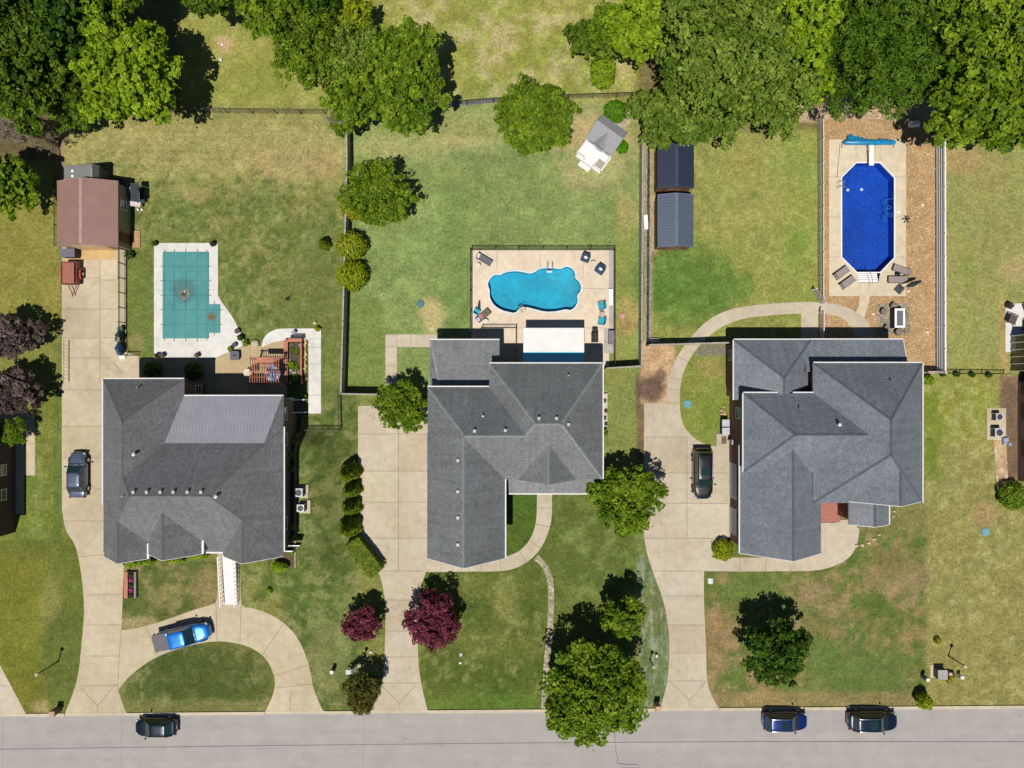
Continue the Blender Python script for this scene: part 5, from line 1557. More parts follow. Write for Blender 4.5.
fence('picket_fence', 'pale picket fence on the left side of the orange gravel', [(817.6, 120), (817.8, 300)], 1.4, 'picket', PINKW)
fence('picket_fence', 'short pale picket fence crossing the path behind the brick house', [(818.6, 312), (818.6, 341)], 1.3, 'picket', PINKW)
fence('rail_fence', 'white rail fence on the right side of the orange gravel', [(935.6, 146), (936, 373)], 1.6, 'rail', WHITE, None, 2.39)
fence('metal_fence', 'black metal fence from the white rail fence to the right edge house', [(937, 373.4), (1003, 374)], 1.2, 'metal', BLACK)
fence('board_fence', 'short dark-shaded board fence joining grey hip-roofed house and rail fence', [(919, 372), (935, 372.4)], 1.6, 'board', WGREY)
fence('metal_fence', 'black metal fence along the right side of the barn driveway', [(125.7, 250), (125.7, 352)], 1.35, 'metal', BLACK, None, 1.45)
fence('metal_gate', 'black metal gate at the end of the barn driveway fence', [(127, 355.5), (138.8, 355.5)], 1.2, 'metal', BLACK, None, 1.3, 'gate')
fence('metal_fence', 'black metal fence corner below the long white walk', [(340.3, 396), (341, 429.5), (304, 429.5)], 1.2, 'metal', BLACK)
fence('metal_fence', 'black metal fence corner between pool deck and white patio cover', [(482, 328), (515.8, 328), (515.8, 361)], 1.1, 'metal', BLACK)
gt = thing('fence_gate', 'open white gate leaf standing by the curved path', 'gate', G(816, 297), math.radians(-58))
m = MB()
for i in range(9):
    m.box((-.72 + i * .18, 0, .08), (.09, .03, 1.15))
for z in (.25, 1.0):
    m.bar((-.8, .03, z), (.8, .03, z), .04, .09)
m.build('gate_panel', PINKW, gt)
for sx in (-.84, .84):
    m = MB(); m.box((sx, 0, 0), (.1, .1, 1.3)); m.build('post', WHITE, gt)

# ------------------------------------------------------------------ vehicles
def rrect(xr, xf, hw, n=40, e=4.0, ef=None):
    pts = []
    cx, hx = (xr + xf) / 2, (xf - xr) / 2
    for k in range(n):
        a = 2 * math.pi * k / n
        c, s_ = math.cos(a), math.sin(a)
        ee = ef if (ef and c > 0) else e
        pts.append((cx + hx * math.copysign(abs(c) ** (2 / ee), c), hw * math.copysign(abs(s_) ** (2 / ee), s_)))
    return pts
def carpaint(name, rgb, metal=.35):
    if name in _mats:
        return _mats[name]
    m, t, b = nt(name)
    b.inputs['Base Color'].default_value = (*rgb, 1)
    b.inputs['Metallic'].default_value = metal
    b.inputs['Roughness'].default_value = .32
    b.inputs['Coat Weight'].default_value = 1.0
    b.inputs['Coat Roughness'].default_value = .03
    _mats[name] = m
    return m
LAMP_C = M('lamp_clear', (.3, .32, .34), .15, .02)
LAMP_R = M('lamp_red', (.16, .01, .012), .2, .02)
def car(name, label, cat, px, py, deg, L, W, Ht, paint, cab, group=None, bed=False, rails=False):
    """cab = (rear foot, rear roof, front roof, front foot) along the length, metres from the middle, front = +x"""
    t = thing(name, label, cat, G(px, py), math.radians(deg), group)
    belt = Ht * .60
    mb = MB(); n = 44
    rings = []
    def zhood(x, z):
        u = max(0, (x - cab[3]) / (L / 2 - cab[3])); v = max(0, (-x + cab[0]) / (L / 2 + cab[0])) if not bed else 0
        return z - .16 * u ** 1.6 * (z / belt) - .10 * v ** 2 * (z / belt)
    for z, sx, sy in ((.17, .955, .90), (.38, .995, .985), (belt * .62, 1.0, 1.0), (belt * .86, .985, .975), (belt * .96, .96, .945), (belt, .93, .90)):
        rings.append([(x, y, zhood(x, z)) for x, y in rrect(-L / 2 * sx, L / 2 * sx, W / 2 * sy, n, 5.5, 3.6)])
    for sc, up in ((.80, .03), (.5, .055), (.2, .065)):
        rings.append([(x, y, zhood(x, belt) + up) for x, y in rrect(-L / 2 * .93 * sc, L / 2 * .93 * sc, W / 2 * .9 * sc, n, 5.0, 3.8)])
    vs = [v for r in rings for v in r]; fs = []
    for i in range(len(rings) - 1):
        for k in range(n):
            fs.append((i * n + k, i * n + (k + 1) % n, (i + 1) * n + (k + 1) % n, (i + 1) * n + k))
    fs.append(tuple(range(n))[::-1]); fs.append(tuple(range((len(rings) - 1) * n, len(rings) * n)))
    mb.add(vs, fs)
    mb.build('body', paint, t, False, True)
    # wheel arch trims and sills
    r_, rr, fr, f_ = cab
    wb, wt, zr = W / 2 * .90, W / 2 * (.80 if bed else .72), Ht
    # roof with pillars
    mb = MB()
    rings = []
    for sc, z in ((1.0, zr - .09), (1.02, zr - .05), (.97, zr - .01), (.8, zr + .02), (.4, zr + .035)):
        mid = (rr + fr) / 2
        rings.append([(mid + (x - mid) * sc, y * sc, z) for x, y in rrect(rr, fr, wt, n, 6, 5)])
    vs = [v for r in rings for v in r]; fs = []
    for i in range(len(rings) - 1):
        for k in range(n):
            fs.append((i * n + k, i * n + (k + 1) % n, (i + 1) * n + (k + 1) % n, (i + 1) * n + k))
    fs.append(tuple(range(n))[::-1]); fs.append(tuple(range((len(rings) - 1) * n, len(rings) * n)))
    mb.add(vs, fs)
    for sy in (-1, 1):
        mb.bar((f_, sy * (wb - .05), belt - .02), (fr, sy * (wt - .04), zr - .05), .07, .07)
        mb.bar((r_, sy * (wb - .05), belt - .02), (rr, sy * (wt - .04), zr - .05), .12, .09)
        xm = (r_ + f_) / 2; mb.bar((xm, sy * wb, belt), (xm, sy * (wt + .005), zr - .06), .09, .03)
    mb.build('roof', paint, t, False, True)
    def quad(nm, pts):
        q = MB(); p = [Vector(v) for v in pts]; nn = (p[1] - p[0]).cross(p[3] - p[0]).normalized() * .012
        q.add(p + [v - nn for v in p], [(0, 1, 2, 3), (7, 6, 5, 4), (0, 4, 5, 1), (1, 5, 6, 2), (2, 6, 7, 3), (3, 7, 4, 0)])
        return q.build(nm, GLASS, t)
    z0, z1 = belt - .03, zr - .06
    quad('windshield', [(f_ + .03, -wb + .02, z0 - .03), (f_ + .03, wb - .02, z0 - .03), (fr + .0, wt - .02, z1 + .01), (fr + .0, -wt + .02, z1 + .01)])
    quad('rear_window', [(r_ - .02, wb - .04, z0), (r_ - .02, -wb + .04, z0), (rr, -wt + .03, z1), (rr, wt - .03, z1)])
    for sy in (-1, 1):
        quad('side_window', [(r_, sy * wb, z0), (f_, sy * wb, z0), (fr, sy * wt, z1), (rr, sy * wt, z1)])
    for x in (-L * .30, L * .31):
        for sy in (-1, 1):
            w = MB(); rad = .34 if not bed else .39
            w.tube([(x, sy * (W / 2 - .24), rad), (x, sy * (W / 2 - .03), rad), (x, sy * (W / 2 + .005), rad)], [rad, rad, rad * .92], 18)
            o = w.build('wheel', RUBBER, t)
            q = MB(); q.tube([(x, sy * (W / 2 + .006), rad), (x, sy * (W / 2 + .022), rad)], [rad * .62, rad * .56], 14); q.build('rim', STEEL, o)
            a = MB(); a.lathe((0, 0, 0), [(rad * 1.13, -.015), (rad * 1.13, .015)], 18)
            bm_v = [(x + v[0], sy * (W / 2 * .998) + v[2], rad + v[1]) for v in a.v]
            a.v = bm_v; a.build('wheel_arch', RUBBER, t)
    for sy in (-1, 1):
        q = MB(); q.blob((f_ - .22, sy * (W / 2 + .11), belt + .08), (.09, .14, .08), 1, 0.02); q.build('side_mirror', BLACK, t, False, True)
        q = MB(); q.blob((L / 2 * .915, sy * W / 2 * .70, belt * .70), (.13, .2, .08), 2, 0.0); q.build('headlight', LAMP_C, t, False, True)
        q = MB(); q.blob((-L / 2 * .95, sy * W / 2 * .80, belt * .74), (.11, .14, .12), 2, 0.0); q.build('taillight', LAMP_R, t, False, True)
    if rails:
        for sy in (-1, 1):
            q = MB(); q.tube([(rr + .1, sy * (wt - .07), zr + .02), (rr + .3, sy * (wt - .07), zr + .08), (fr - .3, sy * (wt - .07), zr + .08), (fr - .1, sy * (wt - .07), zr + .02)], .025, 6); q.build('roof_rail', STEEL, t, False, True)
    q = MB(); q.bar((f_ + .07, -wb + .12, belt + .035), (f_ + .07, wb - .12, belt + .035), .1, .03); q.build('cowl', RUBBER, t)
    for sy in (-1, 1):
        q = MB(); q.bar((f_ + .06, sy * .1 - .05, belt + .06), (f_ - .12, sy * .1 + sy * .42, belt + .15), .025, .02); q.build('wiper', RUBBER, t)
        q = MB(); q.tube([(f_ + .1, sy * wb * .80, zhood(f_ + .1, belt) + .048), ((f_ + L / 2) / 2, sy * wb * .74, zhood((f_ + L / 2) / 2, belt) + .05), (L / 2 * .80, sy * wb * .58, zhood(L / 2 * .80, belt) + .045)], .014, 5); q.build('hood_seam', RUBBER, t)
    q = MB(); q.box((L / 2 * .975, 0, belt * .50), (.06, W * .55, .16)); q.build('grille', RUBBER, t)
    q = MB(); q.box((-L / 2 * .99, 0, belt * .55), (.03, .34, .16)); q.build('number_plate', M('plate_white', (.5, .5, .5), .5), t)
    if rails:
        q = MB(); q.prism([((rr + fr) / 2 + .42 + x, y) for x, y in rrect(-.42, .42, wt * .62, 28, 6)], zr + .018, zr + .046); q.build('sunroof', GLASS, t)
    if bed:
        q = MB(); q.box(((-L / 2 + r_) / 2 - .02, 0, belt + .02), (L / 2 + r_ - .12, W * .86, .07))
        for i in range(4):
            q.box((-L / 2 + .3 + i * .38, 0, belt + .088), (.10, W * .84, .012))
        q.build('bed_cover', M('bed_cover_grey', S(104, 102, 108), .7, .1), t)
    return t
car('parked_car', 'blue-grey sedan parked on the long driveway of metal-roofed house', 'car', 81.4, 474, 90, 4.75, 1.84, 1.46, carpaint('paint_silver', S(110, 120, 142), .5), (-1.75, -1.15, .30, 1.10))
car('pickup_truck', 'bright blue pickup truck with grey bed cover on curved drive', 'truck', 186.2, 633.4, 13.5, 5.75, 2.0, 1.98, carpaint('paint_blue', S(0, 122, 214), .3), (-1.10, -.98, .70, 1.42), bed=True)
car('parked_car', 'dark teal hatchback parked alone at the kerb by the curved drive', 'car', 159.2, 723.9, 180, 4.25, 1.80, 1.52, carpaint('paint_teal', S(6, 34, 50), .4), (-1.75, -1.35, .30, 1.12))
car('parked_car', 'big black sport utility vehicle parked outside the brick garage', 'car', 700.8, 472.6, -90, 5.25, 2.02, 1.9, carpaint('paint_black', S(4, 7, 11), .0), (-2.35, -2.15, .55, 1.25), rails=True)
car('parked_car', 'left of two blue cars at the kerb, with bright blue hood', 'car', 782.5, 717.8, 0, 4.55, 1.86, 1.66, carpaint('paint_royal', S(8, 44, 118), .4), (-2.05, -1.75, .35, 1.12), rails=True)
car('parked_car', 'right of two blue cars at the kerb, dark navy', 'car', 869, 717.6, 0, 5.05, 1.95, 1.72, carpaint('paint_navy', S(6, 34, 60), .4), (-2.15, -1.85, .40, 1.2), rails=True)

tr = thing('utility_trailer', 'red-brown box trailer standing before the barn', 'trailer', G(75, 274.5), math.radians(90))
RUST = M('trailer_red', S(150, 84, 68), .55, .2, 1.5, .15)
m = MB(); m.box((0, 0, .45), (2.3, 1.55, .06)); 
for sy in (-1, 1):
    m.box((0, sy * .76, .5), (2.3, .05, .55))
for sx in (-1, 1):
    m.box((sx * 1.14, 0, .5), (.05, 1.5, .55))
m.build('cargo_bed', RUST, tr)
m = MB(); m.box((0, .05, 1.0), (2.1, 1.2, .05)); m.build('cover_board', M('trailer_lid', S(164, 100, 84), .6, .12), tr)
for sy in (-1, 1):
    m = MB(); m.tube([(0, sy * .86, .33), (0, sy * 1.02, .33)], .33, 16); o = m.build('wheel', RUBBER, tr); m = MB(); m.tube([(0, sy * 1.021, .33), (0, sy * 1.04, .33)], .17, 12); m.build('rim', STEEL, o)
    m = MB(); m.tube([(-.5, sy * .94, .5), (-.3, sy * .94, .74), (.3, sy * .94, .74), (.5, sy * .94, .5)], .1, 8); m.build('fender', M('fender_red', S(190, 74, 58), .4), tr)
m = MB(); m.bar((-1.1, .45, .4), (-2.1, 0, .42), .07, .08); m.bar((-1.1, -.45, .4), (-2.1, 0, .42), .07, .08); m.bar((-2.0, 0, .42), (-2.35, 0, .44), .08, .09); m.tube([(-2.1, 0, 0), (-2.1, 0, .5)], .03, 8); m.build('tongue', RUST, tr)

# ------------------------------------------------------------------ garden furniture
def lounger(label, px, py, deg, fabric, frame, L=1.9, group=None, back=35, towel=None, wide=.64):
    t = thing('sun_lounger', label, 'lounger', G(px, py), math.radians(deg), group)
    hb = -.25 * L                                   # hinge: back to -x
    bl = L * .5 + hb
    m = MB()
    for sy in (-1, 1):
        m.bar((L / 2, sy * wide / 2, .31), (hb - bl * .8, sy * wide / 2, .31), .05, .05)
    m.bar((L / 2, -wide / 2, .31), (L / 2, wide / 2, .31), .05, .05); m.build('frame', frame, t)
    for sx in (L / 2 - .18, -L / 2 + .2):
        for sy in (-1, 1):
            m = MB(); m.box((sx, sy * (wide / 2 - .02), 0), (.05, .05, .31)); m.build('leg', frame, t)
    m = MB(); m.box(((L / 2 + hb) / 2, 0, .335), (L / 2 - hb, wide - .04, .05)); m.build('seat', fabric, t)
    a = math.radians(back); e = (hb - bl * math.cos(a), .36 + bl * math.sin(a))
    m = MB(); m.bar((hb, 0, .36), (e[0], 0, e[1]), wide - .04, .05); m.build('backrest', fabric, t)
    if towel:
        m = MB(); u = .55; m.bar((hb - bl * math.cos(a) * .2, 0, .36 + bl * math.sin(a) * .2 + .05), (hb - bl * math.cos(a) * .85, 0, .36 + bl * math.sin(a) * .85 + .05), wide * .72, .06); m.build('head_pillow', towel, t)
    return t
def armchair(label, px, py, deg, fabric, frame, name='garden_chair', w=.68, h=.9, group=None, pillow=None):
    t = thing(name, label, 'chair', G(px, py), math.radians(deg), group)     # faces +x
    m = MB(); m.box((.02, 0, .36), (w * .86, w * .86, .08)); m.build('seat', fabric, t)
    m = MB(); m.bar((-w * .36, 0, .42), (-w * .52, 0, h), w * .86, .07); m.build('backrest', fabric, t)
    for sy in (-1, 1):
        m = MB(); m.box((0, sy * w * .48, .58), (w * .8, .08, .045)); m.build('armrest', frame, t)
        for sx in (-1, 1):
            m = MB(); m.box((sx * w * .36, sy * w * .46, 0), (.05, .05, .58)); m.build('leg', frame, t)
    if pillow:
        m = MB(); m.blob((-w * .1, 0, .56), (.17, .22, .11), 3, .05); m.build('pillow', pillow, t, False, True)
    return t
def round_table(label, px, py, r, h, mat, name='round_table', group=None):
    t = thing(name, label, 'table', G(px, py), 0, group)
    m = MB(); m.lathe((0, 0, h - .04), [(r * .97, 0), (r, .015), (r, .03), (r * .97, .04)], 24); m.build('tabletop', mat, t)
    for i in range(4):
        a = i * math.pi / 2 + .6
        m = MB(); m.bar((r * .7 * math.cos(a), r * .7 * math.sin(a), 0), (r * .5 * math.cos(a), r * .5 * math.sin(a), h - .04), .04, .04); m.build('leg', BLACK, t)
    return t
def pot(label, px, py, r, h, mat, plant=None, seed=1, group=None):
    t = thing('plant_pot', label, 'plant pot', G(px, py), 0, group)
    m = MB(); m.lathe((0, 0, 0), [(r * .68, 0), (r * .92, h * .85), (r * 1.04, h * .86), (r * 1.04, h), (r * .9, h), (r * .86, h * .9), (.01, h * .9)], 16); m.build('pot', mat, t, False, True)
    if plant:
        rng = np.random.RandomState(seed); n = 160
        d = rng.normal(size=(n, 3)); d[:, 2] = np.abs(d[:, 2]); d /= np.linalg.norm(d, axis=1, keepdims=True)
        pos = d * np.array([r * 1.3, r * 1.3, r * 1.5]) * rng.uniform(.3, 1, (n, 1)) + np.array([0, 0, h])
        leaf_mesh('foliage', pos, d + rng.normal(size=(n, 3)) * .4, .09, leafcols(n, GREENS[plant], rng), rng, t)
    return t
NAVYF = M('navy_sling', S(44, 72, 98), .8, .1)
GREYF = M('grey_sling', S(108, 106, 112), .8, .1)
TAUPEF = M('taupe_sling', S(156, 142, 138), .8, .1)
TEALF = M('teal_plastic', S(26, 160, 182), .5, .06)
PILL = M('pillow_white', (.62, .68, .74), .8, .05)
BROWNF = M('brown_wicker', S(92, 82, 80), .85, .2, 6, .3)
lounger('grey lounger with pale pillow at the top left corner of the pool deck', 484, 259.5, -30 , GREYF, BLACK, 1.75, towel=PILL)
round_table('small round wire table beside the grey lounger with pale pillow', 478.5, 266, .24, .45, CONC_W, 'side_table')
lt = lounger('dark lounger with rolled towels at the bottom left of the pool deck', 483, 316, 40, M('olive_sling', S(110, 106, 84), .8), BLACK, 1.7)
m = MB(); m.blob((-.05, 0, .44), (.24, .26, .1), 4, .2); tag(m.build('beach_towel', M('towel_pink', S(206, 140, 140), .9, .3, 6, .3), loc=G(481.5, 316.5)), 'crumpled pink towel on the dark lounger', 'towel')
m = MB(); m.blob((0, 0, .62), (.22, .24, .12), 5, .12); tag(m.build('beach_towel', M('towel_pale', S(190, 200, 226), .9, .3, 6, .3), loc=G(478.6, 319.8)), 'pale blue towel bundled on the head of the dark lounger', 'towel')
armchair('teal chair beside the dark lounger with towels', 477, 312, 60, TEALF, TEALF, w=.6)
m = MB(); m.tube([(0, 0, .06), (.02, .5, .07), (.08, .9, .06)], [.16, .13, .06], 8); tag(m.build('pool_float', M('float_dark', S(42, 62, 72), .6), loc=G(479, 309)), 'folded dark pool float beside the teal chair', 'float')
round_table('small round pale table at the foot of the dark lounger', 486, 321.5, .24, .45, CONC_W, 'side_table')
armchair('left of two navy chairs with white pillows at the pool corner', 585, 259, -110, NAVYF, NAVYF, w=.85, pillow=PILL)
armchair('right of two navy chairs with white pillows at the pool corner', 599.5, 270.5, -125, NAVYF, NAVYF, w=.9, pillow=PILL)
round_table('small ring-topped table between the two navy chairs', 592.7, 263.8, .27, .45, DECKM, 'side_table')
armchair('upper of two teal chairs on the right side of the pool deck', 601, 306.5, 190, TEALF, TEALF, w=.75)
armchair('lower of two teal chairs on the right side of the pool deck', 601, 321.5, 170, TEALF, TEALF, w=.75)
round_table('round pinkish table between the two teal chairs', 601.5, 314.3, .26, .5, M('table_pink', S(186, 172, 172), .6), 'side_table')
m = MB(); g = G(610.3, 297.5); m.box((0, 0, .30), (.42, 1.7, .07)); m.box((.05, -.5, .371), (.3, .6, .04)); o = thing('pool_bench', 'long white bench on the grey strip by the free-form pool', 'bench', g); m.build('seat', WHITE, o)
for sx, sy in ((-.14, -.7), (.14, -.7), (-.14, .7), (.14, .7)):
    m = MB(); m.box((sx, sy, 0), (.07, .07, .3)); m.build('leg', WHITE, o)
o = thing('grill', 'black covered barbecue grill beside the white patio cover', 'grill', G(594, 338))
m = MB(); m.box((0, 0, .12), (.62, .9, .75)); m.build('cabinet', BLACK, o)
m = MB(); m.tube([(0, -.48, .95), (0, .48, .95)], .33, 14); m.build('lid', M('grill_lid', (.03, .03, .032), .35), o)
m = MB(); m.box((0, .68, .82), (.55, .4, .05)); m.build('side_shelf', BLACK, o)
for sx in (-.25, .25):
    for sy in (-.38, .38):
        m = MB(); m.lathe((sx, sy, 0), [(.05, 0), (.06, .06), (.05, .12)], 10); m.build('wheel', RUBBER, o)
o = thing('storage_box', 'grey lidded storage box on the strip below the pool bench', 'box', G(611, 337.5))
m = MB(); m.box((0, 0, 0), (.62, 1.35, .52)); m.build('body', M('box_dark', S(60, 58, 62), .7), o); m = MB(); m.box((0, 0, .52), (.68, 1.42, .08), 0, 0, .96); m.build('lid', M('box_lid', S(120, 116, 122), .6), o)

# white patio cover of the middle house
o = thing('patio_cover', 'flat white patio cover at the back of the middle house', 'patio cover', G(554, 345))
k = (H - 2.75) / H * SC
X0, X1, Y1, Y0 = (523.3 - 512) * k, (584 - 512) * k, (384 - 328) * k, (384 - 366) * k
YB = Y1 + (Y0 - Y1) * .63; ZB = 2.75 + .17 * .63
m = MB(); m.bar(((X0 + X1) / 2, YB, ZB), ((X0 + X1) / 2, Y0, 2.92), X1 - X0 - .02, .115); m.build('rear_strip', M('rear_strip_blue', (.18, .64, .86), .4, .05), o, True)  # house-side third of the cover roof, coloured blue instead of white
m = MB()
for i in range(14):
    xx = X0 + (X1 - X0) * (i + .5) / 14
    m.bar((xx, Y1 + .01, 2.822), (xx, YB, ZB + .072), .03, .025)
m.bar(((X0 + X1) / 2, Y1, 2.75), ((X0 + X1) / 2, YB, ZB), X1 - X0, .12); m.build('roof_panel', M('canopy_white', (.70, .70, .69), .5, .06, .8, .05), o, True)
for i in range(9):
    x = X0 + (X1 - X0) * (i + .5) / 9; m = MB(); m.bar((x, Y1 + .04, 2.64), (x, Y0, 2.8), .05, .12); m.build('rafter', WHITE, o, True)
for x in (X0 + .2, (X0 + X1) / 2, X1 - .2):
    m = MB(); m.box((x, Y1 - .25, 0), (.12, .12, 2.66)); m.build('post', WHITE, o, True)
# things beside the middle house
o = thing('plant_stand', 'pale slatted stand along the right wall of middle house', 'stand', G(604.6, 410))
m = MB(); m.box((0, 0, .25), (.5, 3.4, .05)); m.build('shelf', M('stand_pale', S(206, 200, 180), .8), o)
for sy in (-1.5, 0, 1.5):
    m = MB(); m.box((0, sy, 0), (.45, .08, .25)); m.build('leg', M('stand_pale', None), o)
for i, y in enumerate((401, 411, 418, 424, 430, 434)):
    pot(['dark pot at the top end of the pale stand', 'second dark pot on the pale stand', 'third dark pot on the pale stand', 'fourth dark pot on the pale stand', 'leafy pot near the bottom of the pale stand', 'leafy pot at the bottom end of the pale stand'][i], 604 + (i % 2) * 1.2, y, .17, .3, M('pot_dark', (.03, .03, .03), .7), 'olive' if i > 3 else None, 20 + i, 'pots on the pale stand').location.z = .3
# dug-out lids
def lid(label, px, py, r, rgb):
    o = thing('septic_lid', label, 'lid', G(px, py))
    m = MB(); m.lathe((0, 0, 0), [(r * 1.08, 0), (r * 1.08, .05), (r, .06), (r * .96, .09), (.02, .1)], 22); m.build('cover', M('lid_%d' % rgb[0], S(*rgb), .7, .15), o, False, True)
    for a in (0, 1.57, 3.14, 4.71):
        m = MB(); m.tube([(r * .8 * math.cos(a), r * .8 * math.sin(a), .08), (r * .8 * math.cos(a), r * .8 * math.sin(a), .11)], .03, 6); m.build('bolt', BLACK, o)
lid('blue-green round lid in the bare patch of the middle back lawn', 420.8, 304, .36, (74, 124, 132))
lid('blue-green round lid in the small lawn by the curved path', 687.5, 404, .40, (104, 160, 164))
lid('blue-green round lid in the wide right front lawn', 985.5, 532, .40, (112, 168, 176))
lid('pinkish round lid in the bare strip right of the pool fence', 622.5, 316, .27, (206, 150, 140))

# deep pool surroundings
o = thing('diving_board', 'white diving board over the deep blue pool', 'diving board', G(868.7, 154))
m = MB(); m.bar((0, .9, .5), (0, -1.35, .56), .5, .06); m.build('board', WHITE, o)
m = MB(); m.box((0, .55, 0), (.42, .5, .46)); m.build('stand', M('stand_white', (.6, .6, .6), .5), o)
for sx in (-1, 1):
    m = MB(); m.tube([(sx * .3, .7, 0), (sx * .3, .7, .8), (sx * .3, 0, .8), (sx * .3, 0, 0)], .022, 6); m.build('handrail', STEEL, o, False, True)
o = thing('solar_cover_roller', 'turquoise solar blanket bundled on its roller at the pool end', 'cover roller', G(867.2, 144.2))
TURQ = M('turquoise_film', S(28, 140, 190), .35, .3, 3, .2)
m = MB(); m.tube([(-2.65, 0, .55), (-2.4, 0, .55), (0, .0, .55), (2.4, 0, .55), (2.65, 0, .55)], [.08, .26, .29, .26, .08], 14); m.build('blanket_roll', TURQ, o, False, True)
rng = np.random.RandomState(3); m = MB(); nx_ = 40
top = [(-2.2 + 4.4 * i / (nx_ - 1), .9 * max(.25, 1 - abs(i - 4) / 26) * rng.uniform(.8, 1.1) if i < 30 else .35 * rng.uniform(.6, 1.2)) for i in range(nx_)]
vs, fs = [], []
for j in range(5):
    for i, (x, yy) in enumerate(top):
        vs.append((x, .2 + yy * j / 4 * .85, .55 - .35 * j / 4 + .06 * math.sin(i * 1.7 + j * 2)))
for j in range(4):
    for i in range(nx_ - 1):
        fs.append((j * nx_ + i, j * nx_ + i + 1, (j + 1) * nx_ + i + 1, (j + 1) * nx_ + i))
m.add(vs, fs); m.build('loose_blanket', TURQ, o, False, True)
for sx in (-1, 1):
    m = MB(); m.tube([(sx * 2.66, -.4, 0), (sx * 2.66, 0, .55), (sx * 2.66, .4, 0)], .03, 6); m.build('stand', STEEL, o, False, True)
LG = 'taupe loungers around the deep blue pool'
lounger('upper of two taupe loungers left of the white pool steps', 839.5, 273.5, 36, TAUPEF, BLACK, 1.75, LG, wide=.68)
lounger('lower of two taupe loungers left of the white pool steps', 845.5, 283, 36, TAUPEF, BLACK, 1.75, LG, wide=.68)
lounger('tilted taupe lounger right of the white pool steps', 900.5, 270.5, 160, TAUPEF, BLACK, 1.9, LG, wide=.68)
lounger('straight taupe lounger right of the white pool steps', 896, 280, 180, TAUPEF, BLACK, 1.9, LG, wide=.68)
o = thing('small_table', 'small dark round table between the two right loungers', 'table', G(896, 275))
m = MB(); m.lathe((0, 0, .4), [(.22, 0), (.23, .03), (.2, .05)], 14); m.build('tabletop', BLACK, o); m = MB(); m.tube([(0, 0, 0), (0, 0, .4)], .04, 8); m.build('leg', BLACK, o)
o = thing('patio_umbrella', 'folded dark umbrella lying out from its square weighted base', 'umbrella', G(899, 289), math.radians(18))
m = MB(); m.box((0, 0, 0), (.85, .85, .16), .5, 0, .9); m.build('base', M('umb_base', S(70, 70, 74), .7), o)
m = MB(); m.tube([(0, .05, .1), (0, .05, .9), (.35, .05, 1.6)], .035, 8); m.build('pole', BLACK, o, False, True)
m = MB(); m.tube([(.1, .05, 1.35), (.6, .1, 1.55), (1.5, .12, 1.3), (1.75, .12, 1.2)], [.12, .26, .15, .03], 10); m.build('canopy', M('umb_navy', S(36, 48, 66), .8), o, False, True)
o = thing('grill_island', 'white framed box with grey slatted top on the pebble pad', 'outdoor unit', G(894.5, 319))
m = MB(); m.box((0, 0, 0), (1.0, 1.9, .96)); m.build('body', M('unit_black', (.015, .015, .017), .6), o)
m = MB()
for sx in (-1, 1):
    m.box((sx * .42, 0, .96), (.2, 1.95, .07))
for sy in (-1, 1):
    m.box((0, sy * .87, .96), (.64, .21, .068))
m.build('rim', WHITE, o)
m = MB()
for i in range(12):
    m.box((0, -.7 + i * .127, .965), (.63, .085, .03))
m.build('slatted_top', M('slat_grey', S(122, 132, 144), .6), o)
BK = M('boulder', S(120, 104, 92), .95, .3, 3, .3, bump=.5)
for i, (x, y, r_) in enumerate([(882, 311.5, .34), (892, 306, .36), (903.5, 316, .36), (897, 332, .4), (884.5, 327, .22)]):
    lab = ['wicker stool at the top left of the pebble pad', 'wicker stool above the white framed box', 'wicker stool right of the white framed box', 'wicker stool below the white framed box', 'small wicker stool at the bottom left of the pebble pad'][i]
    o = thing('wicker_stool', lab, 'stool', G(x, y), 0, 'wicker stools on the pebble pad')
    m = MB(); m.lathe((0, 0, 0), [(r_ * .8, 0), (r_, .2), (r_ * .85, .42)], 14); m.build('base', BROWNF, o, False, True)
    m = MB(); m.lathe((0, 0, .42), [(r_ * .9, 0), (r_ * .9, .05), (r_ * .6, .08)], 14); m.build('cushion', M('cushion_brown', S(132, 118, 108), .9, .2), o, False, True)
o = thing('pressure_tank', 'white tank lying on orange gravel under the right trees', 'tank', G(912, 125.5), math.radians(4))
m = MB(); m.tube([(-.62, 0, .4), (-.5, 0, .4), (.45, 0, .4), (.6, 0, .4)], [.12, .32, .32, .1], 14); m.build('body', WHITE, o, False, True)
for sx in (-.35, .35):
    m = MB(); m.box((sx, 0, 0), (.08, .5, .12)); m.build('foot', STEEL, o)
m = MB(); m.lathe((0, 0, 0), [(.16, 0), (.16, .05), (.1, .06)], 12); tag(m.build('skimmer_lid', WHITE, loc=G(898.5, 212)), 'small white skimmer lid right of the deep blue pool', 'lid')
m = MB()
for i in range(6):
    a = i * 1.05; m.tube([(0, 0, .25), (.3 * math.cos(a), .3 * math.sin(a), .35), (.42 * math.cos(a), .42 * math.sin(a), .1)], .04, 6)
tag(m.build('spider_sprinkler', BLACK, loc=G(905.5, 219.5)), 'dark many-armed sprinkler on the right edge of the sand deck', 'sprinkler')
m = MB(); pts = []
for i in range(40):
    a = i * .42; r_ = 1.2 * (1 - i / 60)
    pts.append((.1 * math.sin(i * .3) + .33 * math.cos(a) * (1 if i > 18 else 2.0 * (1 - i / 30)), -i * .05 + .33 * math.sin(a), -.06))
m.tube(pts, .025, 6); tag(m.build('pool_hose', M('hose_blue', S(60, 130, 220), .4), loc=G(889, 200)), 'pale blue hose looping on the deep blue water', 'hose')
m = MB(); m.tube([(0, 0, .03), (-.1, -1.2, .03), (-.25, -2.6, .03), (-.32, -3.6, .03)], .02, 6); tag(m.build('pool_hose', BLACK, loc=G(840, 143)), 'thin black hose along the left side of diving board deck', 'hose')
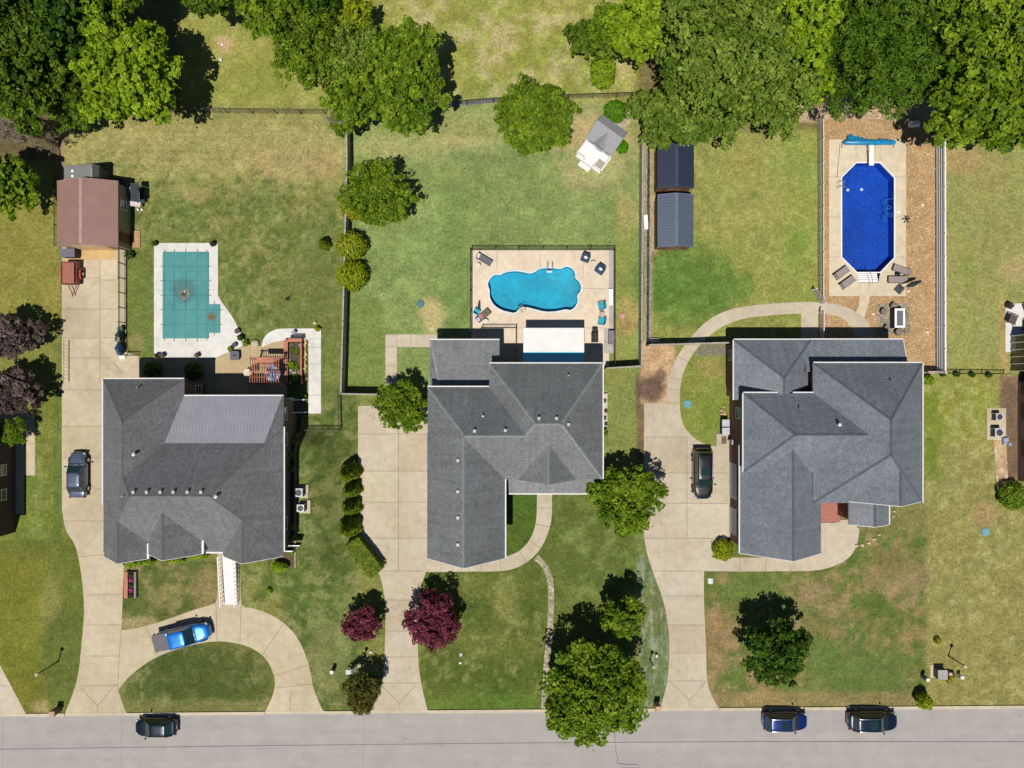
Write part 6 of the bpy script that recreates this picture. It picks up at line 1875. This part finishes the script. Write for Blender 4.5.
for i, (x, y) in enumerate([(915, 332), (901, 346), (908, 291), (922, 205), (873, 314)]):
    m = MB(); m.blob((0, 0, .05), (.2, .16, .1), i, .2); tag(m.build('white_rock', M('rock_pale', S(236, 216, 196), .9, .15), loc=G(x + 12 * (i == 0), y), smooth=True), ['pale rock right of the pebble pad on orange gravel', 'pale rock below the pebble pad on orange gravel', 'pale rock right of the umbrella base', 'pale rock near the rail fence on orange gravel', 'pale round rock beside the curved path by the pebble pad'][i], 'rock')

# garden stones of the brick house
for i, (x, y, r_) in enumerate([(856.5, 545.5, .2), (862, 545, .22), (868.5, 542.8, .2), (874, 539, .18), (879, 534.5, .17), (894, 511, .16), (893, 516, .15)]):
    m = MB(); m.blob((0, 0, .06), (r_, r_ * .8, .13), 30 + i, .22); tag(m.build('garden_stone', M('stone_cream', S(214, 200, 160), .9, .2, 5, .2), loc=G(x, y), smooth=True), ['leftmost cream stone of the arc below the brick entry', 'second cream stone from the left of the arc', 'middle cream stone of the arc below the brick entry', 'fourth cream stone of the arc', 'upper right cream stone of the arc', 'cream stone at the corner of the small bay gable', 'cream stone just below the one at the bay corner'][i], 'stone', 'cream stones in the brick house bed')
# bins and meter by the brick garage
for i, y in enumerate((422.5, 430.5)):
    o = thing('trash_bin', ['upper of two grey lidded bins at the brick wall', 'lower of two grey lidded bins at the brick wall'][i], 'bin', G(722.6, y), 0, 'bins at the brick wall')
    m = MB(); m.box((0, 0, .08), (.6, .62, .95), 0, 0, 1.12); m.build('body', M('bin_black', (.02, .02, .022), .6), o)
    m = MB(); m.box((.02, 0, 1.03), (.78, .74, .07), 0, 0, .94); m.build('lid', M('bin_lid', S(196, 198, 206), .5), o)
    for sy in (-.25, .25):
        m = MB(); m.tube([(.3, sy - .03, .1), (.3, sy + .03, .1)], .1, 10); m.build('wheel', RUBBER, o)
m = MB(); q = G(722, 440); m.box((0, 0, .0), (1.2, 1.3, .16)); tag(m.build('door_step', CONC_B, loc=q), None, None, None, 'structure')
m = MB(); m.box((0, 0, .16), (.5, .75, .03)); tag(m.build('door_mat', M('mat_brown', S(120, 96, 78), .95, .2, 8, .2), loc=G(723.5, 440)), 'brown door mat on the step by the two bins', 'mat')
o = thing('utility_meter', 'grey utility meter boxes on brick wall by the step', 'meter', G(727.6, 441))
m = MB(); m.box((0, 0, 1.0), (.2, .5, .7)); m.build('cabinet', M('meter_grey', S(150, 156, 164), .5), o); m = MB(); m.tube([(-.06, .1, 0), (-.06, .1, 1.0)], .03, 6); m.build('conduit', STEEL, o)
o = thing('rock_pile', 'small tan rock pile at the brick wall above the bins', 'rock pile', G(724, 410)); m = MB()
for i in range(7):
    m.blob((random.uniform(-.3, .3), random.uniform(-.5, .5), .08), (.16, .14, .12), i, .2)
m.build('rocks', M('rock_tan', S(206, 176, 136), .9, .2), o, False, True)

# ------------------------------------------------------------------ back patio of the metal-roofed house
pg = thing('pergola', 'red-brown slatted pergola over the patio of metal-roofed house', 'pergola', G(267, 372))
k = SC * (H - 2.5) / H
X0, X1, Y1, Y0 = (249 - 512) * k, (280 - 512) * k, (384 - 356.5) * k, (384 - 386) * k
for x, y in ((X0 + .2, Y1 - .2), (X1 - .2, Y1 - .2), (X0 + .2, Y0 + .2), (X1 - .2, Y0 + .2)):
    m = MB(); m.box((x, y, 0), (.15, .15, 2.4)); m.build('post', WOODRED, pg, True)
for y in (Y1 - .2, Y0 + .2, (Y0 + Y1) / 2):
    m = MB(); m.bar((X0, y, 2.32), (X1, y, 2.32), .06, .2); m.build('beam', WOODRED, pg, True)
for i in range(13):
    x = X0 + (X1 - X0) * (i + .4) / 13; m = MB(); m.bar((x, Y0, 2.48), (x, Y1, 2.48), .055, .12); m.build('rafter', WOODRED, pg, True)
for i in range(5):
    y = Y0 + (Y1 - Y0) * (i + .5) / 5; m = MB(); m.bar((X0, y, 2.565), (X1, y, 2.565), .04, .045); m.build('batten', WOODRED, pg, True)
m = MB(); m.bar((X0 + .8, Y1 - .35, 2.6), (X1 - .6, Y1 - .35, 2.6), .55, .03); m.build('shade_board', WOODRED, pg, True)
o = thing('patio_umbrella', 'blue and white striped umbrella beside the red-brown pergola', 'umbrella', G(279, 374))
m = MB(); m.tube([(0, 0, 0), (0, 0, 2.2)], .025, 8); m.build('pole', WHITE, o)
m = MB()
for i in range(8):
    a0, a1 = i * math.pi / 4, (i + 1) * math.pi / 4
    m.add([(0, 0, 2.35), (.8 * math.cos(a0), .8 * math.sin(a0), 1.95), (.8 * math.cos(a1), .8 * math.sin(a1), 1.95)], [(0, 1, 2)], i % 2)
o2 = m.build('canopy', [M('umb_blue', S(40, 110, 190), .8), M('umb_white', S(170, 200, 226), .8)], o)
m = MB(); m.lathe((0, 0, 0), [(.28, 0), (.28, .06), (.06, .12)], 14); m.build('base', STEEL, o)
rb = thing('raised_bed', 'raised garden bed framed with orange-brown timbers beside pergola', 'raised bed', G(295, 362))
for (a, b_, w) in (((287.5, 340), (287.5, 384), .42), ((289.8, 340.5), (303.4, 340.5), .36), ((302.6, 343), (302.6, 384), .16)):
    p, q = G(*a), G(*b_); m = MB(); m.bar((p.x, p.y, .3), (q.x, q.y, .3), w, .6); m.build('timber', WOODRED, rb, True)
m = MB(); a, b_ = G(290, 343), G(301.6, 384); m.box(((a.x + b_.x) / 2, (a.y + b_.y) / 2, 0), (b_.x - a.x - .1, a.y - b_.y, .42)); m.build('soil', mat_pebble('bed_soil', S(84, 78, 60), S(110, 104, 84), S(190, 188, 178), 5), rb, True)
rng = np.random.RandomState(9)
for i, (x, y, r_) in enumerate([(293, 365, .5), (298, 368, .35), (294, 350, .3), (298, 352, .3), (297, 378, .45), (292.5, 377, .3)]):
    n = 260; d = rng.normal(size=(n, 3)); d[:, 2] = np.abs(d[:, 2]); d /= np.linalg.norm(d, axis=1, keepdims=True)
    g = G(x, y); pos = d * r_ * rng.uniform(.4, 1, (n, 1)) + np.array([g.x - rb.location.x, g.y - rb.location.y, .42])
    leaf_mesh('plant', pos, d + rng.normal(size=(n, 3)) * .4, .08, leafcols(n, GREENS['bright' if i in (0, 4) else 'olive'], rng), rng, rb)
tl = thing('log_border', 'row of pale yellow timber posts along the white walk', 'edging', G(306, 360)); m = MB()
for i in range(22):
    g = G(306 + .5 * math.sin(i * 2), 341 + i * 1.85); m.lathe((g.x, g.y, 0), [(.10 + .03 * math.sin(i), 0), (.10 + .03 * math.sin(i), .28 + .06 * math.sin(i * 3)), (.05, .3 + .06 * math.sin(i * 3))], 8)
m.build('posts', M('timber_yellow', S(214, 182, 122), .85, .25, 3, .2), tl, True)
o = thing('garden_bench', 'dark slatted bench against the raised bed on the white walk', 'bench', G(298.5, 337))
m = MB()
for i in range(4):
    m.box((0, -.24 + i * .13, .44), (1.35, .1, .04))
m.build('seat', M('bench_slate', S(52, 58, 66), .8), o)
for sx in (-.55, .55):
    m = MB(); m.box((sx, -.03, 0), (.08, .45, .44)); m.build('leg', BLACK, o)
o = thing('bistro_table', 'pale bistro table with wire legs beside the dark bench', 'table', G(295.2, 332.8))
m = MB(); m.lathe((0, 0, .6), [(.2, 0), (.21, .02), (.2, .03)], 12); m.build('tabletop', M('bistro_grey', S(150, 150, 152), .6), o)
for i in range(3):
    a = i * 2.1; m = MB(); m.bar((.25 * math.cos(a), .25 * math.sin(a), 0), (.1 * math.cos(a), .1 * math.sin(a), .6), .02, .02); m.build('leg', BLACK, o)
TERR = M('pot_grey', S(84, 80, 84), .8, .15); TC = M('pot_tan', S(150, 120, 96), .8)
pot('flower pot with yellow plant at the corner of white walk', 318.5, 329.3, .24, .35, TC, 'gold', 41)
pot('large dark empty pot at the narrow end of pool deck', 238.5, 331.2, .26, .4, TERR)
pot('dark pot below the large empty pot by pool deck', 242, 338, .3, .4, TERR, 'dark', 42)
pot('grey pot left of the leafy tan-patio planters', 235.7, 345, .24, .38, TERR, None)
pot('leafy planter on the tip between pool deck and patio', 246.5, 343.5, .3, .3, TC, 'bright', 43)
pot('small leafy planter at the left of the tan patio edge', 231.5, 349.5, .24, .3, TC, 'bright', 44)
pot('dark pot at the top left corner of the covered pool deck', 156.2, 244.4, .24, .42, TERR, 'deep', 45)
pot('dark pot at the top right corner of the covered pool deck', 214.2, 244.6, .24, .42, TERR, 'plum', 46)
pot('brown leafy pot at the bottom left of the covered pool deck', 158.8, 356, .24, .4, TC, 'plum', 47)
pot('pale leafy pot beside the brown one at the deck bottom', 164, 355.6, .24, .4, TERR, 'taupe', 48)
pot('grey pot at the middle bottom of the covered pool deck', 198.5, 355.6, .22, .4, TERR, 'taupe', 49)
o = thing('fire_pit', 'square dark fire pit table on the tan patio', 'fire pit', G(236.5, 355.7))
m = MB(); m.prism([(x * .42 / 2.0, y * .42 / 2.0) for x, y in rrect(-2, 2, 2, 28, 6)], 0, .5); m.build('body', M('pit_dark', S(70, 70, 84), .7), o); m = MB(); m.prism([(x * .46 / 2.0, y * .46 / 2.0) for x, y in rrect(-2, 2, 2, 28, 6)], .5, .55); m.build('top', M('pit_top', S(92, 92, 108), .6), o)
m = MB(); m.lathe((0, 0, .552), [(.12, 0), (.1, .03), (.01, .03)], 12); m.build('burner', BLACK, o)
m = MB(); m.blob((0, 0, .2), (.42, .4, .3), 7, .1); tag(m.build('boulder', M('boulder_cream', S(206, 196, 160), .95, .15, 3, .2), loc=G(255.8, 343.7), smooth=True), 'cream boulder between pool deck tip and white walk', 'boulder')
round_table('round white table at the left side of the pergola', 250, 373, .42, .72, M('table_cream', S(222, 210, 188), .6))
armchair('dark wicker chair under the left side of the pergola', 255.5, 369, 200, BROWNF, BLACK, w=.6)
# side stairs of the metal-roofed house
o = thing('wooden_stairs', 'wooden side stairs with white handrails at the brown brick wall', 'stairs', G(301, 405.5))
for i in range(6):
    m = MB(); g = G(298.2 + i * 1.35, 405.5); m.box((g.x, g.y, 0), (.2, 1.2, 1.15 - i * .18)); m.build('tread', M('stair_brown', S(92, 74, 60), .9, .2), o, True)
for y in (399.5, 412):
    m = MB(); a, b_ = G(296, y), G(307, y); m.bar((a.x - .6, a.y, 2.1), (b_.x, b_.y, 1.0), .11, .07); m.bar((b_.x, b_.y, 0), (b_.x, b_.y, 1.05), .08, .08); m.build('handrail', WHITE, o, True)
def ac(label, px, py, s=.78, h=.85, deg=0, z=.0):
    o = thing('air_conditioner', label, 'air conditioner', G(px, py, 0), math.radians(deg), 'air conditioning units')
    o.location.z = gz(px, py)
    m = MB(); m.box((0, 0, .05), (s * .92, s * .92, h - .12)); m.build('body', M('ac_dark', S(70, 72, 74), .6), o)
    m = MB()
    for sx in (-1, 1):
        for sy in (-1, 1):
            m.box((sx * s * .46, sy * s * .46, 0), (.07, .07, h - .06))
    for sg in (-1, 1):
        m.box((sg * s * .46, 0, 0), (.06, s * .9, .06)); m.box((0, sg * s * .46, 0), (s * .9, .06, .055))
    m.build('frame', M('ac_light', S(200, 200, 204), .5), o)
    m = MB(); r_ = s * .36; nn = 24
    outer = [(s / 2 * (1 if math.cos(a) > 0 else -1) * min(1, abs(math.cos(a)) * 1.35), s / 2 * (1 if math.sin(a) > 0 else -1) * min(1, abs(math.sin(a)) * 1.35)) for a in [2 * math.pi * (i + .5) / nn for i in range(nn)]]
    inner = [(r_ * math.cos(2 * math.pi * (i + .5) / nn), r_ * math.sin(2 * math.pi * (i + .5) / nn)) for i in range(nn)]
    vs = [(x, y, h) for x, y in outer] + [(x, y, h) for x, y in inner] + [(x, y, h - .07) for x, y in outer] + [(x, y, h - .07) for x, y in inner]
    fs = []
    for i in range(nn):
        j = (i + 1) % nn
        fs += [(i, j, nn + j, nn + i), (2 * nn + i, 3 * nn + i, 3 * nn + j, 2 * nn + j), (i, 2 * nn + i, 2 * nn + j, j), (nn + i, nn + j, 3 * nn + j, 3 * nn + i)]
    m.add(vs, fs); m.build('top_panel', M('ac_light', None), o)
    m = MB()
    for i in range(4):
        a = i * math.pi / 2; m.add([(.03, .03, h - .10), (r_ * .9 * math.cos(a), r_ * .9 * math.sin(a), h - .12), (r_ * .9 * math.cos(a + .7), r_ * .9 * math.sin(a + .7), h - .08)], [(0, 1, 2)])
    m.lathe((0, 0, h - .12), [(.1, 0), (.1, .06), (.02, .07)], 10); m.build('fan', M('fan_grey', S(110, 112, 116), .5), o)
    m = MB(); m.tube([(r_ * math.cos(2 * math.pi * i / 20), r_ * math.sin(2 * math.pi * i / 20), h + .005) for i in range(21)], .015, 5)
    for i in range(4):
        a = i * math.pi / 4; m.bar((r_ * math.cos(a), r_ * math.sin(a), h + .005), (-r_ * math.cos(a), -r_ * math.sin(a), h + .005), .01, .01)
    m.build('grille', BLACK, o)
ac('upper of two air conditioners at the side of metal-roofed house', 307.6, 488, .82, .85)
ac('lower of two air conditioners at the side of metal-roofed house', 309.4, 503, .72, .8)
for i, (x, y) in enumerate(((309, 488), (311, 503))):
    m = MB(); m.box((0, 0, -.3), (1.2, 1.3, .34)); o = tag(m.build('utility_pad', CONC, loc=G(x, y, gz(x, y))), None, None, None, 'structure')
ac('round-fan air conditioner on the pad at the right edge house', 994.5, 416.5, .75, .8)
ac('second air conditioner on the pad, nearer the flagstones', 994, 432, .9, .85)
m = MB(); m.box((0, 0, 0), (.5, .7, .35)); m.box((.25, -.3, .35), (.3, .3, .2)); tag(m.build('utility_box', M('box_bluegrey', S(150, 168, 186), .6), loc=G(1004, 441), smooth=False), 'blue-grey utility box at the wall of right edge house', 'utility box')
# front of the metal-roofed house
rp = thing('access_ramp', 'long white access ramp with railings at the front porch', 'ramp', G(231, 580))
a, b_ = G(222.6, 553), G(222.6, 604.5)
m = MB(); m.add([(G(225, 0).x, a.y, .8), (G(238.4, 0).x, a.y, .8), (G(237.2, 0).x, b_.y, .03), (G(223.6, 0).x, b_.y, .03), (G(225, 0).x, a.y, .0), (G(238.4, 0).x, a.y, .0), (G(237.2, 0).x, b_.y, -.02), (G(223.6, 0).x, b_.y, -.02)], [(0, 1, 2, 3), (7, 6, 5, 4), (0, 4, 5, 1), (1, 5, 6, 2), (2, 6, 7, 3), (3, 7, 4, 0)])
m.build('deck', M('ramp_white', (.62, .62, .62), .5, .08, 1.2, .06), rp, True)
for px_ in (224, 238.2):
    m = MB()
    x = G(px_, 0).x
    m.bar((x, a.y, 1.7), (x, b_.y, .95), .05, .05); m.bar((x, a.y, 1.3), (x, b_.y, .5), .035, .035)
    for i in range(13):
        f = i / 12; y = a.y + (b_.y - a.y) * f; m.box((x, y, .05), (.035, .035, 1.65 - .75 * f - .05))
    m.build('railing', STEEL, rp, True)
fb = thing('planter_box', 'orange-brown planter with pink flowers at the front corner', 'planter', G(131.5, 583))
p, q = G(128.5, 571), G(128.5, 597)
m = MB(); m.bar((p.x, p.y, .25), (q.x, q.y, .25), .36, .5); m.build('timber', WOODRED, fb, True)
m = MB(); m.box((G(133, 0).x, (p.y + q.y) / 2, 0), (.55, abs(p.y - q.y), .32)); m.build('soil', M('soil_dark', S(60, 48, 40), .95, .2, 5, .3), fb, True)
p, q = G(137, 571), G(137, 597); m = MB(); m.bar((p.x, p.y, .2), (q.x, q.y, .2), .2, .4); m.build('stone_edge', M('edge_grey', S(150, 140, 128), .9, .2), fb, True)
for i in range(5):
    n = 120; d = rng.normal(size=(n, 3)); d[:, 2] = np.abs(d[:, 2]); d /= np.linalg.norm(d, axis=1, keepdims=True)
    g = G(133, 574 + i * 5); pos = d * .26 * rng.uniform(.4, 1, (n, 1)) + np.array([g.x - fb.location.x, g.y - fb.location.y, .34])
    c = leafcols(n, [S(180, 60, 140), S(210, 110, 180)] if i in (1, 3) else [S(60, 70, 50), S(110, 110, 90)], rng)
    leaf_mesh('flowers', pos, d + rng.normal(size=(n, 3)) * .4, .07, c, rng, fb)

# ------------------------------------------------------------------ barn yard
o = thing('storage_box', 'dark storage box with grey lid before the barn', 'box', G(73.5, 254.5))
m = MB(); m.box((0, 0, 0), (1.45, .8, .9)); m.build('body', M('box_brown', S(52, 42, 44), .7), o); m = MB(); m.box((-.05, 0, .9), (1.5, .86, .08)); m.build('lid', M('lid_grey', S(112, 108, 118), .6, .1), o)
o = thing('wooden_ladder', 'pale wooden ladder lying along the driveway edge', 'ladder', G(66.5, 361))
for sx in (-.28, .28):
    m = MB(); m.bar((sx, -2.1, .06), (sx, 2.1, .06), .06, .09); m.build('rail', M('ladder_brown', S(130, 92, 64), .8, .2) if sx > 0 else M('ladder_pale', S(206, 186, 150), .8, .2), o)
for i in range(11):
    m = MB(); m.bar((-.28, -1.9 + i * .38, .06), (.28, -1.9 + i * .38, .06), .13, .04); m.build('rung', M('ladder_pale', None), o)
o = thing('covered_wheelbarrow', 'heap of blue-green tarps over a cart by the driveway fence', 'tarp heap', G(122.3, 340))
TB, TG = M('tarp_blue', S(36, 84, 124), .6, .25, 3, .2), M('tarp_green', S(56, 104, 96), .6, .3, 3, .3)
m = MB(); m.blob((0, -.9, .45), (.36, .75, .6), 3, .12); m.build('blue_tarp', TB, o, False, True)
m = MB(); m.blob((-.05, .25, .45), (.34, .7, .6), 5, .15); m.build('green_tarp', TG, o, False, True)
m = MB(); m.bar((.18, -.2, 1.0), (.2, .3, 1.0), .18, .1); m.build('timber_end', M('timber_yellow', None), o)
m = MB(); m.lathe((.05, 1.1, 0), [(.25, 0), (.3, .5), (.3, .55), (.02, .5)], 12); m.build('bucket', TG, o, False, True)
m = MB(); m.box((.1, -1.75, 0), (.62, .4, .2)); m.build('white_tray', WHITE, o)
o = thing('wood_pallet', 'orange-tan wooden pallet on the grass beside the barn', 'pallet', G(137, 239.5))
m = MB()
for i in range(9):
    m.box((0, -.75 + i * .19, .1), (.75, .15, .03))
m.build('deck_boards', M('pallet_wood', S(204, 156, 110), .85, .15, 2, .2), o)
for sx in (-.32, 0, .32):
    m = MB(); m.box((sx, 0, 0), (.08, 1.7, .1)); m.build('runner', M('pallet_wood', None), o)
pot('dark round planter at the barn corner beside the driveway fence', 131.5, 255.5, .42, .45, M('pot_dark', None), 'dark', 60)
o = thing('patio_swing', 'dark covered garden swing standing in the lawn by the barn', 'swing', G(144.5, 196.5), math.radians(92))
m = MB(); m.box((0, 0, .45), (1.5, .5, .08)); m.bar((-.75, .3, .9), (.75, .3, .9), .08, .55); m.build('seat', NAVYF, o)
m = MB(); m.bar((-.9, .1, 1.75), (.9, .1, 1.75), .8, .05); m.build('canopy', M('canopy_dark', S(50, 58, 66), .8), o)
for sx in (-.85, .85):
    m = MB(); m.tube([(sx, -.5, 0), (sx, .05, 1.75), (sx, .5, 0)], .03, 6); m.build('leg', STEEL, o, False, True)
o = thing('work_table', 'white folding table with jars beside the barn wall', 'table', G(136, 205.5), math.radians(-8))
m = MB(); m.box((0, 0, .7), (1.7, .5, .05)); m.build('tabletop', M('table_pinkwhite', S(214, 204, 200), .6), o)
for sx in (-.75, .75):
    m = MB(); m.box((sx, 0, 0), (.05, .4, .7)); m.build('leg', STEEL, o)
for i, x in enumerate((139, 143)):
    m = MB(); m.lathe((0, 0, 0), [(.12, 0), (.13, .22), (.08, .28), (.08, .32)], 10); tag(m.build('white_jug', WHITE, loc=G(x, 210)), ['left of two white jugs on the grass below the folding table', 'right of two white jugs on the grass below the folding table'][i], 'jug')
o = thing('lawn_tractor', 'blue-grey garden machine with white panel at the barn wall', 'machine', G(127.5, 192))
m = MB(); m.box((0, 0, .3), (.9, 1.5, .55), 0, 0, .9); m.build('body', M('machine_blue', S(60, 82, 98), .5, .2), o); m = MB(); m.box((.05, .1, .86), (.16, 1.0, .06)); m.build('panel', WHITE, o)
m = MB(); m.box((-.15, .8, .5), (.7, .7, .5)); m.build('engine_box', M('machine_navy', S(28, 36, 60), .5), o)
for sx in (-.5, .5):
    for sy in (-.5, .6):
        m = MB(); m.tube([(sx - .06, sy, .25), (sx + .06, sy, .25)], .25, 12); m.build('wheel', RUBBER, o)
m = MB(); m.bar((0, -.75, .02), (.2, .75, .9), .55, .05); tag(m.build('metal_ramp', M('ramp_grey', S(140, 132, 124), .6), loc=G(134, 197)), 'grey loading ramp leaning between garden machine and swing', 'ramp')

# small things in the lawns
o = thing('lawn_sprinkler', 'small dark sprinkler in a bare spot of left back lawn', 'sprinkler', G(288, 299))
m = MB(); m.blob((0, 0, .06), (.26, .2, .09), 4, .2); m.build('base', BLACK, o, False, True); m = MB(); m.tube([(.05, .1, .1), (.28, .32, .2)], .04, 6); m.build('arm', BLACK, o)
m = MB(); m.lathe((0, 0, 0), [(.12, 0), (.12, .12), (.04, .16)], 10); tag(m.build('marker_cap', WHITE, loc=G(222.5, 45)), 'white pipe cap in the bare ring of the back field', 'pipe cap')
m = MB(); m.blob((0, 0, .1), (.2, .22, .14), 4, .15); tag(m.build('white_rock', M('rock_white', S(224, 220, 214), .9), loc=G(221, 60), smooth=True), 'white rock below the pipe cap beside the tree shadow', 'rock')
m = MB(); m.blob((0, 0, .12), (.18, .16, .14), 2, .1); tag(m.build('tennis_ball_stone', M('stone_yellow', S(226, 222, 130), .8), loc=G(315, 323), smooth=True), 'small pale yellow stone in the grass above the white walk', 'stone')
def lamp(label, px, py, h):
    o = thing('lamp_post', label, 'lamp post', G(px, py))
    m = MB(); m.tube([(0, 0, 0), (0, 0, .3), (0, 0, .32), (0, 0, h - .4)], [.09, .08, .062, .055], 8); m.build('post', BLACK, o, False, True)
    m = MB(); m.lathe((0, 0, h - .4), [(.08, 0), (.15, .05), (.17, .28), (.15, .29), (.01, .29)], 8); m.build('lantern', M('lantern_glass', S(210, 204, 176), .3), o)
    m = MB(); m.lathe((0, 0, h - .11), [(.19, 0), (.16, .04), (.05, .11), (.02, .14)], 8); m.build('cap', M('lantern_cap', S(206, 200, 170), .5), o)
lamp('tall black lamp post in the left front lawn', 58.3, 661.3, 3.5)
lamp('black lamp post in the wide right front lawn', 948.3, 655.8, 2.9)
lamp('short black lamp post in the whitish grass strip beside the drive', 650, 659.5, 2.1)
lamp('black lamp post by the russet tree and drive', 364, 657, 2.4)
def mailbox(label, px, py, mat):
    o = thing('brick_mailbox', label, 'mailbox', G(px, py))
    m = MB(); m.box((0, 0, 0), (.5, .5, 1.2)); m.build('pillar', mat, o)
    m = MB(); m.box((0, 0, 1.2), (.6, .6, .1), 0, 0, .85); m.build('cap', M('cap_tan', S(196, 160, 136), .8), o)
    m = MB(); m.tube([(0, -.28, .95), (0, .1, .95)], .13, 10); m.build('mail_slot', BLACK, o)
mailbox('brown brick mailbox at the kerb of the left front lawn', 59.5, 708.5, BR1)
mailbox('red brick mailbox at the kerb beside the street tree', 655.8, 703.5, mat_brick('brick_salmon', S(150, 96, 80), S(176, 120, 104), S(190, 170, 150)))
def pedestal(label, px, py, h, s, m1, m2):
    o = thing('utility_pedestal', label, 'utility post', G(px, py))
    m = MB(); m.box((0, 0, 0), (s, s, h)); m.build('post', m1, o); m = MB(); m.box((0, 0, h), (s * 1.2, s * 1.2, .08), 0, 0, .8); m.build('cap', m2, o)
pedestal('white capped utility post in the lawn right of curved drive', 334, 668.5, .95, .3, M('post_dark', S(48, 52, 56), .6), WHITE)
pedestal('teal utility post with white cap left of the transformer box', 921.7, 675.4, 1.1, .3, M('post_teal', S(58, 98, 108), .6), WHITE)
pedestal('white utility post right of the transformer box', 957.6, 674.5, .75, .3, M('post_white', S(216, 216, 220), .5), WHITE)
pedestal('small pinkish utility post touching the transformer box', 947.5, 672, .5, .28, M('post_pink', S(200, 176, 172), .6), M('post_pink', None))
o = thing('transformer_box', 'grey transformer box on its pad in the right front lawn', 'transformer', G(937.5, 671.3))
m = MB(); m.box((-.1, 0, 0), (1.35, 1.3, .06)); m.build('pad', CONC, o)
m = MB(); m.box((0, 0, .06), (.95, .95, .8)); m.build('cabinet', M('transformer_green', S(70, 76, 66), .6), o); m = MB(); m.box((0, 0, .86), (1.0, 1.0, .07), 0, 0, .95); m.build('lid', M('transformer_top', S(168, 164, 160), .6), o)
for i, (lab, x, y, d) in enumerate([('pale flat utility lid beside the russet tree', 350, 672, (.85, .5, .08)), ('pale square utility lid at the brick house drive corner', 710.3, 581, (.55, .6, .07)), ('small white marker stone in the mown front lawn', 461, 654.5, (.28, .34, .1)), ('pale flat stone just below the white marker stone', 460.3, 663, (.26, .22, .06)), ('white marker box beside the short lamp post', 656, 655, (.24, .32, .4)), ('white stone in the grass above the russet tree', 371, 652, (.3, .26, .15))]):
    o = thing('ground_box', lab, 'ground box', G(x, y))
    m = MB(); m.box((0, 0, 0), (d[0], d[1], d[2] * .7)); m.build('body', M('gbox_grey', S(160, 164, 160), .8), o); m = MB(); m.box((0, 0, d[2] * .7), (d[0] * .92, d[1] * .92, d[2] * .3)); m.build('lid', M('gbox_pale', S(206, 216, 210), .7), o)
# right edge patio
armchair('dark wicker chair on the patio at the right edge', 1009.5, 319.5, -20, BROWNF, BROWNF, w=1.0, h=.85)
armchair('dark chair cut by the right edge of the photo', 1026, 325, 180, BLACK, BLACK, w=1.0)
armchair('pale chair at the top right of the right edge patio', 1026, 308, 200, TAUPEF, TAUPEF, w=.9)
pot('stone-coloured pot at the corner of the right edge patio', 1006.8, 306, .3, .5, M('pot_stone', S(120, 108, 96), .8), 'plum', 70)
o = thing('hose_reel', 'green hose reel standing left of the navy roofed shed', 'hose reel', G(655.5, 187.5))
m = MB(); m.tube([(-.12, 0, .35), (.12, 0, .35)], .26, 14); m.build('reel', M('reel_green', S(20, 110, 84), .5), o)
for sx in (-.16, .16):
    m = MB(); m.box((sx, 0, 0), (.04, .3, .4)); m.build('stand', BLACK, o)
o = thing('white_crates', 'white slatted crate at the corner below the pebble strip', 'crate', G(654, 340.5))
m = MB(); m.box((0, 0, 0), (.9, .45, .05))
for sy in (-.2, .2):
    for z in (.08, .24):
        m.box((0, sy, z), (.9, .03, .12))
for sx in (-.43, .43):
    for z in (.08, .24):
        m.box((sx, 0, z), (.03, .4, .12))
m.build('slats', M('crate_white', S(214, 212, 204), .7), o)
m = MB(); m.box((0, 0, .02), (.42, 1.5, .5), 0.05); tag(m.build('rain_tank', WHITE, loc=G(645, 223)), 'narrow white tank at the fence beside the grey-blue shed', 'tank')

# ------------------------------------------------------------------ light, sky, camera
SUN = Vector((-0.115, -0.385, 1.0)).normalized()
ld = bpy.data.lights.new('sun', 'SUN'); ld.energy = 5.0; ld.angle = math.radians(0.53); ld.color = (1.0, .93, .83)
lo = bpy.data.objects.new('sun', ld); COL.objects.link(lo)
lo.rotation_euler = (-SUN).to_track_quat('-Z', 'Y').to_euler()
w = bpy.data.worlds.new('World'); scene.world = w; w.use_nodes = True
wt = w.node_tree; bg = wt.nodes['Background']
sk = wt.nodes.new('ShaderNodeTexSky'); sk.sky_type = 'NISHITA'; sk.sun_disc = False
sk.sun_elevation = math.asin(SUN.z); sk.sun_rotation = math.atan2(SUN.x, SUN.y)
sk.altitude = 200; sk.air_density = 1.0; sk.dust_density = 0.1; sk.ozone_density = 3.0
wt.links.new(sk.outputs[0], bg.inputs['Color']); bg.inputs['Strength'].default_value = 0.05

cd = bpy.data.cameras.new('camera'); cd.sensor_fit = 'HORIZONTAL'; cd.sensor_width = 36.0
cd.lens = 18.0 / (512 * SC / H); cd.clip_end = 500; cd.clip_start = 1.0
co = bpy.data.objects.new('camera', cd); COL.objects.link(co)
co.location = (0, 0, H); co.rotation_euler = (0, 0, 0)
scene.camera = co
scene.render.engine = 'CYCLES'
vs_ = scene.view_settings
vs_.view_transform = 'Standard'; vs_.look = 'None'; vs_.exposure = -0.12; vs_.gamma = 1.0
c = scene.cycles
c.max_bounces = 6; c.diffuse_bounces = 2; c.glossy_bounces = 2; c.transmission_bounces = 2; c.transparent_max_bounces = 8
c.caustics_reflective = False; c.caustics_refractive = False
c.sample_clamp_indirect = 6
c.use_denoising = True
c.use_adaptive_sampling = True; c.adaptive_threshold = 0.02
